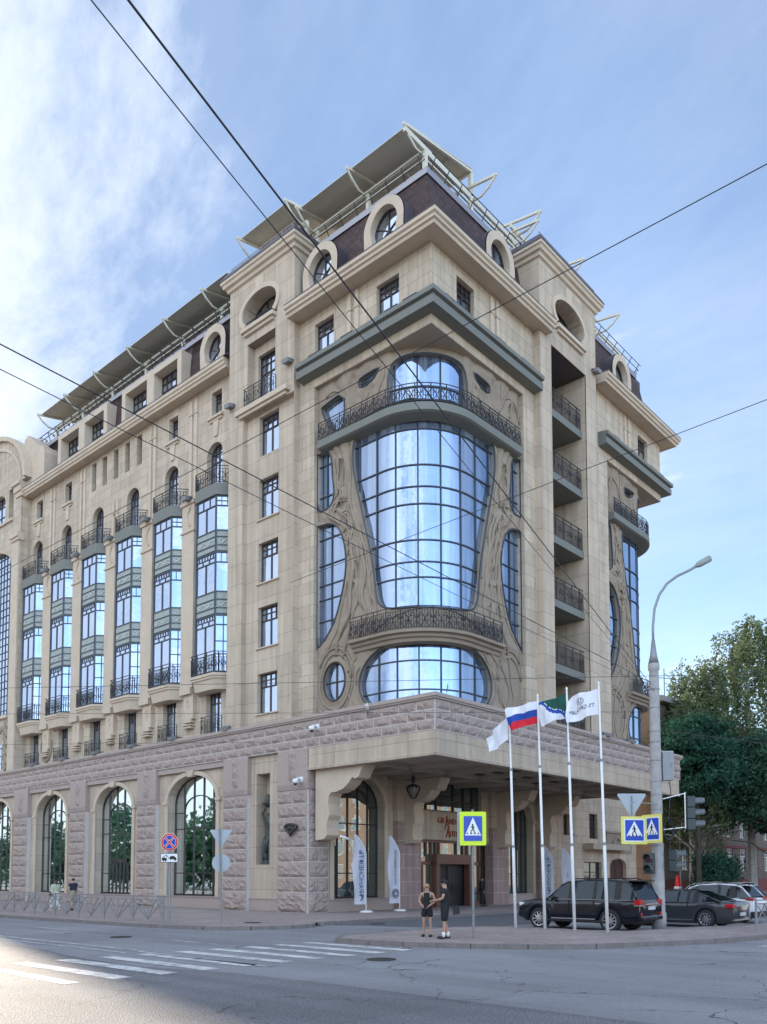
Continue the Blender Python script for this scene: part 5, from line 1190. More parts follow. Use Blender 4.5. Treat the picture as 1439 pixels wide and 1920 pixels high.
m = MB(); m.add([(-.10, -.04, .98), (-.32, -.06, 1.0), (-.34, -.08, .76), (-.14, -.06, .72), (-.10, .10, .98), (-.32, .12, 1.0), (-.34, .1, .76), (-.14, .10, .72)], [(0, 1, 2, 3), (4, 5, 6, 7), (0, 1, 5, 4), (1, 2, 6, 5), (2, 3, 7, 6), (3, 0, 4, 7)]); m.tube([(-.15, 0, .95), (-.05, .1, 1.25), (.02, .05, 1.42), (.1, -.05, 1.3), (-.1, -.1, .95)], .015, 5)
b_ = m.build('shoulder_bag', mat('black bag', (.015, .015, .018), .6), None, bevel=.04, label='black shoulder bag hanging behind the man in the black cap', cat='bag'); b_.location = (-9.15+.05, -7.55-.1, 0); b_.rotation_euler = (0, 0, radians(125))
person((13.75, 7.2, 0), radians(-60), 1.84, dict(wrL=(.08, .2, .88), wrR=(.12, -.16, .9), anL=(.16, .14, .08), knL=(.1, .12, .5)), dict(top=(.008, .008, .01), legs=(.008, .008, .01), sleeve=2, leg=2, hair=(.01, .01, .01), topname='jacket', loose=1.6, build=1.08, skin=mat('skin tan', (.28, .17, .12), .6)), 'man in a black suit standing in the hotel entrance doorway')
person((-6.9, 21.0, 0), radians(97), 1.68, dict(anL=(.22, .1, .08), knL=(.14, .1, .5), anR=(-.25, -.1, .14), knR=(-.02, -.1, .5), wrL=(-.12, .25, .9), wrR=(.2, -.25, .95)), dict(top=(.45, .47, .33), legs=(.55, .55, .50), sleeve=2, leg=2, hair=(.06, .05, .045), long=1, loose=2.2, shoe=(.5, .5, .5)), 'woman in a loose pale yellow top and light trousers walking behind the railing')
m = MB(); m.box(-.1, .12, -.05, .05, .78, 1.05); m.tube([(0, 0, 1.05), (0, .05, 1.4)], .012, 4)
b2_ = m.build('handbag', mat('dark handbag', (.05, .035, .03), .6), None, bevel=.03, label='dark handbag at the hip of the woman in pale yellow', cat='bag'); b2_.location = (-7.2, 20.9, 0)
person((-6.2, 20.4, 0), radians(93), 1.80, dict(anL=(-.22, .1, .12), anR=(.2, -.1, .08), knR=(.14, -.1, .5), wrL=(.1, .25, .9)), dict(top=(.02, .025, .05), legs=(.32, .28, .21), sleeve=1, leg=2, hair=(.03, .02, .018), build=1.1), 'man in a dark navy t-shirt and beige trousers walking beside the woman in pale yellow')

# statue in the niche
BRZ = mat('weathered bronze', (.06, .075, .07), .5, metal=.4, noise=.2, nscale=6)
so_ = empty('bronze_statue', (.62, 12.05, 2.52), label='dark bronze figure of a woman holding a bowl above her head in the wall niche', cat='statue')
nd = [(0, 0, 1.5, .17), (0, .03, 1.95, .14), (0, 0, 2.35, .17, .2), (0, 0, 2.6, .07), (0, .02, 2.82, .11), (0, .24, 2.4, .08), (-.12, .38, 2.75, .06), (-.05, .16, 3.15, .05), (0, -.24, 2.4, .08), (-.12, -.38, 2.75, .06), (-.05, -.14, 3.15, .05), (0, .08, 1.0, .17), (-.1, .1, .45, .15), (0, .1, .12, .13), (0, -.12, .95, .15), (0, -.1, .4, .12), (0, -.12, .12, .11)]
skin('body', nd, [(0, 1), (1, 2), (2, 3), (3, 4), (2, 5), (5, 6), (6, 7), (2, 8), (8, 9), (9, 10), (0, 11), (11, 12), (12, 13), (0, 14), (14, 15), (15, 16)], BRZ, so_)
m = MB(); m.lathe([(.05, 3.1), (.2, 3.2), (.36, 3.32), (.36, 3.36), (.2, 3.4), (.16, 3.62), (.1, 3.78), (.02, 3.85)], (-.03, 0, 0), 14); m.build('bowl', BRZ, so_, smooth=True)
m = MB(); m.lathe([(.42, 0), (.42, .08), (.3, .14), (.28, .2)], (0, 0, 0), 10); m.build('statue_base', BRZ, so_)
m = MB(); m.tube([(-.05, .15, 1.5), (-.14, .18, 1.1), (-.12, .2, .5), (-.05, .25, .2)], .12, 7); m.tube([(0, -.15, 1.6), (-.12, -.05, 1.2), (-.15, .02, .6)], .1, 7); m.build('drapery', BRZ, so_, smooth=True)

# hanging lantern
lo = empty('porch_lantern', (5.2, 5.6, 6.0), label='black wrought iron lantern hanging from the porch ceiling by the entrance', cat='lantern')
m = MB(); m.bar((0, 0, 1.2), (0, 0, 1.6), .015); m.ball((0, 0, 1.05), (.12, .12, .22), 8, 6); m.lathe([(.12, .8), (.3, .72), (.36, .66), (.1, .75)], n=12)
for k in range(12):
    a = k/12*2*pi; m.tube([(.36*cos(a), .36*sin(a), .68), (.40*cos(a), .40*sin(a), .6), (.28*cos(a+.3), .28*sin(a+.3), .3), (.12*cos(a), .12*sin(a), .02)], .016, 4); m.tube([(.36*cos(a+.26), .36*sin(a+.26), .66), (.28*cos(a-.04), .28*sin(a-.04), .3), (.1*cos(a+.26), .1*sin(a+.26), .02)], .012, 4)
m.build('iron_cage', IRON, lo, norm=False); m = MB(); m.lathe([(.08, .05), (.22, .3), (.3, .62), (.1, .66)], n=12); m.build('glass_shade', mat('frosted glass', (.35, .34, .3), .4), lo, smooth=True)

# ------------------------------------------------------------------ lettering helper
def text(body, size, mw, m, name='lettering', parent=None, ext=.01, align='CENTER', shear=0, sx=1, **k):
    c = bpy.data.curves.new(name, 'FONT'); c.body = body; c.size = size; c.extrude = ext; c.align_x = align; c.align_y = 'CENTER'; c.shear = shear
    o = bpy.data.objects.new(name, c); COL.objects.link(o); dg = bpy.context.evaluated_depsgraph_get(); dg.update()
    me = bpy.data.meshes.new_from_object(o.evaluated_get(dg)); bpy.data.objects.remove(o); me.name = name
    me.transform(Matrix.Diagonal((sx, 1, 1, 1))); me.transform(mw); me.materials.clear(); me.materials.append(m)
    q = bpy.data.objects.new(name, me); COL.objects.link(q)
    if parent is not None: q.parent = parent
    return tag(q, **k)
RED = mat('dark red letters', (.28, .03, .02), .4)
so2 = empty('entrance_sign', (12.2, EY-.08, 4.9), label='dark red lettering with two large letters A on the beige band over the entrance', cat='sign')
RX = Matrix.Rotation(radians(90), 4, 'X')
for bdy, sz, x, z, sx in (('GR', .5, -1.15, .34, 1), ('A', 1.25, -.55, .18, .55), ('ND', .5, .02, .30, 1), ('A', .85, -.45, -.42, .7), ('UTO', .5, .22, -.45, .95), ('GRAPH', .5, 1.35, -.45, .95)):
    text(bdy, sz, Matrix.Translation((x, 0, z))@RX, RED, 'letters', so2, .03, sx=sx)

# ================================================================== GROUND
RZ = -.12
m = MB(); m.grid(lambda i, j: (-1500+3000*i/30, -1500+3000*j/30, RZ-.004), 30, 30); m.build('road', ASPH, None, norm=False, kind='structure')
def slab(name, poly, z, mt, kerb=True):
    m = MB(); F = lambda u, v, d=0: (u, v, d)
    n = len(poly); m.add([(x, y, z) for x, y in poly], [tuple(range(n))]); o = m.build(name, mt, None, kind='structure')
    return o
def kerbline(pts, closed=False, w_=.16, zt=.012, top=True):
    """kerb stones along a line, laid one by one"""
    m = MB(); pts = [Vector(p) for p in pts]
    for i in range(len(pts)-1+(1 if closed else 0)):
        a, b = pts[i], pts[(i+1) % len(pts)]; L_ = (b-a).length; d = (b-a)/L_; nrm = Vector((-d.y, d.x)); n = max(1, round(L_/1.0))
        for k in range(n):
            p, q = a+d*(L_*k/n+.006), a+d*(L_*(k+1)/n-.006); e = random.uniform(-.006, .006)
            vs = [(*(p-nrm*w_/2), RZ-.05), (*(q-nrm*w_/2), RZ-.05), (*(q+nrm*w_/2), RZ-.05), (*(p+nrm*w_/2), RZ-.05)]; vs += [(x, y, zt+e) for x, y, _ in vs]
            m.add(vs, [(0, 3, 2, 1), (4, 5, 6, 7), (0, 1, 5, 4), (1, 2, 6, 5), (2, 3, 7, 6), (3, 0, 4, 7)])
    m.build('kerb', KERB, None, kind='structure')
K1 = [(-11.3, 140), (-11.2, 40), (-11.0, 19), (-10.95, 10.9), (-10.75, 5.6), (-10.2, 3.0), (-9.2, 1.5), (-7.7, .95), (-6.6, 1.0)]
slab('pavement', K1+[(-6.2, 1.3), (-5.7, 1.9), (1.2, 1.9), (38, 1.9), (38, 9), (0, 9), (0, 140)], 0.0, PAVE)
kerbline(K1); kerbline([(-6.6, 1.0), (-6.2, 1.3), (-5.7, 1.8)], zt=.002); kerbline([(-5.8, 1.2), (-5.4, 1.8), (1.2, 1.85), (38, 1.85)], zt=.01)
ISL = [(-11.15, -5.0), (-11.2, -6.4), (-11.0, -7.5), (-10.25, -9.3), (-9.4, -10.6), (-8.1, -11.95), (-5.7, -13.05), (-4.1, -13.7), (-1.9, -14.2), (3, -14.9), (20, -15.6), (60, -17)]
ISB = [(60, -12.8), (20, -12.3), (3.5, -11.9), (1.4, -11.0), (-.4, -10.6), (-2.3, -10.2), (-2.7, -9), (-2.8, -6.0), (-3.2, -5.0), (-4.4, -4.3), (-8, -4.1), (-10.2, -4.2)]
slab('island_pavement', ISL+ISB, 0.0, PAVE)
kerbline(ISL[:1]+[(-10.2, -4.2)], zt=.002); kerbline(ISL); kerbline([(-10.2, -4.2), (-8, -4.1), (-4.4, -4.3), (-3.2, -5.0), (-2.8, -6), (-2.7, -9), (-2.3, -10.2), (-.4, -10.6), (1.4, -11.0), (3.5, -11.9), (20, -12.3)])
slab('far_pavement', [(38, -4), (120, -8), (120, 60), (38, 60)], -.02, PAVE)
slab('driveway', [(-2.7, -4.0), (38, -8), (38, 1.7), (-5, 1.7)], RZ+.002, mat('driveway asphalt', (.10, .102, .108), .8, noise=.2, nscale=1.5, bump=.3, bscale=30))
OLD = asphalt(); OLD.name = 'coarse old asphalt'
for n_ in OLD.node_tree.nodes:
    if n_.type == 'MAP_RANGE' and abs(n_.inputs[4].default_value-.26) < .01: n_.inputs[3].default_value = .115; n_.inputs[4].default_value = .18
    if n_.type == 'MAP_RANGE' and abs(n_.inputs[4].default_value-1.28) < .01: n_.inputs[3].default_value = .45; n_.inputs[4].default_value = 1.7
    if n_.type == 'TEX_NOISE' and n_.inputs['Scale'].default_value == 45: n_.inputs['Scale'].default_value = 32
    if n_.type == 'BUMP': n_.inputs['Strength'].default_value = 1; n_.inputs['Distance'].default_value = .04
slab('old_road_surface', [(-17.6, 60), (-17.5, 3.9), (-18.75, -3.5), (-18.95, -6.3), (-18.3, -9), (-18.2, -11.5), (-18.3, -15.3), (-18.4, -40), (-60, -40), (-60, 60)], RZ-.001, OLD)
m = MB(); zz = RZ+.004
def mark(m, *p):
    q = [(x, y, zz) for x, y in p]; m.quad(*q)
m = MB()
for i in range(9): x = -20.55+i*1.06; mark(m, (x, -8.15-.03*i), (x+.44, -8.12-.03*i), (x+.44, -3.6-.09*i), (x, -3.6-.09*i))
mark(m, (-21.6, -8.2), (-21.25, -8.15), (-21.1, -3.7), (-21.45, -3.75))
for y0, y1 in ((-3.2, 140),): mark(m, (-16.75, y0), (-16.63, y0), (-16.5, y1), (-16.62, y1)); mark(m, (-17.35, y0), (-17.25, y0), (-17.12, y1), (-17.22, y1))
mark(m, (-17.1, -8.6), (-16.95, -8.6), (-16.8, -3.2), (-16.95, -3.2))
for k in range(14): y = 6.8+k*9; mark(m, (-13.65, y-.1), (-13.55, y-.1), (-13.5, y+2.9), (-13.6, y+2.9))
mark(m, (-14.1, -2.9), (-14.0, -2.9), (-13.9, -.4), (-14.0, -.4))
for i in range(6): x = -4.4+i*1.1; mark(m, (x, -19), (x+.4, -19), (x+.4, -15.1), (x, -15.0))
m.build('road_marking', PAINTW, None, kind='structure', norm=False)
for i, (x, y, l) in enumerate(((-14.33, 1.94, 'round iron manhole cover in the road beside the dashed lane line'), (-14.2, -9.5, 'round iron manhole cover in the road at the right end of the zebra stripes'), (-7.4, 3.6, 'round iron manhole cover in the pavement between the two poles and the granite pillars'), (-3.2, .6, 'round iron manhole cover in the driveway before the porch'))):
    m = MB(); m.lathe([(.36, 0), (.36, .012), (.33, .016), (.33, .008), (0.01, .008)], (0, 0, 0), 24)
    for a in range(5): m.box(-.24, .24, -.22+a*.1, -.18+a*.1, .008, .015)
    o = m.build('manhole_cover', mat('cast iron cover', (.05, .045, .04), .7), None, label=l, cat='manhole cover', group='manhole covers'); o.location = (x, y, .002 if i == 2 else RZ+.002)

# ================================================================== street furniture
def pole_mesh(m, h, r=.03, z0=0): m.tube([(0, 0, z0), (0, 0, h)], r, 8)
# railing of crossed bars
SX = [(-7.6, 31), (-8.3, 28.4), (-8.9, 25.8), (-9.2, 23.2), (-9.35, 20.6), (-9.5, 18.0), (-9.65, 15.6), (-9.75, 13.2), (-9.85, 10.8), (-9.9, 8.4), (-9.95, 6.1)]
def railing(pts, label):
    o = empty('pedestrian_railing', (*pts[0], 0), label=label, cat='railing'); b = Vector((*pts[0], 0))
    for p in pts: m = MB(); q = Vector((*p, 0))-b; m.tube([q, q+Vector((0, 0, 1.1))], .045, 6); m.build('post', STEEL, o)
    for i in range(len(pts)-1):
        a, c = Vector((*pts[i], 0))-b, Vector((*pts[i+1], 0))-b; Z = Vector((0, 0, 1)); mid = (a+c)/2; m = MB()
        for z in (1.05, .93): m.bar(a+Z*z, c+Z*z, .028)
        m.bar(a+Z*.15, a.lerp(c, .25)+Z*.93, .02); m.bar(a.lerp(c, .25)+Z*.93, mid+Z*.12, .02); m.bar(mid+Z*.12, a.lerp(c, .75)+Z*.93, .02); m.bar(a.lerp(c, .75)+Z*.93, c+Z*.15, .02); m.bar(a+Z*.93, mid+Z*.12, .02); m.bar(mid+Z*.12, c+Z*.93, .02); m.bar(mid+Z*.12, mid+Z*.93, .016)
        m.build('panel', STEEL, o, norm=False)
railing(SX, 'grey steel pedestrian railing of crossed bars along the kerb on the left')
railing([(.35, -13.5), (2.6, -13.9), (4.9, -14.2), (7.2, -14.5)], 'grey steel railing at the right edge beside the parked cars')

BLUE = mat('sign blue', (.01, .06, .42), .4); SRED = mat('sign red', (.62, .03, .02), .4); SWH = mat('sign white', (.78, .78, .78), .4); SBL = mat('sign black', (.01, .01, .012), .4); SYG = mat('fluorescent yellow green', (.62, .80, .02), .5); SYL = mat('pale yellow', (.72, .66, .16), .5); SBK = mat('sign back grey', (.36, .40, .42), .5, noise=.06)
# sign faces are drawn in local (u,z) at local y = -d (front faces -Y)
SF = lambda cx, cz, y0=0: (lambda u, z, d=0: (cx+u, y0-d, cz+z))
def disc(r, n=28): return [(r*cos(2*pi*k/n), r*sin(2*pi*k/n)) for k in range(n)]
def plate(parent, nm, poly, F, d0, d1, mt): m = MB(); m.prism(poly, F, d0, d1); return m.build(nm, mt, parent)
def rrect(w_, h, r=.04):
    p = []
    for cx, cz, a0 in ((w_/2-r, h/2-r, 0), (-w_/2+r, h/2-r, 90), (-w_/2+r, -h/2+r, 180), (w_/2-r, -h/2+r, 270)):
        p += [(cx+r*cos(radians(a0+t*30)), cz+r*sin(radians(a0+t*30))) for t in range(4)]
    return p
def seg(m, F, a, b, w_, d0, d1):
    dx, dz = b[0]-a[0], b[1]-a[1]; l = math.hypot(dx, dz); nx, nz = -dz/l*w_/2, dx/l*w_/2
    m.prism([(a[0]+nx, a[1]+nz), (a[0]-nx, a[1]-nz), (b[0]-nx, b[1]-nz), (b[0]+nx, b[1]+nz)], F, d0, d1)
def ped_face(parent, F, w_, h, border, flip=1):
    b = plate(parent, 'sign_plate', rrect(w_, h), F, 0, .02, border); iw = w_*.70; ih = h*.74
    if border is SYL: plate(parent, 'white_border', rrect(iw*1.1, ih*1.1, .02), F, .021, .023, SWH)
    plate(parent, 'blue_field', rrect(iw, ih, .02), F, .024, .027, BLUE)
    plate(parent, 'white_triangle', [(-iw*.44, -ih*.28), (iw*.44, -ih*.28), (0, ih*.45)], F, .028, .031, SWH)
    m = MB(); s = iw; f = flip
    m.prism([(x+.02*f*s, z+.21*s) for x, z in disc(.045*s, 12)], F, .032, .035)
    for a, c_, t in (((.02, .16), (-.01, -.05), .09), ((-.01, -.04), (-.11, -.27), .05), ((.0, -.04), (.10, -.12), .05), ((.10, -.12), (.13, -.27), .045), ((.02, .13), (-.10, .05), .035), ((.03, .13), (.13, .04), .035)):
        seg(m, F, (a[0]*f*s, a[1]*s), (c_[0]*f*s, c_[1]*s), t*s, .032, .035)
    for u in (-.3, -.08, .12, .3): seg(m, F, ((u-.04)*s, -.31*s), ((u+.02)*s, -.23*s), .06*s, .032, .035)
    m.build('walking_figure', SBL, parent)
# no stopping sign with tow-away plate
o = empty('no_stopping_sign', (-9.9, 5.75, 0), radians(-57), label='round red and blue no stopping sign over a white tow truck plate', cat='road sign')
m = MB(); pole_mesh(m, 3.75, .055); m.build('post', STEEL, o)
F = SF(0, 3.25, -.07); plate(o, 'white_rim', disc(.36), F, 0, .012, SWH); plate(o, 'red_disc', disc(.345), F, .013, .02, SRED); plate(o, 'white_ring', disc(.275), F, .021, .024, SWH); plate(o, 'blue_disc', disc(.262), F, .025, .028, BLUE)
m = MB(); seg(m, F, (-.2, -.2), (.2, .2), .085, .029, .031); seg(m, F, (-.2, .2), (.2, -.2), .085, .029, .0308); m.build('white_edges', SWH, o)
m = MB(); seg(m, F, (-.215, -.215), (.215, .215), .055, .032, .034); seg(m, F, (-.215, .215), (.215, -.215), .055, .032, .0338); m.build('red_cross', SRED, o)
F = SF(0, 2.62, -.07); plate(o, 'black_rim', rrect(.74, .37, .03), F, 0, .01, SBL); plate(o, 'white_plate', rrect(.70, .33, .03), F, .011, .015, SWH)
m = MB(); D0, D1 = .016, .02
m.prism([(-.32, -.09), (-.32, -.03), (-.26, 0), (-.2, .02), (-.14, -.02), (-.1, -.03), (-.1, -.09)], F, D0, D1); seg(m, F, (-.3, 0), (-.12, .12), .015, D0, D1); seg(m, F, (-.12, .12), (0, -.05), .015, D0, D1); seg(m, F, (-.12, .12), (-.12, -.05), .012, D0, D1)
m.prism([(.0, .02), (.06, .06), (.14, .08), (.24, .05), (.3, -.02), (.31, -.07), (.26, -.08), (.1, -.04), (.02, -.02)], F, D0, D1)
for cx, cz in ((-.24, -.1), (-.15, -.1), (.07, -.05), (.26, -.08)): m.prism([(cx+x, cz+z) for x, z in disc(.035, 12)], F, D0+.001, D1+.002)
m.build('tow_truck_pictogram', SBL, o)
# signs seen from behind
o = empty('road_sign_back', (-8.51, 4.16, 0), radians(-40), label='grey backs of a triangular and a round road sign on a leaning thin post', cat='road sign')
m = MB(); m.tube([(0, 0, 0), (-.12, 0, 3.85)], .035, 8); m.build('post', STEEL, o); F = SF(-.08, 3.42, .06)
plate(o, 'triangle_back', [(-.40, .33), (.40, .33), (.43, .28), (.03, -.38), (-.03, -.38), (-.43, .28)], F, -.02, 0, SBK); plate(o, 'round_back', disc(.36), SF(-.06, 2.42, .06), -.02, 0, SBK)
# yellow framed pedestrian crossing sign on the island
o = empty('pedestrian_crossing_sign', (-8.6, -8.2, 0), radians(-48), label='yellow green framed blue pedestrian crossing sign on the thin grey post on the island', cat='road sign')
m = MB(); pole_mesh(m, 3.9, .04); m.build('post', STEEL, o); ped_face(o, SF(0, 3.32, -.06), .80, 1.02, SYG, -1)
plate(o, 'rear_plate', rrect(.80, 1.02), SF(-.06, 3.32, .12), 0, .02, SBK)

# lamp post
LP = Vector((.8, -9.88, 0))
o = empty('street_lamp', LP, label='tall grey concrete street lamp post with a curved steel arm and one lamp', cat='street lamp')
m = MB(); m.lathe([(.27, RZ), (.27, .5), (.235, .55), (.215, 4), (.20, 6), (.18, 9.3), (.17, 9.6), (.21, 9.65), (.21, 9.85), (.18, 9.9)], n=20); m.build('post', CONC, o, smooth=True)
m = MB()
for z in (3.0, 4.35, 4.9, 5.4, 6.2, 6.9, 7.3, 8.2, 8.9): r = .218-.004*z+.01; m.tube([(r*cos(2*pi*k/16), r*sin(2*pi*k/16), z) for k in range(16)], .02, 4, closed=True); m.cut()
m.build('steel_band', STEEL, o)
dr = Vector((.75, -.66, 0)); m = MB(); Z = Vector((0, 0, 1))
m.lathe([(.2, 9.88), (.13, 10.2), (.06, 10.8)], n=12); m.tube([Z*10.2, Z*11.3, Z*12.0+dr*.08, Z*12.55+dr*.28, Z*13.0+dr*.6, Z*13.3+dr*1.0, Z*13.55+dr*1.5, Z*13.75+dr*1.85], .05, 8); m.build('curved_arm', STEEL, o, smooth=True)
m = MB(); m.tube([Z*13.7+dr*1.75, Z*13.8+dr*1.9, Z*14.05+dr*2.35, Z*14.07+dr*2.4], [.05, .12, .13, .05], 8); m.build('lamp_head', mat('lamp head grey', (.25, .27, .25), .5), o, smooth=True)
ly = Vector((-.66, -.75, 0))   # towards the camera
def at_post(u, z, d=0): return LP+dr*u+ly*d+Z*z
def attach(name, u, z, d, rz, label, cat): return empty(name, at_post(u, z, d), rz, label=label, cat=cat)
FACE = radians(-48)
o = attach('pedestrian_crossing_sign', -1.08, 3.55, .42, FACE+.15, 'pale yellow framed wide pedestrian crossing sign left of the lamp post', 'road sign'); ped_face(o, SF(0, 0), 1.02, 1.02, SYL, -1); m = MB(); m.bar((0, .04, .3), (1.0, .25, .3), .02); m.cut(); m.bar((0, .04, -.3), (1.0, .25, -.3), .02); m.build('bracket', STEEL, o)
o = attach('pedestrian_crossing_sign', -.48, 3.6, .62, FACE-1.05, 'narrow turned pedestrian crossing sign overlapping the wide one on the lamp post', 'road sign'); ped_face(o, SF(0, 0), .95, 1.05, SYL, 1); plate(o, 'rear_plate', rrect(.95, 1.05), SF(0, 0, .06), 0, .02, SBL); m = MB(); m.bar((0, .05, 0), (.2, .6, 0), .02); m.build('bracket', STEEL, o)
o = attach('road_sign_back', -1.08, 4.5, .25, FACE, 'grey back of a triangular give way sign above the crossing signs on the lamp post', 'road sign'); plate(o, 'triangle_back', [(-.5, .42), (.5, .42), (.53, .36), (.03, -.45), (-.03, -.45), (-.53, .36)], SF(0, 0), -.02, 0, SBK); m = MB(); m.bar((0, -.03, -1.0), (0, -.03, .35), .03); m.bar((0, .0, .1), (1.0, .1, .05), .02); m.build('bracket', STEEL, o)
TL = mat('traffic light housing', (.035, .05, .055), .5); VIS = mat('dull visor grey', (.11, .12, .125), .5)
def traffic_light(o, n, s=1.0):
    m = MB(); h = .34*s
    for k in range(n): m.box(-.17*s, .17*s, -.1*s, .12*s, -h*(k+1)+.015, -h*k)
    m.build('housing', TL, o, bevel=.02)
    for k in range(n):
        m = MB(); z = -h*(k+.5); p = [(.14*s*cos(radians(-20+t*22)), .14*s*sin(radians(-20+t*22))) for t in range(11)]
        for t in range(10): m.quad((p[t][0], -.1*s, z+p[t][1]), (p[t+1][0], -.1*s, z+p[t+1][1]), (p[t+1][0]*.9, -.38*s, z+p[t+1][1]*.8+.02), (p[t][0]*.9, -.38*s, z+p[t][1]*.8+.02))
        m.build('visor', VIS, o, norm=False); m = MB(); m.lathe([(.12*s, 0), (.10*s, .02), (.01, .03)], n=14); q = m.build('lens', mat('unlit lens', ((.25, .02, .03), (.16, .09, .02), (.01, .07, .05))[k % 3] if n == 3 else ((.10, .02, .03), (.02, .06, .05))[k], .2), o); q.rotation_euler = (radians(90), 0, 0); q.location = (0, -.1*s, z)
o = attach('traffic_light', 1.3, 4.85, .1, radians(30), 'dark three lens traffic light on a steel frame right of the lamp post', 'traffic light'); traffic_light(o, 3, 1.25)
m = MB(); R_ = Matrix.Rotation(-radians(30), 3, 'Z'); w2 = lambda u, z: tuple(R_@(dr*(u-1.3)))[:2]+(z-5.6,)
m.bar(w2(.2, 5.5), w2(1.07, 5.72), .025); m.bar(w2(.2, 4.35), w2(1.07, 4.45), .025); m.bar(w2(1.07, 4.4), w2(1.07, 5.75), .03); m.build('steel_frame', WHITE, o)
o = attach('traffic_light', -.48, 2.72, .3, FACE-.5, 'two lens pedestrian light with a dull red lens left of the lamp post', 'traffic light'); traffic_light(o, 2, 1.15)
o = attach('traffic_light', .5, 2.85, .3, FACE+1.0, 'two lens pedestrian light turned to the right on the lamp post', 'traffic light'); traffic_light(o, 2, 1.2)
o = attach('cable_coil', .42, 3.6, .05, FACE, 'black coil of cable hanging on the right of the lamp post', 'cable coil'); m = MB()
for k in range(3): m.tube([((.16+.02*k)*cos(2*pi*t/18), -.03*k, (.34+.02*k)*sin(2*pi*t/18)) for t in range(18)], .018, 5, closed=True)
m.build('coil', IRON, o, norm=False); m = MB(); m.tube([(.0, .0, .3), (.12, 0, 1.5), (0, 0, 2.2)], .018, 4); m.tube([(.05, 0, -.3), (.0, 0, -1.2), (.1, 0, -1.8)], .018, 4); m.build('cable', IRON, o)
o = attach('utility_box', .45, 6.0, .0, FACE, 'grey metal cabinet fixed high on the right side of the lamp post', 'cabinet'); m = MB(); m.box(-.2, .2, -.15, .15, -.55, .55); m.build('cabinet', mat('cabinet grey', (.42, .43, .43), .5, noise=.05), o, bevel=.02); m = MB(); m.box(-.18, .18, -.16, -.152, -.52, .52); m.box(.1, .14, -.18, -.16, -.1, .1); m.build('door', STEEL, o)

# flagpoles and flags
FP = [(-3.5, -6.4, 7.95), (-3.55, -7.64, 8.35), (-3.6, -8.83, 8.42), (-3.62, -10.05, 8.42)]
plab = ['farthest white flagpole, first from the left', 'white flagpole with the white, blue and red flag', 'white flagpole with the green and white flag', 'white flagpole with the flag that reads TS GROUP, nearest the lamp post']
for (x, y, h), l in zip(FP, plab):
    o = empty('flagpole', (x, y, 0), label=l,  cat='flagpole', group='white flagpoles on the island'); m = MB(); m.lathe([(.055, 0), (.055, 3.0), (.045, 3.02), (.045, 5.8), (.034, 5.82), (.03, h-.12)], n=10); m.build('pole', WHITE, o, smooth=True)
    m = MB(); m.lathe([(.03, h-.12), (.045, h-.08), (.03, h-.02), (.005, h)], n=10); m.build('finial', WHITE, o); m = MB(); m.lathe([(.13, 0), (.13, .02), (.07, .04)], n=12); m.build('base_flange', STEEL, o); m = MB(); m.lathe([(.062, 2.9), (.062, 3.0)], n=10); m.cut(); m.lathe([(.054, 5.7), (.054, 5.8)], n=10); m.build('joint_collar', STEEL, o)
FW = mat('white flag cloth', (.72, .72, .76), .8); FBL = mat('blue flag cloth', (.012, .06, .32), .8); FR = mat('red flag cloth', (.65, .012, .03), .8); FG = mat('green flag cloth', (.005, .07, .05), .8); FBK = mat('flag print', (.04, .05, .07), .8)
TILT = Matrix.Rotation(-.019, 3, Vector((.746, .666, 0))).to_euler()
for o_ in [q for q in COL.objects if q.name.startswith('flagpole')]: o_.rotation_euler = TILT
def flag(i, w_, h, colf, label, mats, droop=.15, fold=0, ztop=None):
    x, y, H = FP[i]; zt = ztop or H-.25; o = empty('flag', (x, y, 0), label=label, cat='flag', group='flags on the flagpoles'); o.rotation_euler = TILT; nu, nv = 36, 22; m = MB()
    def P(u, v):      # u from the pole outwards, v from top down
        a = u*w_; k = .07*u*sin(u*9+v*2.2+i*2)+.04*u*sin(u*17-v*4+i)
        if fold: dz = -fold*u**1.1; return (-.35*a*(1-.3*v)+k*1.6-.05, .045+a*.62*(1-.1*v), zt-v*h*(1-.35*u)+dz)
        return (-.38*a+k*1.6, .045+a*.9*(1-.06*v), zt-v*h*(1-.12*u*(i == 2))-droop*u**1.4*h+.04*sin(u*8+v*3+i)*u)
    for j in range(nv):
        for q in range(nu):
            u, v = q/nu, j/nv; m.cur = colf((q+.5)/nu, (j+.5)/nv); m.add([P(u, v), P(u+1/nu, v), P(u+1/nu, v+1/nv), P(u, v+1/nv)], [(0, 1, 2, 3)])
    ob = m.build('flag_cloth', mats, o, smooth=True, norm=False)
    bm = bmesh.new(); bm.from_mesh(ob.data); bmesh.ops.remove_doubles(bm, verts=bm.verts, dist=1e-4); bm.to_mesh(ob.data); bm.free()
    return o, P
flag(1, 1.08, .80, lambda u, v: 0 if v < .36 else (1 if v < .66 else 2), 'flag with white, blue and red horizontal stripes', [FW, FBL, FR], .28)
def nsk(u, v):
    s = v-(1-u*1.05)*.98+.10*sin(u*9); return 1 if s < -.10 else (0 if s < -.075 else (2 if s < .09 else 0))
flag(2, 1.0, .85, lambda u, v: nsk(u, v), 'flag with a green field, a slanting blue band and a white lower half', [FW, FG, FBL], .36)
flag(0, 1.1, .85, lambda u, v: 0, 'crumpled white flag hanging down folded on the first flagpole', [FW], 0, .75)
o, P = flag(3, 1.08, .86, lambda u, v: 0, 'white flag with dark mirrored letters TS GROUP and a small round emblem', [FW], .30)
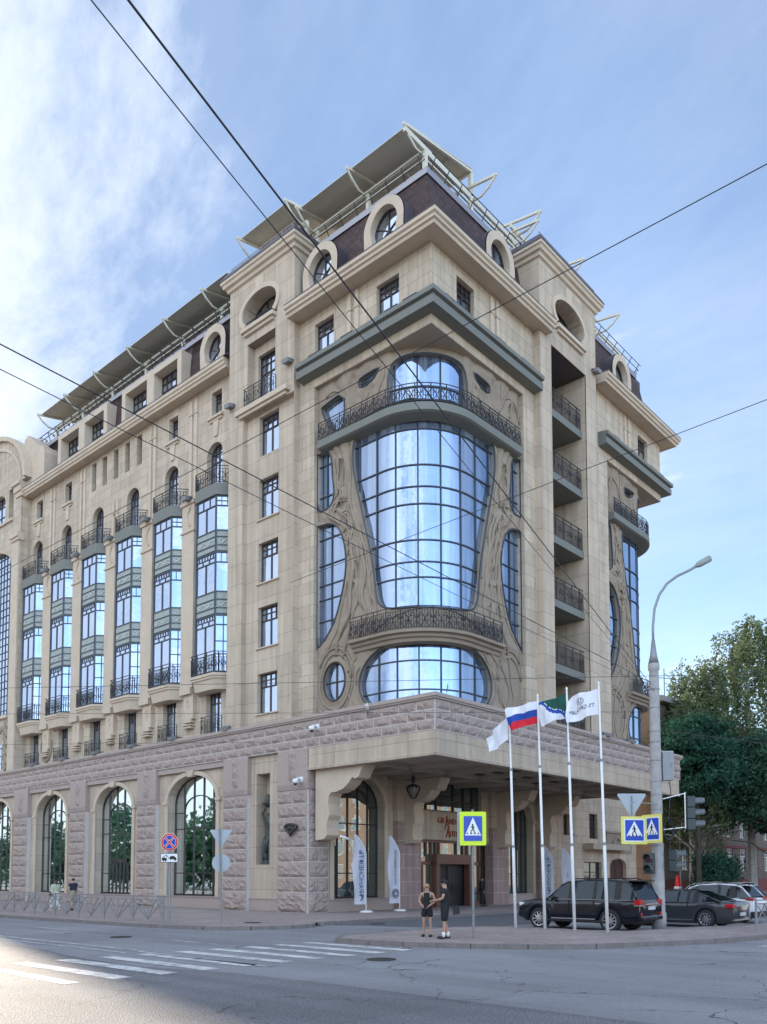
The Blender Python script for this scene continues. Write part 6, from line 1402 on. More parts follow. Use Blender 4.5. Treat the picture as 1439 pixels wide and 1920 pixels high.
def on_flag(bodyt, size, cu, cv, nm, w_=1.08, h=.86):
    c = bpy.data.curves.new('t', 'FONT'); c.body = bodyt; c.size = size; c.align_x = 'CENTER'; c.align_y = 'CENTER'; q = bpy.data.objects.new('t', c); COL.objects.link(q); dg = bpy.context.evaluated_depsgraph_get(); dg.update()
    me = bpy.data.meshes.new_from_object(q.evaluated_get(dg)); bpy.data.objects.remove(q)
    for v in me.vertices:
        # seen from the back, so the print runs from the pole outwards
        p = Vector(P(cu+v.co.x/w_, cv-v.co.y/h)); v.co = p+Vector((-.012, -.006, 0))
    me.name = nm; me.materials.clear(); me.materials.append(FBK); r = bpy.data.objects.new(nm, me); COL.objects.link(r); r.parent = o
on_flag('TS GROUP', .185, .52, .60, 'letters'); on_flag('U', .2, .55, .34, 'emblem'); 
m = MB(); m.tube([Vector(P(.55+.11*cos(t/14*2*pi), .34+.13*sin(t/14*2*pi)))+Vector((-.012, 0, 0)) for t in range(14)], .008, 4, closed=True); m.build('emblem_ring', FBK, o)

# feather banners
NAVY = mat('banner blue print', (.02, .08, .20), .8); BGW = mat('banner cloth', (.50, .50, .56), .85, noise=.05)
def banner(x, y, rz, txt, tsz, mt, label, s=1.0, emb=False, mirror=True):
    o = empty('feather_banner', (x, y, 0), rz, label=label, cat='banner', group='white feather banners by the entrance')
    m = MB(); m.lathe([(.36, 0), (.36, .03), (.26, .09), (.1, .11), (.08, .02)], n=18); m.build('base', WHITE, o, smooth=True)
    xc = lambda z: -.02-.0*z if z < 3.0 else -.02-.62*((z-3.0)/1.05)**1.8
    zs = [.1+3.95*k/24 for k in range(25)]; m = MB(); m.tube([(xc(z)*s, 0, z*s) for z in zs], .02, 6); m.build('pole', WHITE, o)
    prof = [(z, xc(z), (-.78+.10*sin(z*1.6)*.5-.03*(z-.5) if z < 3.3 else None)) for z in [.42+.1*k for k in range(37)]]
    pts = []
    for z, a, b in prof:
        bb = -.74-.02*(z-.5)+.03*sin(z*2.3); 
        if a < bb: bb = a-.01
        pts.append((z, a, bb))
    m = MB(); rows = [[(a+(b-a)*k/6, .05*sin(k*1.3+z*2.5)*(k/6), z) for k in range(7)] for z, a, b in pts]
    m.add([(p[0]*s, p[1]*s, p[2]*s) for r_ in rows for p in r_], [(i*7+k, i*7+k+1, (i+1)*7+k+1, (i+1)*7+k) for i in range(len(rows)-1) for k in range(6)]); m.build('banner_cloth', BGW, o, smooth=True, norm=False)
    # print reads upwards, mirrored because the back is seen
    c = -.36*s; Rm = Matrix.Translation((c, -.075*s, (2.0 if not emb else 2.35)*s))@RX@Matrix.Rotation(radians(90), 4, 'Z')
    text(txt, tsz*s, Rm@Matrix.Diagonal((1, -1 if mirror else 1, 1, 1)), mt, 'letters', o, .004)
    if emb:
        m = MB(); m.tube([(c+.17*s*cos(t/18*2*pi), -.08*s, .95*s+.21*s*sin(t/18*2*pi)) for t in range(18)], .02*s, 5, closed=True); m.tube([(c+.1*s*cos(t/12*5+.6), -.08*s, .95*s+.12*s*sin(t/12*5+.6)) for t in range(13)], .02*s, 5); m.tube([(c+.23*s*cos(t/18*2*pi), -.08*s, .95*s+.27*s*sin(t/18*2*pi)) for t in range(18)], .007*s, 4, closed=True); m.build('round_emblem', FBK, o)
    else:
        m = MB(); m.tube([(c-.02, -.08, .62), (c+.08, -.08, .72), (c+.06, -.08, .9), (c-.03, -.08, .96)], .03, 5); m.build('print_mark', FBK, o)
banner(2.75, 6.75, radians(-18), 'ТРАНСНЕФТЬ', .36, NAVY, 'white feather banner with large mirrored blue letters left of the entrance, nearer the corner pillar')
banner(5.2, 6.55, radians(-12), 'КОРПОРАТИВНЫЙ КЛУБ', .15, FBK, 'white feather banner with a round dark emblem at its foot left of the entrance', emb=True)
banner(21.9, 6.9, radians(-55), 'ТРАНСНЕФТЬ', .36, NAVY, 'white feather banner with blue letters standing behind the black off-road car, seen narrow', .98)
banner(24.4, 6.9, radians(-35), 'КЛУБ', .15, FBK, 'curved white feather banner farthest right under the porch behind the black car', .95)

# ================================================================== vehicles
TYRE = mat('tyre rubber', (.018, .018, .02), .85); RIM = mat('dark alloy rim', (.16, .16, .17), .3, metal=.8); CGL = glassmat('car glass', (.01, .013, .016), (.015, .018, .02), (.30, .34, .38), .10, 0, False)
LRED = mat('tail lamp red', (.42, .008, .015), .2); LWH = mat('lamp clear', (.65, .66, .68), .15); CHR = mat('chrome', (.6, .6, .62), .2, metal=.9); PLATE = mat('number plate white', (.55, .55, .55), .6); BLK = mat('black trim', (.012, .012, .013), .55)
def car(name, loc, rz, label, col, L_, W_, H_, belt, hood, cab, wb, ra, taper=.12, deck=None, clear=.22, metal=.3, cat='car', front=None):
    """faces +X; cab = [(x,z)...] roof line from windscreen base to rear base"""
    o = empty(name, loc, rz, label=label, cat=cat); paint = mat('paint '+name, col, .2, metal=0, spec=.35, coat=.55)
    hw = W_/2; xf, xr_ = wb/2+(L_-wb)*.5*.86-.0, 0; x0 = -L_/2; off = (front if front is not None else 0)
    wx = (wb/2+off, -wb/2+off); n = 84; xs = [x0+L_*i/n for i in range(n+1)]
    def top(x): 
        for i in range(len(hood)-1):
            a, b = hood[i], hood[i+1]
            if a[0] <= x <= b[0]: return a[1]+(b[1]-a[1])*(x-a[0])/(b[0]-a[0])
        return hood[0][1] if x < hood[0][0] else hood[-1][1]
    def bot(x):
        b = clear
        for w_ in wx:
            d = abs(x-w_)
            if d < ra+.07: b = max(b, sqrt(max(0, (ra+.07)**2-d*d))+ra-.01)
        e = min(x-x0, x0+L_-x)
        return b+max(0, .35-e)*.35
    def pt(x): t = abs((x-x0)/L_*2-1); return 1-taper*t**5
    m = MB(); rows = []
    for x in xs:
        b, t = bot(x), top(x); t = max(t, b+.08); p = pt(x)*hw; h = t-b; br = .02*min(1, max(0, (1-abs((x-x0)/L_*2-1))*6))
        half = [(p*.90, b), (p*.985, b+h*.10), (p*1.0, b+h*.40), (p*.985, b+h*.72), (p*.975, b+h*.82), (p*.94, t-.02), (p*.86, t+.006), (p*.5, t+.035*br/.02), (0, t+.045*br/.02)]
        rows.append([(x, y, z) for y, z in half]+[(x, -y, z) for y, z in reversed(half[:-1])])
    k = len(rows[0]); m.add([p for r_ in rows for p in r_], [(i*k+j, i*k+j+1, (i+1)*k+j+1, (i+1)*k+j) for i in range(n) for j in range(k-1)]+[tuple(range(k)), tuple(n*k+j for j in range(k-1, -1, -1))])
    # underside
    m.build('body', paint, o, smooth=True)
    m = MB(); m.box(x0+.25, x0+L_-.25, -hw+.16, hw-.16, clear-.02, belt-.12); m.build('underbody', BLK, o)
    # cabin
    zr = max(z for _, z in cab); zb = belt
    wdt = lambda z: hw*(.93-.17*(z-zb)/(zr-zb))
    m = MB(); vs = []; 
    for x, z in cab: w_ = wdt(z); vs += [(x, w_, z), (x, -w_, z)]
    for x, z in cab: w_ = wdt(zb); vs += [(x, w_, zb-.03), (x, -w_, zb-.03)]
    c = len(cab); fs = []
    for i in range(c-1): fs += [(2*i, 2*i+2, 2*i+3, 2*i+1), (2*i, 2*c+2*i, 2*c+2*i+2, 2*i+2), (2*i+1, 2*i+3, 2*c+2*i+3, 2*c+2*i+1)]
    m.add(vs, fs); m.build('windows', CGL, o)
    m = MB()
    ri = [i for i, (x, z) in enumerate(cab) if z > zr-.09]
    for i in ri[:-1]:
        (xa, za), (xb, zb2) = cab[i], cab[i+1]; wa, wb_ = wdt(za), wdt(zb2)
        m.add([(xa, -wa-.01, za), (xa, -wa*.5, za+.03), (xa, wa*.5, za+.03), (xa, wa+.01, za), (xb, -wb_-.01, zb2), (xb, -wb_*.5, zb2+.03), (xb, wb_*.5, zb2+.03), (xb, wb_+.01, zb2)], [(0, 1, 5, 4), (1, 2, 6, 5), (2, 3, 7, 6)])
    for i in range(c-1):     # edge rails along the side of the roof line
        (xa, za), (xb, zb2) = cab[i], cab[i+1]
        for s_ in (1, -1): m.tube([(xa, s_*(wdt(za)-.01), za-.01), (xb, s_*(wdt(zb2)-.01), zb2-.01)], .035, 6)
    m.build('roof', paint, o, smooth=True)
    m = MB()
    def roofz(x):
        for i in range(c-1):
            lo, hi = sorted((cab[i], cab[i+1]))
            if lo[0] <= x <= hi[0]: return lo[1]+(hi[1]-lo[1])*(x-lo[0])/max(1e-6, hi[0]-lo[0])
        return zb
    xm = cab[0][0]*.35+cab[-1][0]*.65
    pil = [cab[0][0]-.95 if cab[0][0] > 0 else .2, cab[0][0]-1.95]
    for xp, w_ in [(pil[0], .05), (pil[1], .06)]+([(cab[-1][0]+.75, .12)] if cat != 'sedan' else [(cab[-1][0]+.95, .10)]):
        z = roofz(xp)
        for s_ in (1, -1): m.add([(xp-w_, s_*(wdt(zb)+.008), zb-.02), (xp+w_, s_*(wdt(zb)+.008), zb-.02), (xp+w_-.03, s_*(wdt(z)+.008), z), (xp-w_-.03, s_*(wdt(z)+.008), z)], [(0, 1, 2, 3)]); m.cut()
    m.build('door_pillar', BLK, o, norm=False)
    m = MB()
    for s_ in (1, -1): m.tube([(cab[0][0]-.1, s_*hw*.955, zb+.0), (cab[-1][0]+.15, s_*hw*.955, zb+.0)], .014, 4); m.tube([(wx[0]-ra-.15, s_*hw*.985, clear+.12), (wx[1]+ra+.15, s_*hw*.985, clear+.12)], .02, 4); m.cut()
    for s_ in (1, -1):
        for xh in (pil[0]-.25, pil[1]-.2): m.box(xh-.1, xh+.1, s_*hw*.985-.02, s_*hw*.985+.03*s_, zb-.15, zb-.12); m.cut()
    m.build('chrome_trim', CHR, o)
    m = MB()
    for s_ in (1, -1):     # door seams
        for xh in (pil[0]+.0, pil[1]+.0, pil[0]+1.05): m.box(xh-.006, xh+.006, s_*hw*.955, s_*(hw+.002), clear+.18, zb-.02); m.cut()
    m.build('door_seam', BLK, o)
    for s_ in (1, -1):
        m = MB(); m.ball((cab[0][0]-.35, s_*(hw+.08), zb+.06), (.07, .13, .085), 10, 7); m.build('mirror', paint if metal < .5 else paint, o, smooth=True)
    for x in wx:
        for s_ in (1, -1):
            m = MB(); w_ = .13; y1 = s_*(hw-.02)
            prof = [(ra*.66, -w_), (ra*.93, -w_), (ra, -w_*.7), (ra, w_*.7), (ra*.93, w_), (ra*.66, w_)]
            vs = [(x+r*cos(2*pi*q/28), y1-s_*w_+y, ra+r*sin(2*pi*q/28)) for r, y in prof for q in range(28)]
            m.add(vs, [(a*28+q, a*28+(q+1) % 28, (a+1) % 6*28+(q+1) % 28, (a+1) % 6*28+q) for a in range(6) for q in range(28)]); wh = m.build('wheel', TYRE, o, smooth=True)
            m = MB(); yo = y1-.015*s_
            m.tube([(x+ra*.66*cos(2*pi*q/28), yo, ra+ra*.66*sin(2*pi*q/28)) for q in range(28)], .022, 5, closed=True)
            for q in range(10): a = 2*pi*q/10; m.add([(x+.06*cos(a-.5), yo-.01*s_, ra+.06*sin(a-.5)), (x+.06*cos(a+.5), yo-.01*s_, ra+.06*sin(a+.5)), (x+ra*.65*cos(a+.07), yo-.02*s_, ra+ra*.65*sin(a+.07)), (x+ra*.65*cos(a-.07), yo-.02*s_, ra+ra*.65*sin(a-.07))], [(0, 1, 2, 3)])
            m.add([(x+.075*cos(2*pi*q/12), yo, ra+.075*sin(2*pi*q/12)) for q in range(12)], [tuple(range(12))]); m.build('rim', CHR if q % 2 else RIM, wh, norm=False)
            m = MB(); m.add([(x+ra*.66*cos(2*pi*q/20), y1-.10*s_, ra+ra*.66*sin(2*pi*q/20)) for q in range(20)], [tuple(range(20))]); m.build('brake_shadow', BLK, wh, norm=False)
    return o, paint, hw, top, pt
RZV = RZ
# black off-road car
o, pn, hw, top, pt = car('off_road_car', (-.58, -7.72, RZ), radians(90), 'large black off-road car parked behind the flagpoles', (.004, .006, .012), 4.98, 1.98, 1.93, 1.14,
    [(-2.49, 1.08), (-2.42, 1.16), (-2.2, 1.17), (.9, 1.16), (1.0, 1.13), (2.0, 1.09), (2.38, 1.03), (2.49, .88)],
    [(1.22, 1.12), (.62, 1.66), (.40, 1.78), (-.4, 1.86), (-1.3, 1.85), (-1.95, 1.79), (-2.12, 1.70), (-2.38, 1.14)], 2.9, .40, clear=.32, cat='off-road car', front=.1, taper=.10)
m = MB(); 
for s_ in (1, -1): m.tube([(.3, s_*.66, 1.84), (.2, s_*.66, 1.90), (-1.7, s_*.66, 1.91), (-1.85, s_*.66, 1.84)], .022, 5); m.cut()
m.build('roof_rail', BLK, o); m = MB(); m.box(-2.35, -1.95, -.66, .66, 1.80, 1.84); m.build('rear_spoiler', BLK, o, bevel=.015)
for s_ in (1, -1):
    m = MB(); m.box(-2.5, -2.28, s_*.60, s_*.93, .98, 1.17); m.build('taillight', LRED, o, bevel=.02); m = MB(); m.box(-2.51, -2.28, s_*.58, s_*.94, .94, .975); m.build('lamp_trim', CHR, o)
    m = MB(); m.box(-2.5, -2.38, s_*.72, s_*.86, .56, .70); m.build('reflector', LRED, o, bevel=.01)
    m = MB(); m.box(2.2, 2.46, s_*.55, s_*.90, .86, 1.0); m.build('headlight', LWH, o, bevel=.03)
m = MB(); m.box(-2.53, -2.48, -.55, .55, .98, 1.03); m.build('chrome_strip', CHR, o); m = MB(); m.box(-2.53, -2.49, -.26, .26, .80, .92); m.build('number_plate', PLATE, o)
m = MB(); m.box(-2.56, -2.3, -.85, .85, .42, .60); m.build('rear_bumper', pn, o, bevel=.05); m = MB(); m.box(-1.2, 1.1, .93, 1.03, .34, .40); m.cut(); m.box(-1.2, 1.1, -1.03, -.93, .34, .40); m.build('running_board', BLK, o); m = MB(); m.box(2.4, 2.53, -.5, .5, .55, .95); m.build('grille', CHR, o, bevel=.02)
# dark grey saloon
o, pn, hw, top, pt = car('saloon_car', (3.95, -9.35, RZ), radians(90), 'dark grey saloon car parked between the black off-road car and the white car', (.035, .038, .045), 4.95, 1.88, 1.45, .98,
    [(-2.48, .86), (-2.42, .98), (-2.0, 1.02), (-1.5, 1.0), (.9, .96), (1.1, .93), (2.1, .80), (2.40, .70), (2.48, .55)],
    [(1.25, .94), (.45, 1.36), (.1, 1.44), (-.5, 1.45), (-1.0, 1.38), (-1.5, 1.20), (-1.95, 1.02)], 2.94, .345, clear=.18, cat='sedan', front=.08, taper=.14, metal=.6)
for s_ in (1, -1):
    m = MB(); m.box(-2.46, -2.15, s_*.58, s_*.925, .78, .93); m.build('taillight', LRED, o, bevel=.02); m = MB(); m.box(2.1, 2.42, s_*.55, s_*.88, .62, .73); m.build('headlight', LWH, o, bevel=.03)
m = MB(); m.box(-2.52, -2.46, -.26, .26, .48, .60); m.build('number_plate', PLATE, o); m = MB(); m.box(-2.50, -2.3, -.8, .8, .30, .36); m.build('chrome_strip', CHR, o)
# white crossover
o, pn, hw, top, pt = car('white_crossover', (8.0, -8.95, RZ), radians(90), 'white crossover car with dark windows parked right of the grey saloon', (.62, .63, .66), 4.55, 1.85, 1.66, 1.06,
    [(-2.27, .90), (-2.2, 1.04), (-1.9, 1.1), (.8, 1.04), (1.0, 1.0), (1.9, .88), (2.2, .74), (2.27, .6)],
    [(1.15, 1.02), (.4, 1.5), (.1, 1.60), (-.7, 1.65), (-1.5, 1.60), (-1.75, 1.52), (-2.12, 1.12)], 2.7, .36, clear=.22, cat='crossover', front=.03, taper=.13, metal=.1)
for s_ in (1, -1):
    m = MB(); m.box(-2.26, -1.95, s_*.5, s_*.915, .98, 1.06); m.build('taillight', LRED, o, bevel=.02); m = MB(); m.box(1.95, 2.24, s_*.55, s_*.87, .68, .80); m.build('headlight', LWH, o, bevel=.03)
m = MB(); m.box(-1.98, -1.6, -.6, .6, 1.58, 1.61); m.build('rear_spoiler', pn, o, bevel=.01); m = MB(); m.box(-2.3, -2.1, -.85, .85, .28, .5); m.build('rear_bumper', BLK, o, bevel=.03); m = MB(); m.box(-2.31, -2.27, -.26, .26, .72, .84); m.build('number_plate', PLATE, o)
# brown estate and silver car further back
o, pn, hw, top, pt = car('estate_car', (13.3, -7.2, RZ), radians(90), 'dark brown estate car with roof rails partly hidden behind the white car', (.05, .042, .038), 4.8, 1.86, 1.68, 1.05,
    [(-2.4, .9), (-2.3, 1.04), (.8, 1.02), (1.0, 1.0), (2.0, .88), (2.4, .7)], [(1.15, 1.0), (.4, 1.5), (.1, 1.62), (-.8, 1.67), (-1.7, 1.62), (-2.0, 1.5), (-2.25, 1.06)], 2.8, .35, clear=.2, cat='estate car', metal=.5)
for s_ in (1, -1):
    m = MB(); m.box(-2.4, -2.2, s_*.6, s_*.9, .85, 1.0); m.build('taillight', LRED, o); m = MB(); m.tube([(.2, s_*.62, 1.68), (-1.8, s_*.62, 1.66)], .02, 4); m.build('roof_rail', CHR, o)
o, pn, hw, top, pt = car('silver_car', (19.5, -4.4, RZ), radians(75), 'small silver car farthest back at the right under the trees', (.30, .30, .29), 4.3, 1.75, 1.6, 1.0,
    [(-2.15, .9), (-2.1, 1.0), (.8, .98), (1.0, .96), (1.9, .85), (2.15, .6)], [(1.1, .97), (.4, 1.45), (.1, 1.55), (-.8, 1.58), (-1.6, 1.5), (-2.0, 1.0)], 2.55, .33, clear=.2, cat='hatchback', metal=.5)

# ================================================================== background: trees, brick block
LEAF = []
def leafmat(name, col, tr=.25):
    m = bpy.data.materials.new(name); m.use_nodes = True; nt = m.node_tree; nt.nodes.clear(); N = nt.nodes.new; L = nt.links.new
    o = N('ShaderNodeOutputMaterial'); d = N('ShaderNodeBsdfDiffuse'); t = N('ShaderNodeBsdfTranslucent'); x = N('ShaderNodeMixShader'); x.inputs[0].default_value = tr
    g = N('ShaderNodeNewGeometry'); n = N('ShaderNodeTexNoise'); n.inputs['Scale'].default_value = .8; n.inputs['Detail'].default_value = 4; L(g.outputs['Position'], n.inputs['Vector'])
    r = N('ShaderNodeMapRange'); L(n.outputs[0], r.inputs[0]); r.inputs[1].default_value = .35; r.inputs[2].default_value = .65; r.inputs[3].default_value = .7; r.inputs[4].default_value = 1.35
    h = N('ShaderNodeHueSaturation'); h.inputs['Color'].default_value = (*col, 1); L(r.outputs[0], h.inputs['Value']); L(h.outputs[0], d.inputs[0]); L(h.outputs[0], t.inputs[0]); L(d.outputs[0], x.inputs[1]); L(t.outputs[0], x.inputs[2]); L(x.outputs[0], o.inputs[0]); return m
LF_B = leafmat('birch leaves', (.15, .19, .10), .4); LF_D = leafmat('dark maple leaves', (.042, .105, .07), .25); LF_D2 = leafmat('deep green leaves', (.058, .125, .078), .25)
BARKB = mat('birch bark', (.42, .41, .38), .8, noise=.35, nscale=5); BARK = mat('dark bark', (.06, .05, .04), .9, noise=.2)
def leaves(name, pts, size, m, parent, seed=0):
    rg = np.random.default_rng(seed); n = len(pts); a = rg.normal(size=(n, 3)); a /= np.linalg.norm(a, axis=1)[:, None]; b = np.cross(a, rg.normal(size=(n, 3))); b /= np.linalg.norm(b, axis=1)[:, None]
    s = (size*rg.uniform(.6, 1.3, n))[:, None]; v = np.stack([pts-a*s, pts+b*s*.55, pts+a*s, pts-b*s*.55], 1).reshape(-1, 3)
    me = bpy.data.meshes.new(name); me.vertices.add(4*n); me.vertices.foreach_set('co', v.ravel()); me.loops.add(4*n); me.loops.foreach_set('vertex_index', np.arange(4*n)); me.polygons.add(n); me.polygons.foreach_set('loop_start', np.arange(n)*4); me.update(calc_edges=True); me.materials.append(m)
    o = bpy.data.objects.new(name, me); COL.objects.link(o); o.parent = parent; return o
def tree(name, loc, h, rad, z0, n, mt, bark, label, kind='round', seed=0, size=.2, lean=0):
    o = empty(name, loc, label=label, cat='tree', group='trees at the right'); rg = np.random.default_rng(seed); m = MB()
    tp = Vector((lean, 0, h*.92)); m.tube([Vector((0, 0, 0)), tp*.3+Vector((.1, 0, 0)), tp*.6, tp], [h*.016, h*.013, h*.009, .03], 7); br = []
    for k in range(16):
        t = .25+.7*k/16; p = tp*t; a = k*2.4+seed; l = rad*(1.15-t*.75)*rg.uniform(.7, 1.1); q = p+Vector((cos(a)*l, sin(a)*l, l*.45)); m.tube([p, p.lerp(q, .5)+Vector((0, 0, l*.15)), q], [h*.006, h*.004, .02], 5); br.append((p, q, l))
    m.build('trunk', bark, o, norm=False)
    P = []
    if kind == 'birch':
        for k in range(n//70):
            u = rg.normal(size=3); u /= np.linalg.norm(u); u *= rg.uniform(.35, 1)**.6; c = np.array([u[0]*rad*(1.05-.45*u[2]), u[1]*rad*(1.05-.45*u[2]), h*.62+u[2]*h*.36]); ln = rg.uniform(1.2, 4.2); m_ = 70
            if sin(c[0]*1.3+seed)*cos(c[2]*.8)+.5*sin(c[1]*1.9+c[2]) < -.75: continue
            s = rg.uniform(0, 1, m_); sw = rg.normal(size=2)*.25
            P.append(np.stack([c[0]+sw[0]*s+rg.normal(size=m_)*.16, c[1]+sw[1]*s+rg.normal(size=m_)*.16, c[2]+.5-ln*s], 1))
    else:
        for k in range(n//90):
            while True:
                u = rg.uniform(-1, 1, 3)
                if u@u < 1: break
            if u@u < .25 and rg.uniform() < .5: u *= 1.7
            wv = 1+.25*sin(u[0]*5+seed)*cos(u[1]*4+u[2]*3)
            c = np.array([u[0]*rad*wv+lean*.6, u[1]*rad*wv, z0+(h-z0)*(.5+.5*u[2])]); sg = rg.uniform(.25, .6); P.append(c+rg.normal(size=(90, 3))*sg*np.array([1, 1, .6]))
    P = np.concatenate(P); P = P[P[:, 2] > max(.4, z0-2)]
    leaves('crown', P, size, mt, o, seed); return o
# sight line helper values: trees stand beyond the service wall, right of the hotel
tree('birch_tree', (55, 4.5, 0), 28.5, 6.4, 6, 42000, LF_B, BARKB, 'tall weeping birch with pale trunk at the right edge, its top against the sky', 'birch', 3, .15)
tree('birch_tree', (50.5, 7.6, 0), 24, 5.0, 6, 34000, LF_B, BARKB, 'weeping birch in front of the brick house, left of the tallest birch', 'birch', 5, .135)
tree('birch_tree', (60, -1.5, 0), 28, 6.4, 8, 36000, LF_B, BARKB, 'weeping birch cut by the right edge of the photo', 'birch', 9, .14)
tree('birch_tree', (47, 7.2, 0), 19, 3.2, 5, 16000, LF_B, BARKB, 'slender weeping birch just right of the lamp post, against the ochre side wall', 'birch', 15, .13)
tree('maple_tree', (44.5, 5.6, 0), 16.0, 3.8, 8.0, 20000, LF_D, BARK, 'dense dark green maple just right of the granite porch end', 'round', 1, .17)
tree('maple_tree', (50, 1.0, 0), 15, 4.8, 5.5, 26000, LF_D2, BARK, 'wide dark green maple below the tall birches', 'round', 2, .18)
tree('maple_tree', (56, -3.5, 0), 13.5, 4.8, 3.5, 22000, LF_D, BARK, 'dark green maple at the right edge above the silver car', 'round', 4, .18)
o = empty('shrub', (47.5, 5.2, 0), label='dark green bush at the foot of the brick house', cat='bush'); rg = np.random.default_rng(8); P_ = np.concatenate([np.array([rg.uniform(-2.6, 2.6), rg.uniform(-1.2, 1.2), rg.uniform(.3, 3.6)])+rg.normal(size=(80, 3))*.4 for _ in range(110)]); P_ = P_[P_[:, 2] > 0]; leaves('foliage', P_, .13, LF_D, o, 4)

BRK = brickmat('brown brick', (.17, .115, .085), (.13, .09, .07), (.20, .18, .16), .5, .16, .02, stain=.2)
BRKO = brickmat('ochre brick', (.30, .18, .10), (.25, .15, .09), (.30, .26, .2), .5, .16, .02, stain=.2)
o = empty('brick_house', (47, 10, 0), label='old brown brick apartment house with white window frames behind the trees', cat='house')
Fh = lambda u, z, d=0: (u, d, z)
m = MB(); hs = []
for r_, z in enumerate((2.4, 6.1, 9.8, 13.5)):
    for k in range(11): hs.append((4.6+k*4.1, 6.3+k*4.1, z, z+2.4))
wall(m, Fh, 0, 52, 1.5, 18.3, hs, .25); m.quad((0, 0, 0), (0, 14, 0), (0, 14, 18.3), (0, 0, 18.3)); m.build('wall', BRK, o)
m = MB(); m.box(-.15, 0, 5.5, 14, 1.5, 18.3); m.quad((-.01, 0, 1.5), (-.01, 5.5, 1.5), (-.01, 5.5, 18.3), (-.01, 0, 18.3)); m.build('side_wall', BRKO, o)
m = MB(); m.box(-.05, 52, -.12, 0, 0, 1.5); m.box(-.2, 52, -.18, -.01, 4.9, 5.15); m.build('red_plinth', mat('faded red plinth', (.20, .06, .05), .85, noise=.25), o)
m = MB(); m.box(-.6, 52.5, -.7, 14.5, 18.3, 18.8); m.add([(-.6, -.7, 18.8), (52.5, -.7, 18.8), (52.5, 14.5, 18.8), (-.6, 14.5, 18.8), (4, 6.5, 21.3), (48, 6.5, 21.3)], [(0, 1, 5, 4), (2, 3, 4, 5), (1, 2, 5), (3, 0, 4)]); m.build('roof', mat('grey roof sheet', (.28, .27, .26), .6), o)
for (a, b, c, d) in hs:
    f = window(o, Fh, a, b, c, d, .15, 'T', pane=GLDN, fr=SWH)
for z in (7.2, 10.9): m = MB(); m.box(10, 13.2, -1.2, 0, z-1.2, z-1.0); m.box(10, 13.2, -1.25, -1.2, z-1.0, z+.1); m.box(9.95, 10, -1.25, 0, z-1.0, z+.1); m.build('balcony', mat('balcony white', (.5, .5, .5), .7), o)
m = MB(); m.tube([(3.6, -.2, 0), (3.6, -.2, 18)], .09, 6); m.build('drainpipe', WHITE, o); m = MB(); m.add([(4.3, 0, 4.9), (6.6, 0, 4.9), (6.6, -.9, 4.2), (4.3, -.9, 4.2), (4.3, 0, 4.85), (6.6, 0, 4.85), (6.6, -.9, 4.15), (4.3, -.9, 4.15)], [(0, 1, 2, 3), (4, 5, 6, 7), (0, 1, 5, 4), (1, 2, 6, 5), (2, 3, 7, 6), (3, 0, 4, 7)]); m.build('window_awning', STEEL, o)
m = MB(); m.box(20, 21.2, 3, 4.2, 19.5, 22.3); m.build('chimney', SOFF, o); m = MB(); m.bar((6, 2, 19), (6, 2, 23), .05); m.bar((6, 2, 22.5), (10, 3, 22.8), .03); m.bar((6, 2, 21.5), (12, 2, 21.5), .03); m.build('antenna', STEEL, o)
# red and white barriers by the brick house
for i, (x, y) in enumerate(((45.2, 7.8), (48.6, 7.5), (53.5, 6.5))):
    o = empty('road_barrier', (x, y, 0), label=('red plastic barrier beside the lamp post', 'red plastic barrier in front of the brick house drainpipe', 'red plastic barrier farthest right behind the white car')[i], cat='barrier', group='red barriers by the brick house')
    m = MB(); m.add([(-.35, -.25, 0), (.35, -.25, 0), (.35, .25, 0), (-.35, .25, 0), (-.2, -.1, 1.9), (.2, -.1, 1.9), (.2, .1, 1.9), (-.2, .1, 1.9)], [(0, 3, 2, 1), (4, 5, 6, 7), (0, 1, 5, 4), (1, 2, 6, 5), (2, 3, 7, 6), (3, 0, 4, 7)]); m.build('shell', mat('barrier red', (.75, .03, .03), .5), o, bevel=.04); m = MB(); m.box(-.31, .31, -.23, .23, .7, .9); m.build('white_band', SWH, o)

# buildings and trees across the streets, seen only in the window reflections
def block(name, x0, x1, y0, y1, h, mt, label, face):
    o = empty(name, ((x0+x1)/2, (y0+y1)/2, 0), label=label, cat='building'); m = MB(); a, b, c, d = (x0-x1)/2, (x1-x0)/2, (y0-y1)/2, (y1-y0)/2; m.box(a, b, c, d, 0, h); m.build('wall', mt, o); m = MB(); m.box(a-.4, b+.4, c-.4, d+.4, h, h+.6); m.build('cornice', TRIM, o)
    m = MB(); g = MB()
    if face == 'N': F = lambda u, z, q=0: (u, d+q, z); lo, hi = a, b
    else: F = lambda u, z, q=0: (b+q, u, z); lo, hi = c, d
    u = lo+2
    while u < hi-2:
        z = 1.6
        while z < h-2: m.fbox(F, u-.1, u+1.5, z-.1, z+2.1, .01, .06); g.quad(F(u, z, .07), F(u+1.4, z, .07), F(u+1.4, z+2, .07), F(u, z+2, .07)); f = m.build('window', SWH, o); g.build('pane', GLDN, f, norm=False); m = MB(); g = MB(); z += 3.6
        u += 3.6
PINKB = brickmat('pink brick', (.36, .24, .20), (.31, .21, .175), (.38, .33, .29), .5, .16, .02, stain=.1)
block('apartment_block', 18, 110, -62, -48, 16, PINKB, 'pink brick apartment block mirrored in the porch windows', 'N')
block('apartment_block', -30, 6, -84, -70, 19, STONE, 'beige apartment block mirrored low in the curved glass', 'N')
block('apartment_block', -75, -60, -40, 30, 15, PINKB, 'pink brick block mirrored low in the street windows', 'E')
rg = np.random.default_rng(11); P_ = []
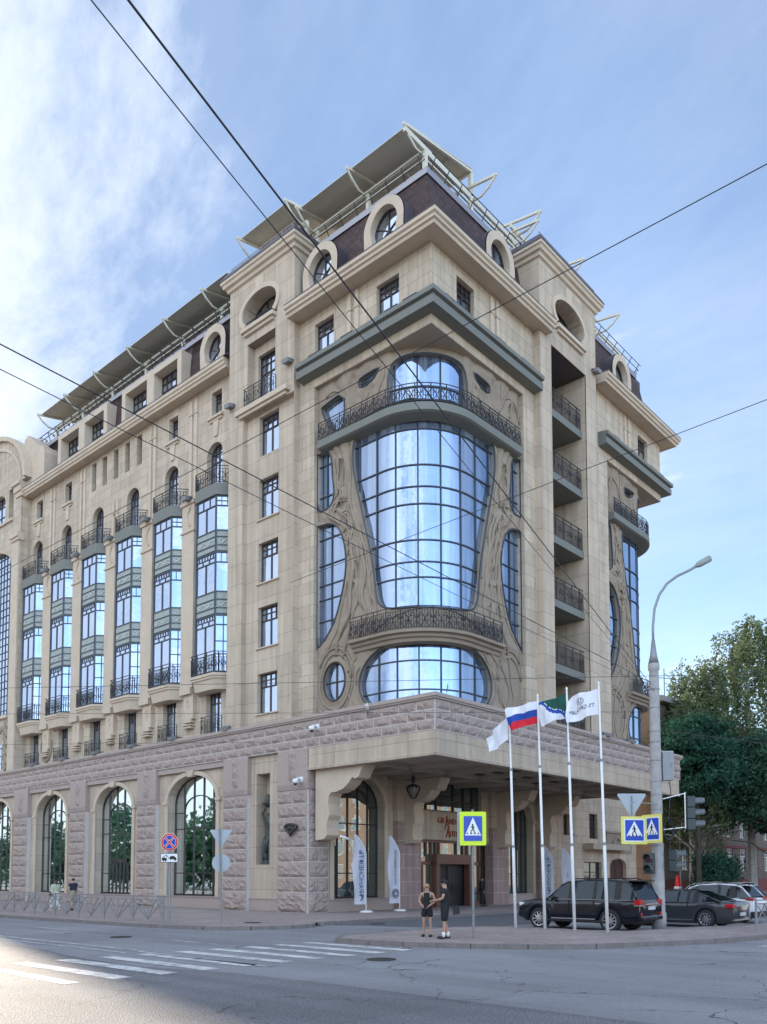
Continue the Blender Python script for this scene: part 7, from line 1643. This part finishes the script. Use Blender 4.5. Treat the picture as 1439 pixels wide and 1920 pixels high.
for k in range(330): t = rg.uniform(0, 1); c = np.array([-44+rg.normal()*2.5, 32+t*110, 6.0+rg.uniform(-5.0, 4.5+2.5*sin(t*22)+1.5*sin(t*51))]); P_.append(c+rg.normal(size=(60, 3))*1.0)
me_ = leaves('tree_row', np.concatenate(P_), .5, LF_D2, None, 2); tag(me_, 'row of street trees mirrored in the arched ground floor windows', 'trees', kind='stuff')

# overhead wires
def wire(pts, r, label, sag=0):
    a, b = Vector(pts[0]), Vector(pts[-1]); P = [a.lerp(b, t/24)-Vector((0, 0, sag*4*(t/24)*(1-t/24))) for t in range(25)]; c = P[12].copy(); m = MB(); m.tube([p-c for p in P], r, 5); o = m.build('overhead_wire', IRON, None, norm=False, label=label, cat='wire', group='overhead wires'); o.location = c
def ext(a, b, z, s0=0, s1=1): a = Vector((*a, z)); b = Vector((*b, z)); return [a+(b-a)*s0, a+(b-a)*s1]
wire([(-30.5, -18.62, 9.0), (.8, -9.75, 9.1)], .011, 'thick black wire from the top left corner over the curved glass to the lamp post')
wire([(-30.5, -18.4, 8.95), (.8, -9.9, 8.8)], .006, 'thin wire just under the thick black wire from the top left', .15)
wire([(-20.9, -26, 9), (-21.2, 60, 9)], .006, 'thin wire from the right edge sloping down across the building front to the left edge')
wire([(-34, -12.9, 9), (.75, -9.8, 9.15)], .010, 'thick wire entering at the left edge, the upper of two, crossing the glazed bays')
wire([(-34, -12.6, 8.9), (.75, -9.95, 8.85)], .007, 'thinner wire just below the thick wire that enters at the left edge', .1)
wire([(-26.5, 22.9, 9), (10.5, -25.5, 9)], .009, 'thin level wire crossing low over the flags and the round window')
wire([(-24, 26, 9), (19.6, -24, 9)], .009, 'thin level wire crossing at the height of the granite coping')
wire([(-18.7, 33.8, 9), (21.9, -16.5, 9)], .009, 'thin level wire crossing just below the granite coping')
wire([(-16.4, -24, 9.2), (-16.75, -9, 8.6)], .006, 'short thin wire at the right edge over the sky')
wire([(.8, -9.8, 9.4), (30, -22, 9.8)], .013, 'thin wire running from the lamp post to the right edge over the trees'); wire([(.8, -9.8, 7.4), (30, -18, 7.6)], .012, 'lower thin wire running from the lamp post to the right over the trees')
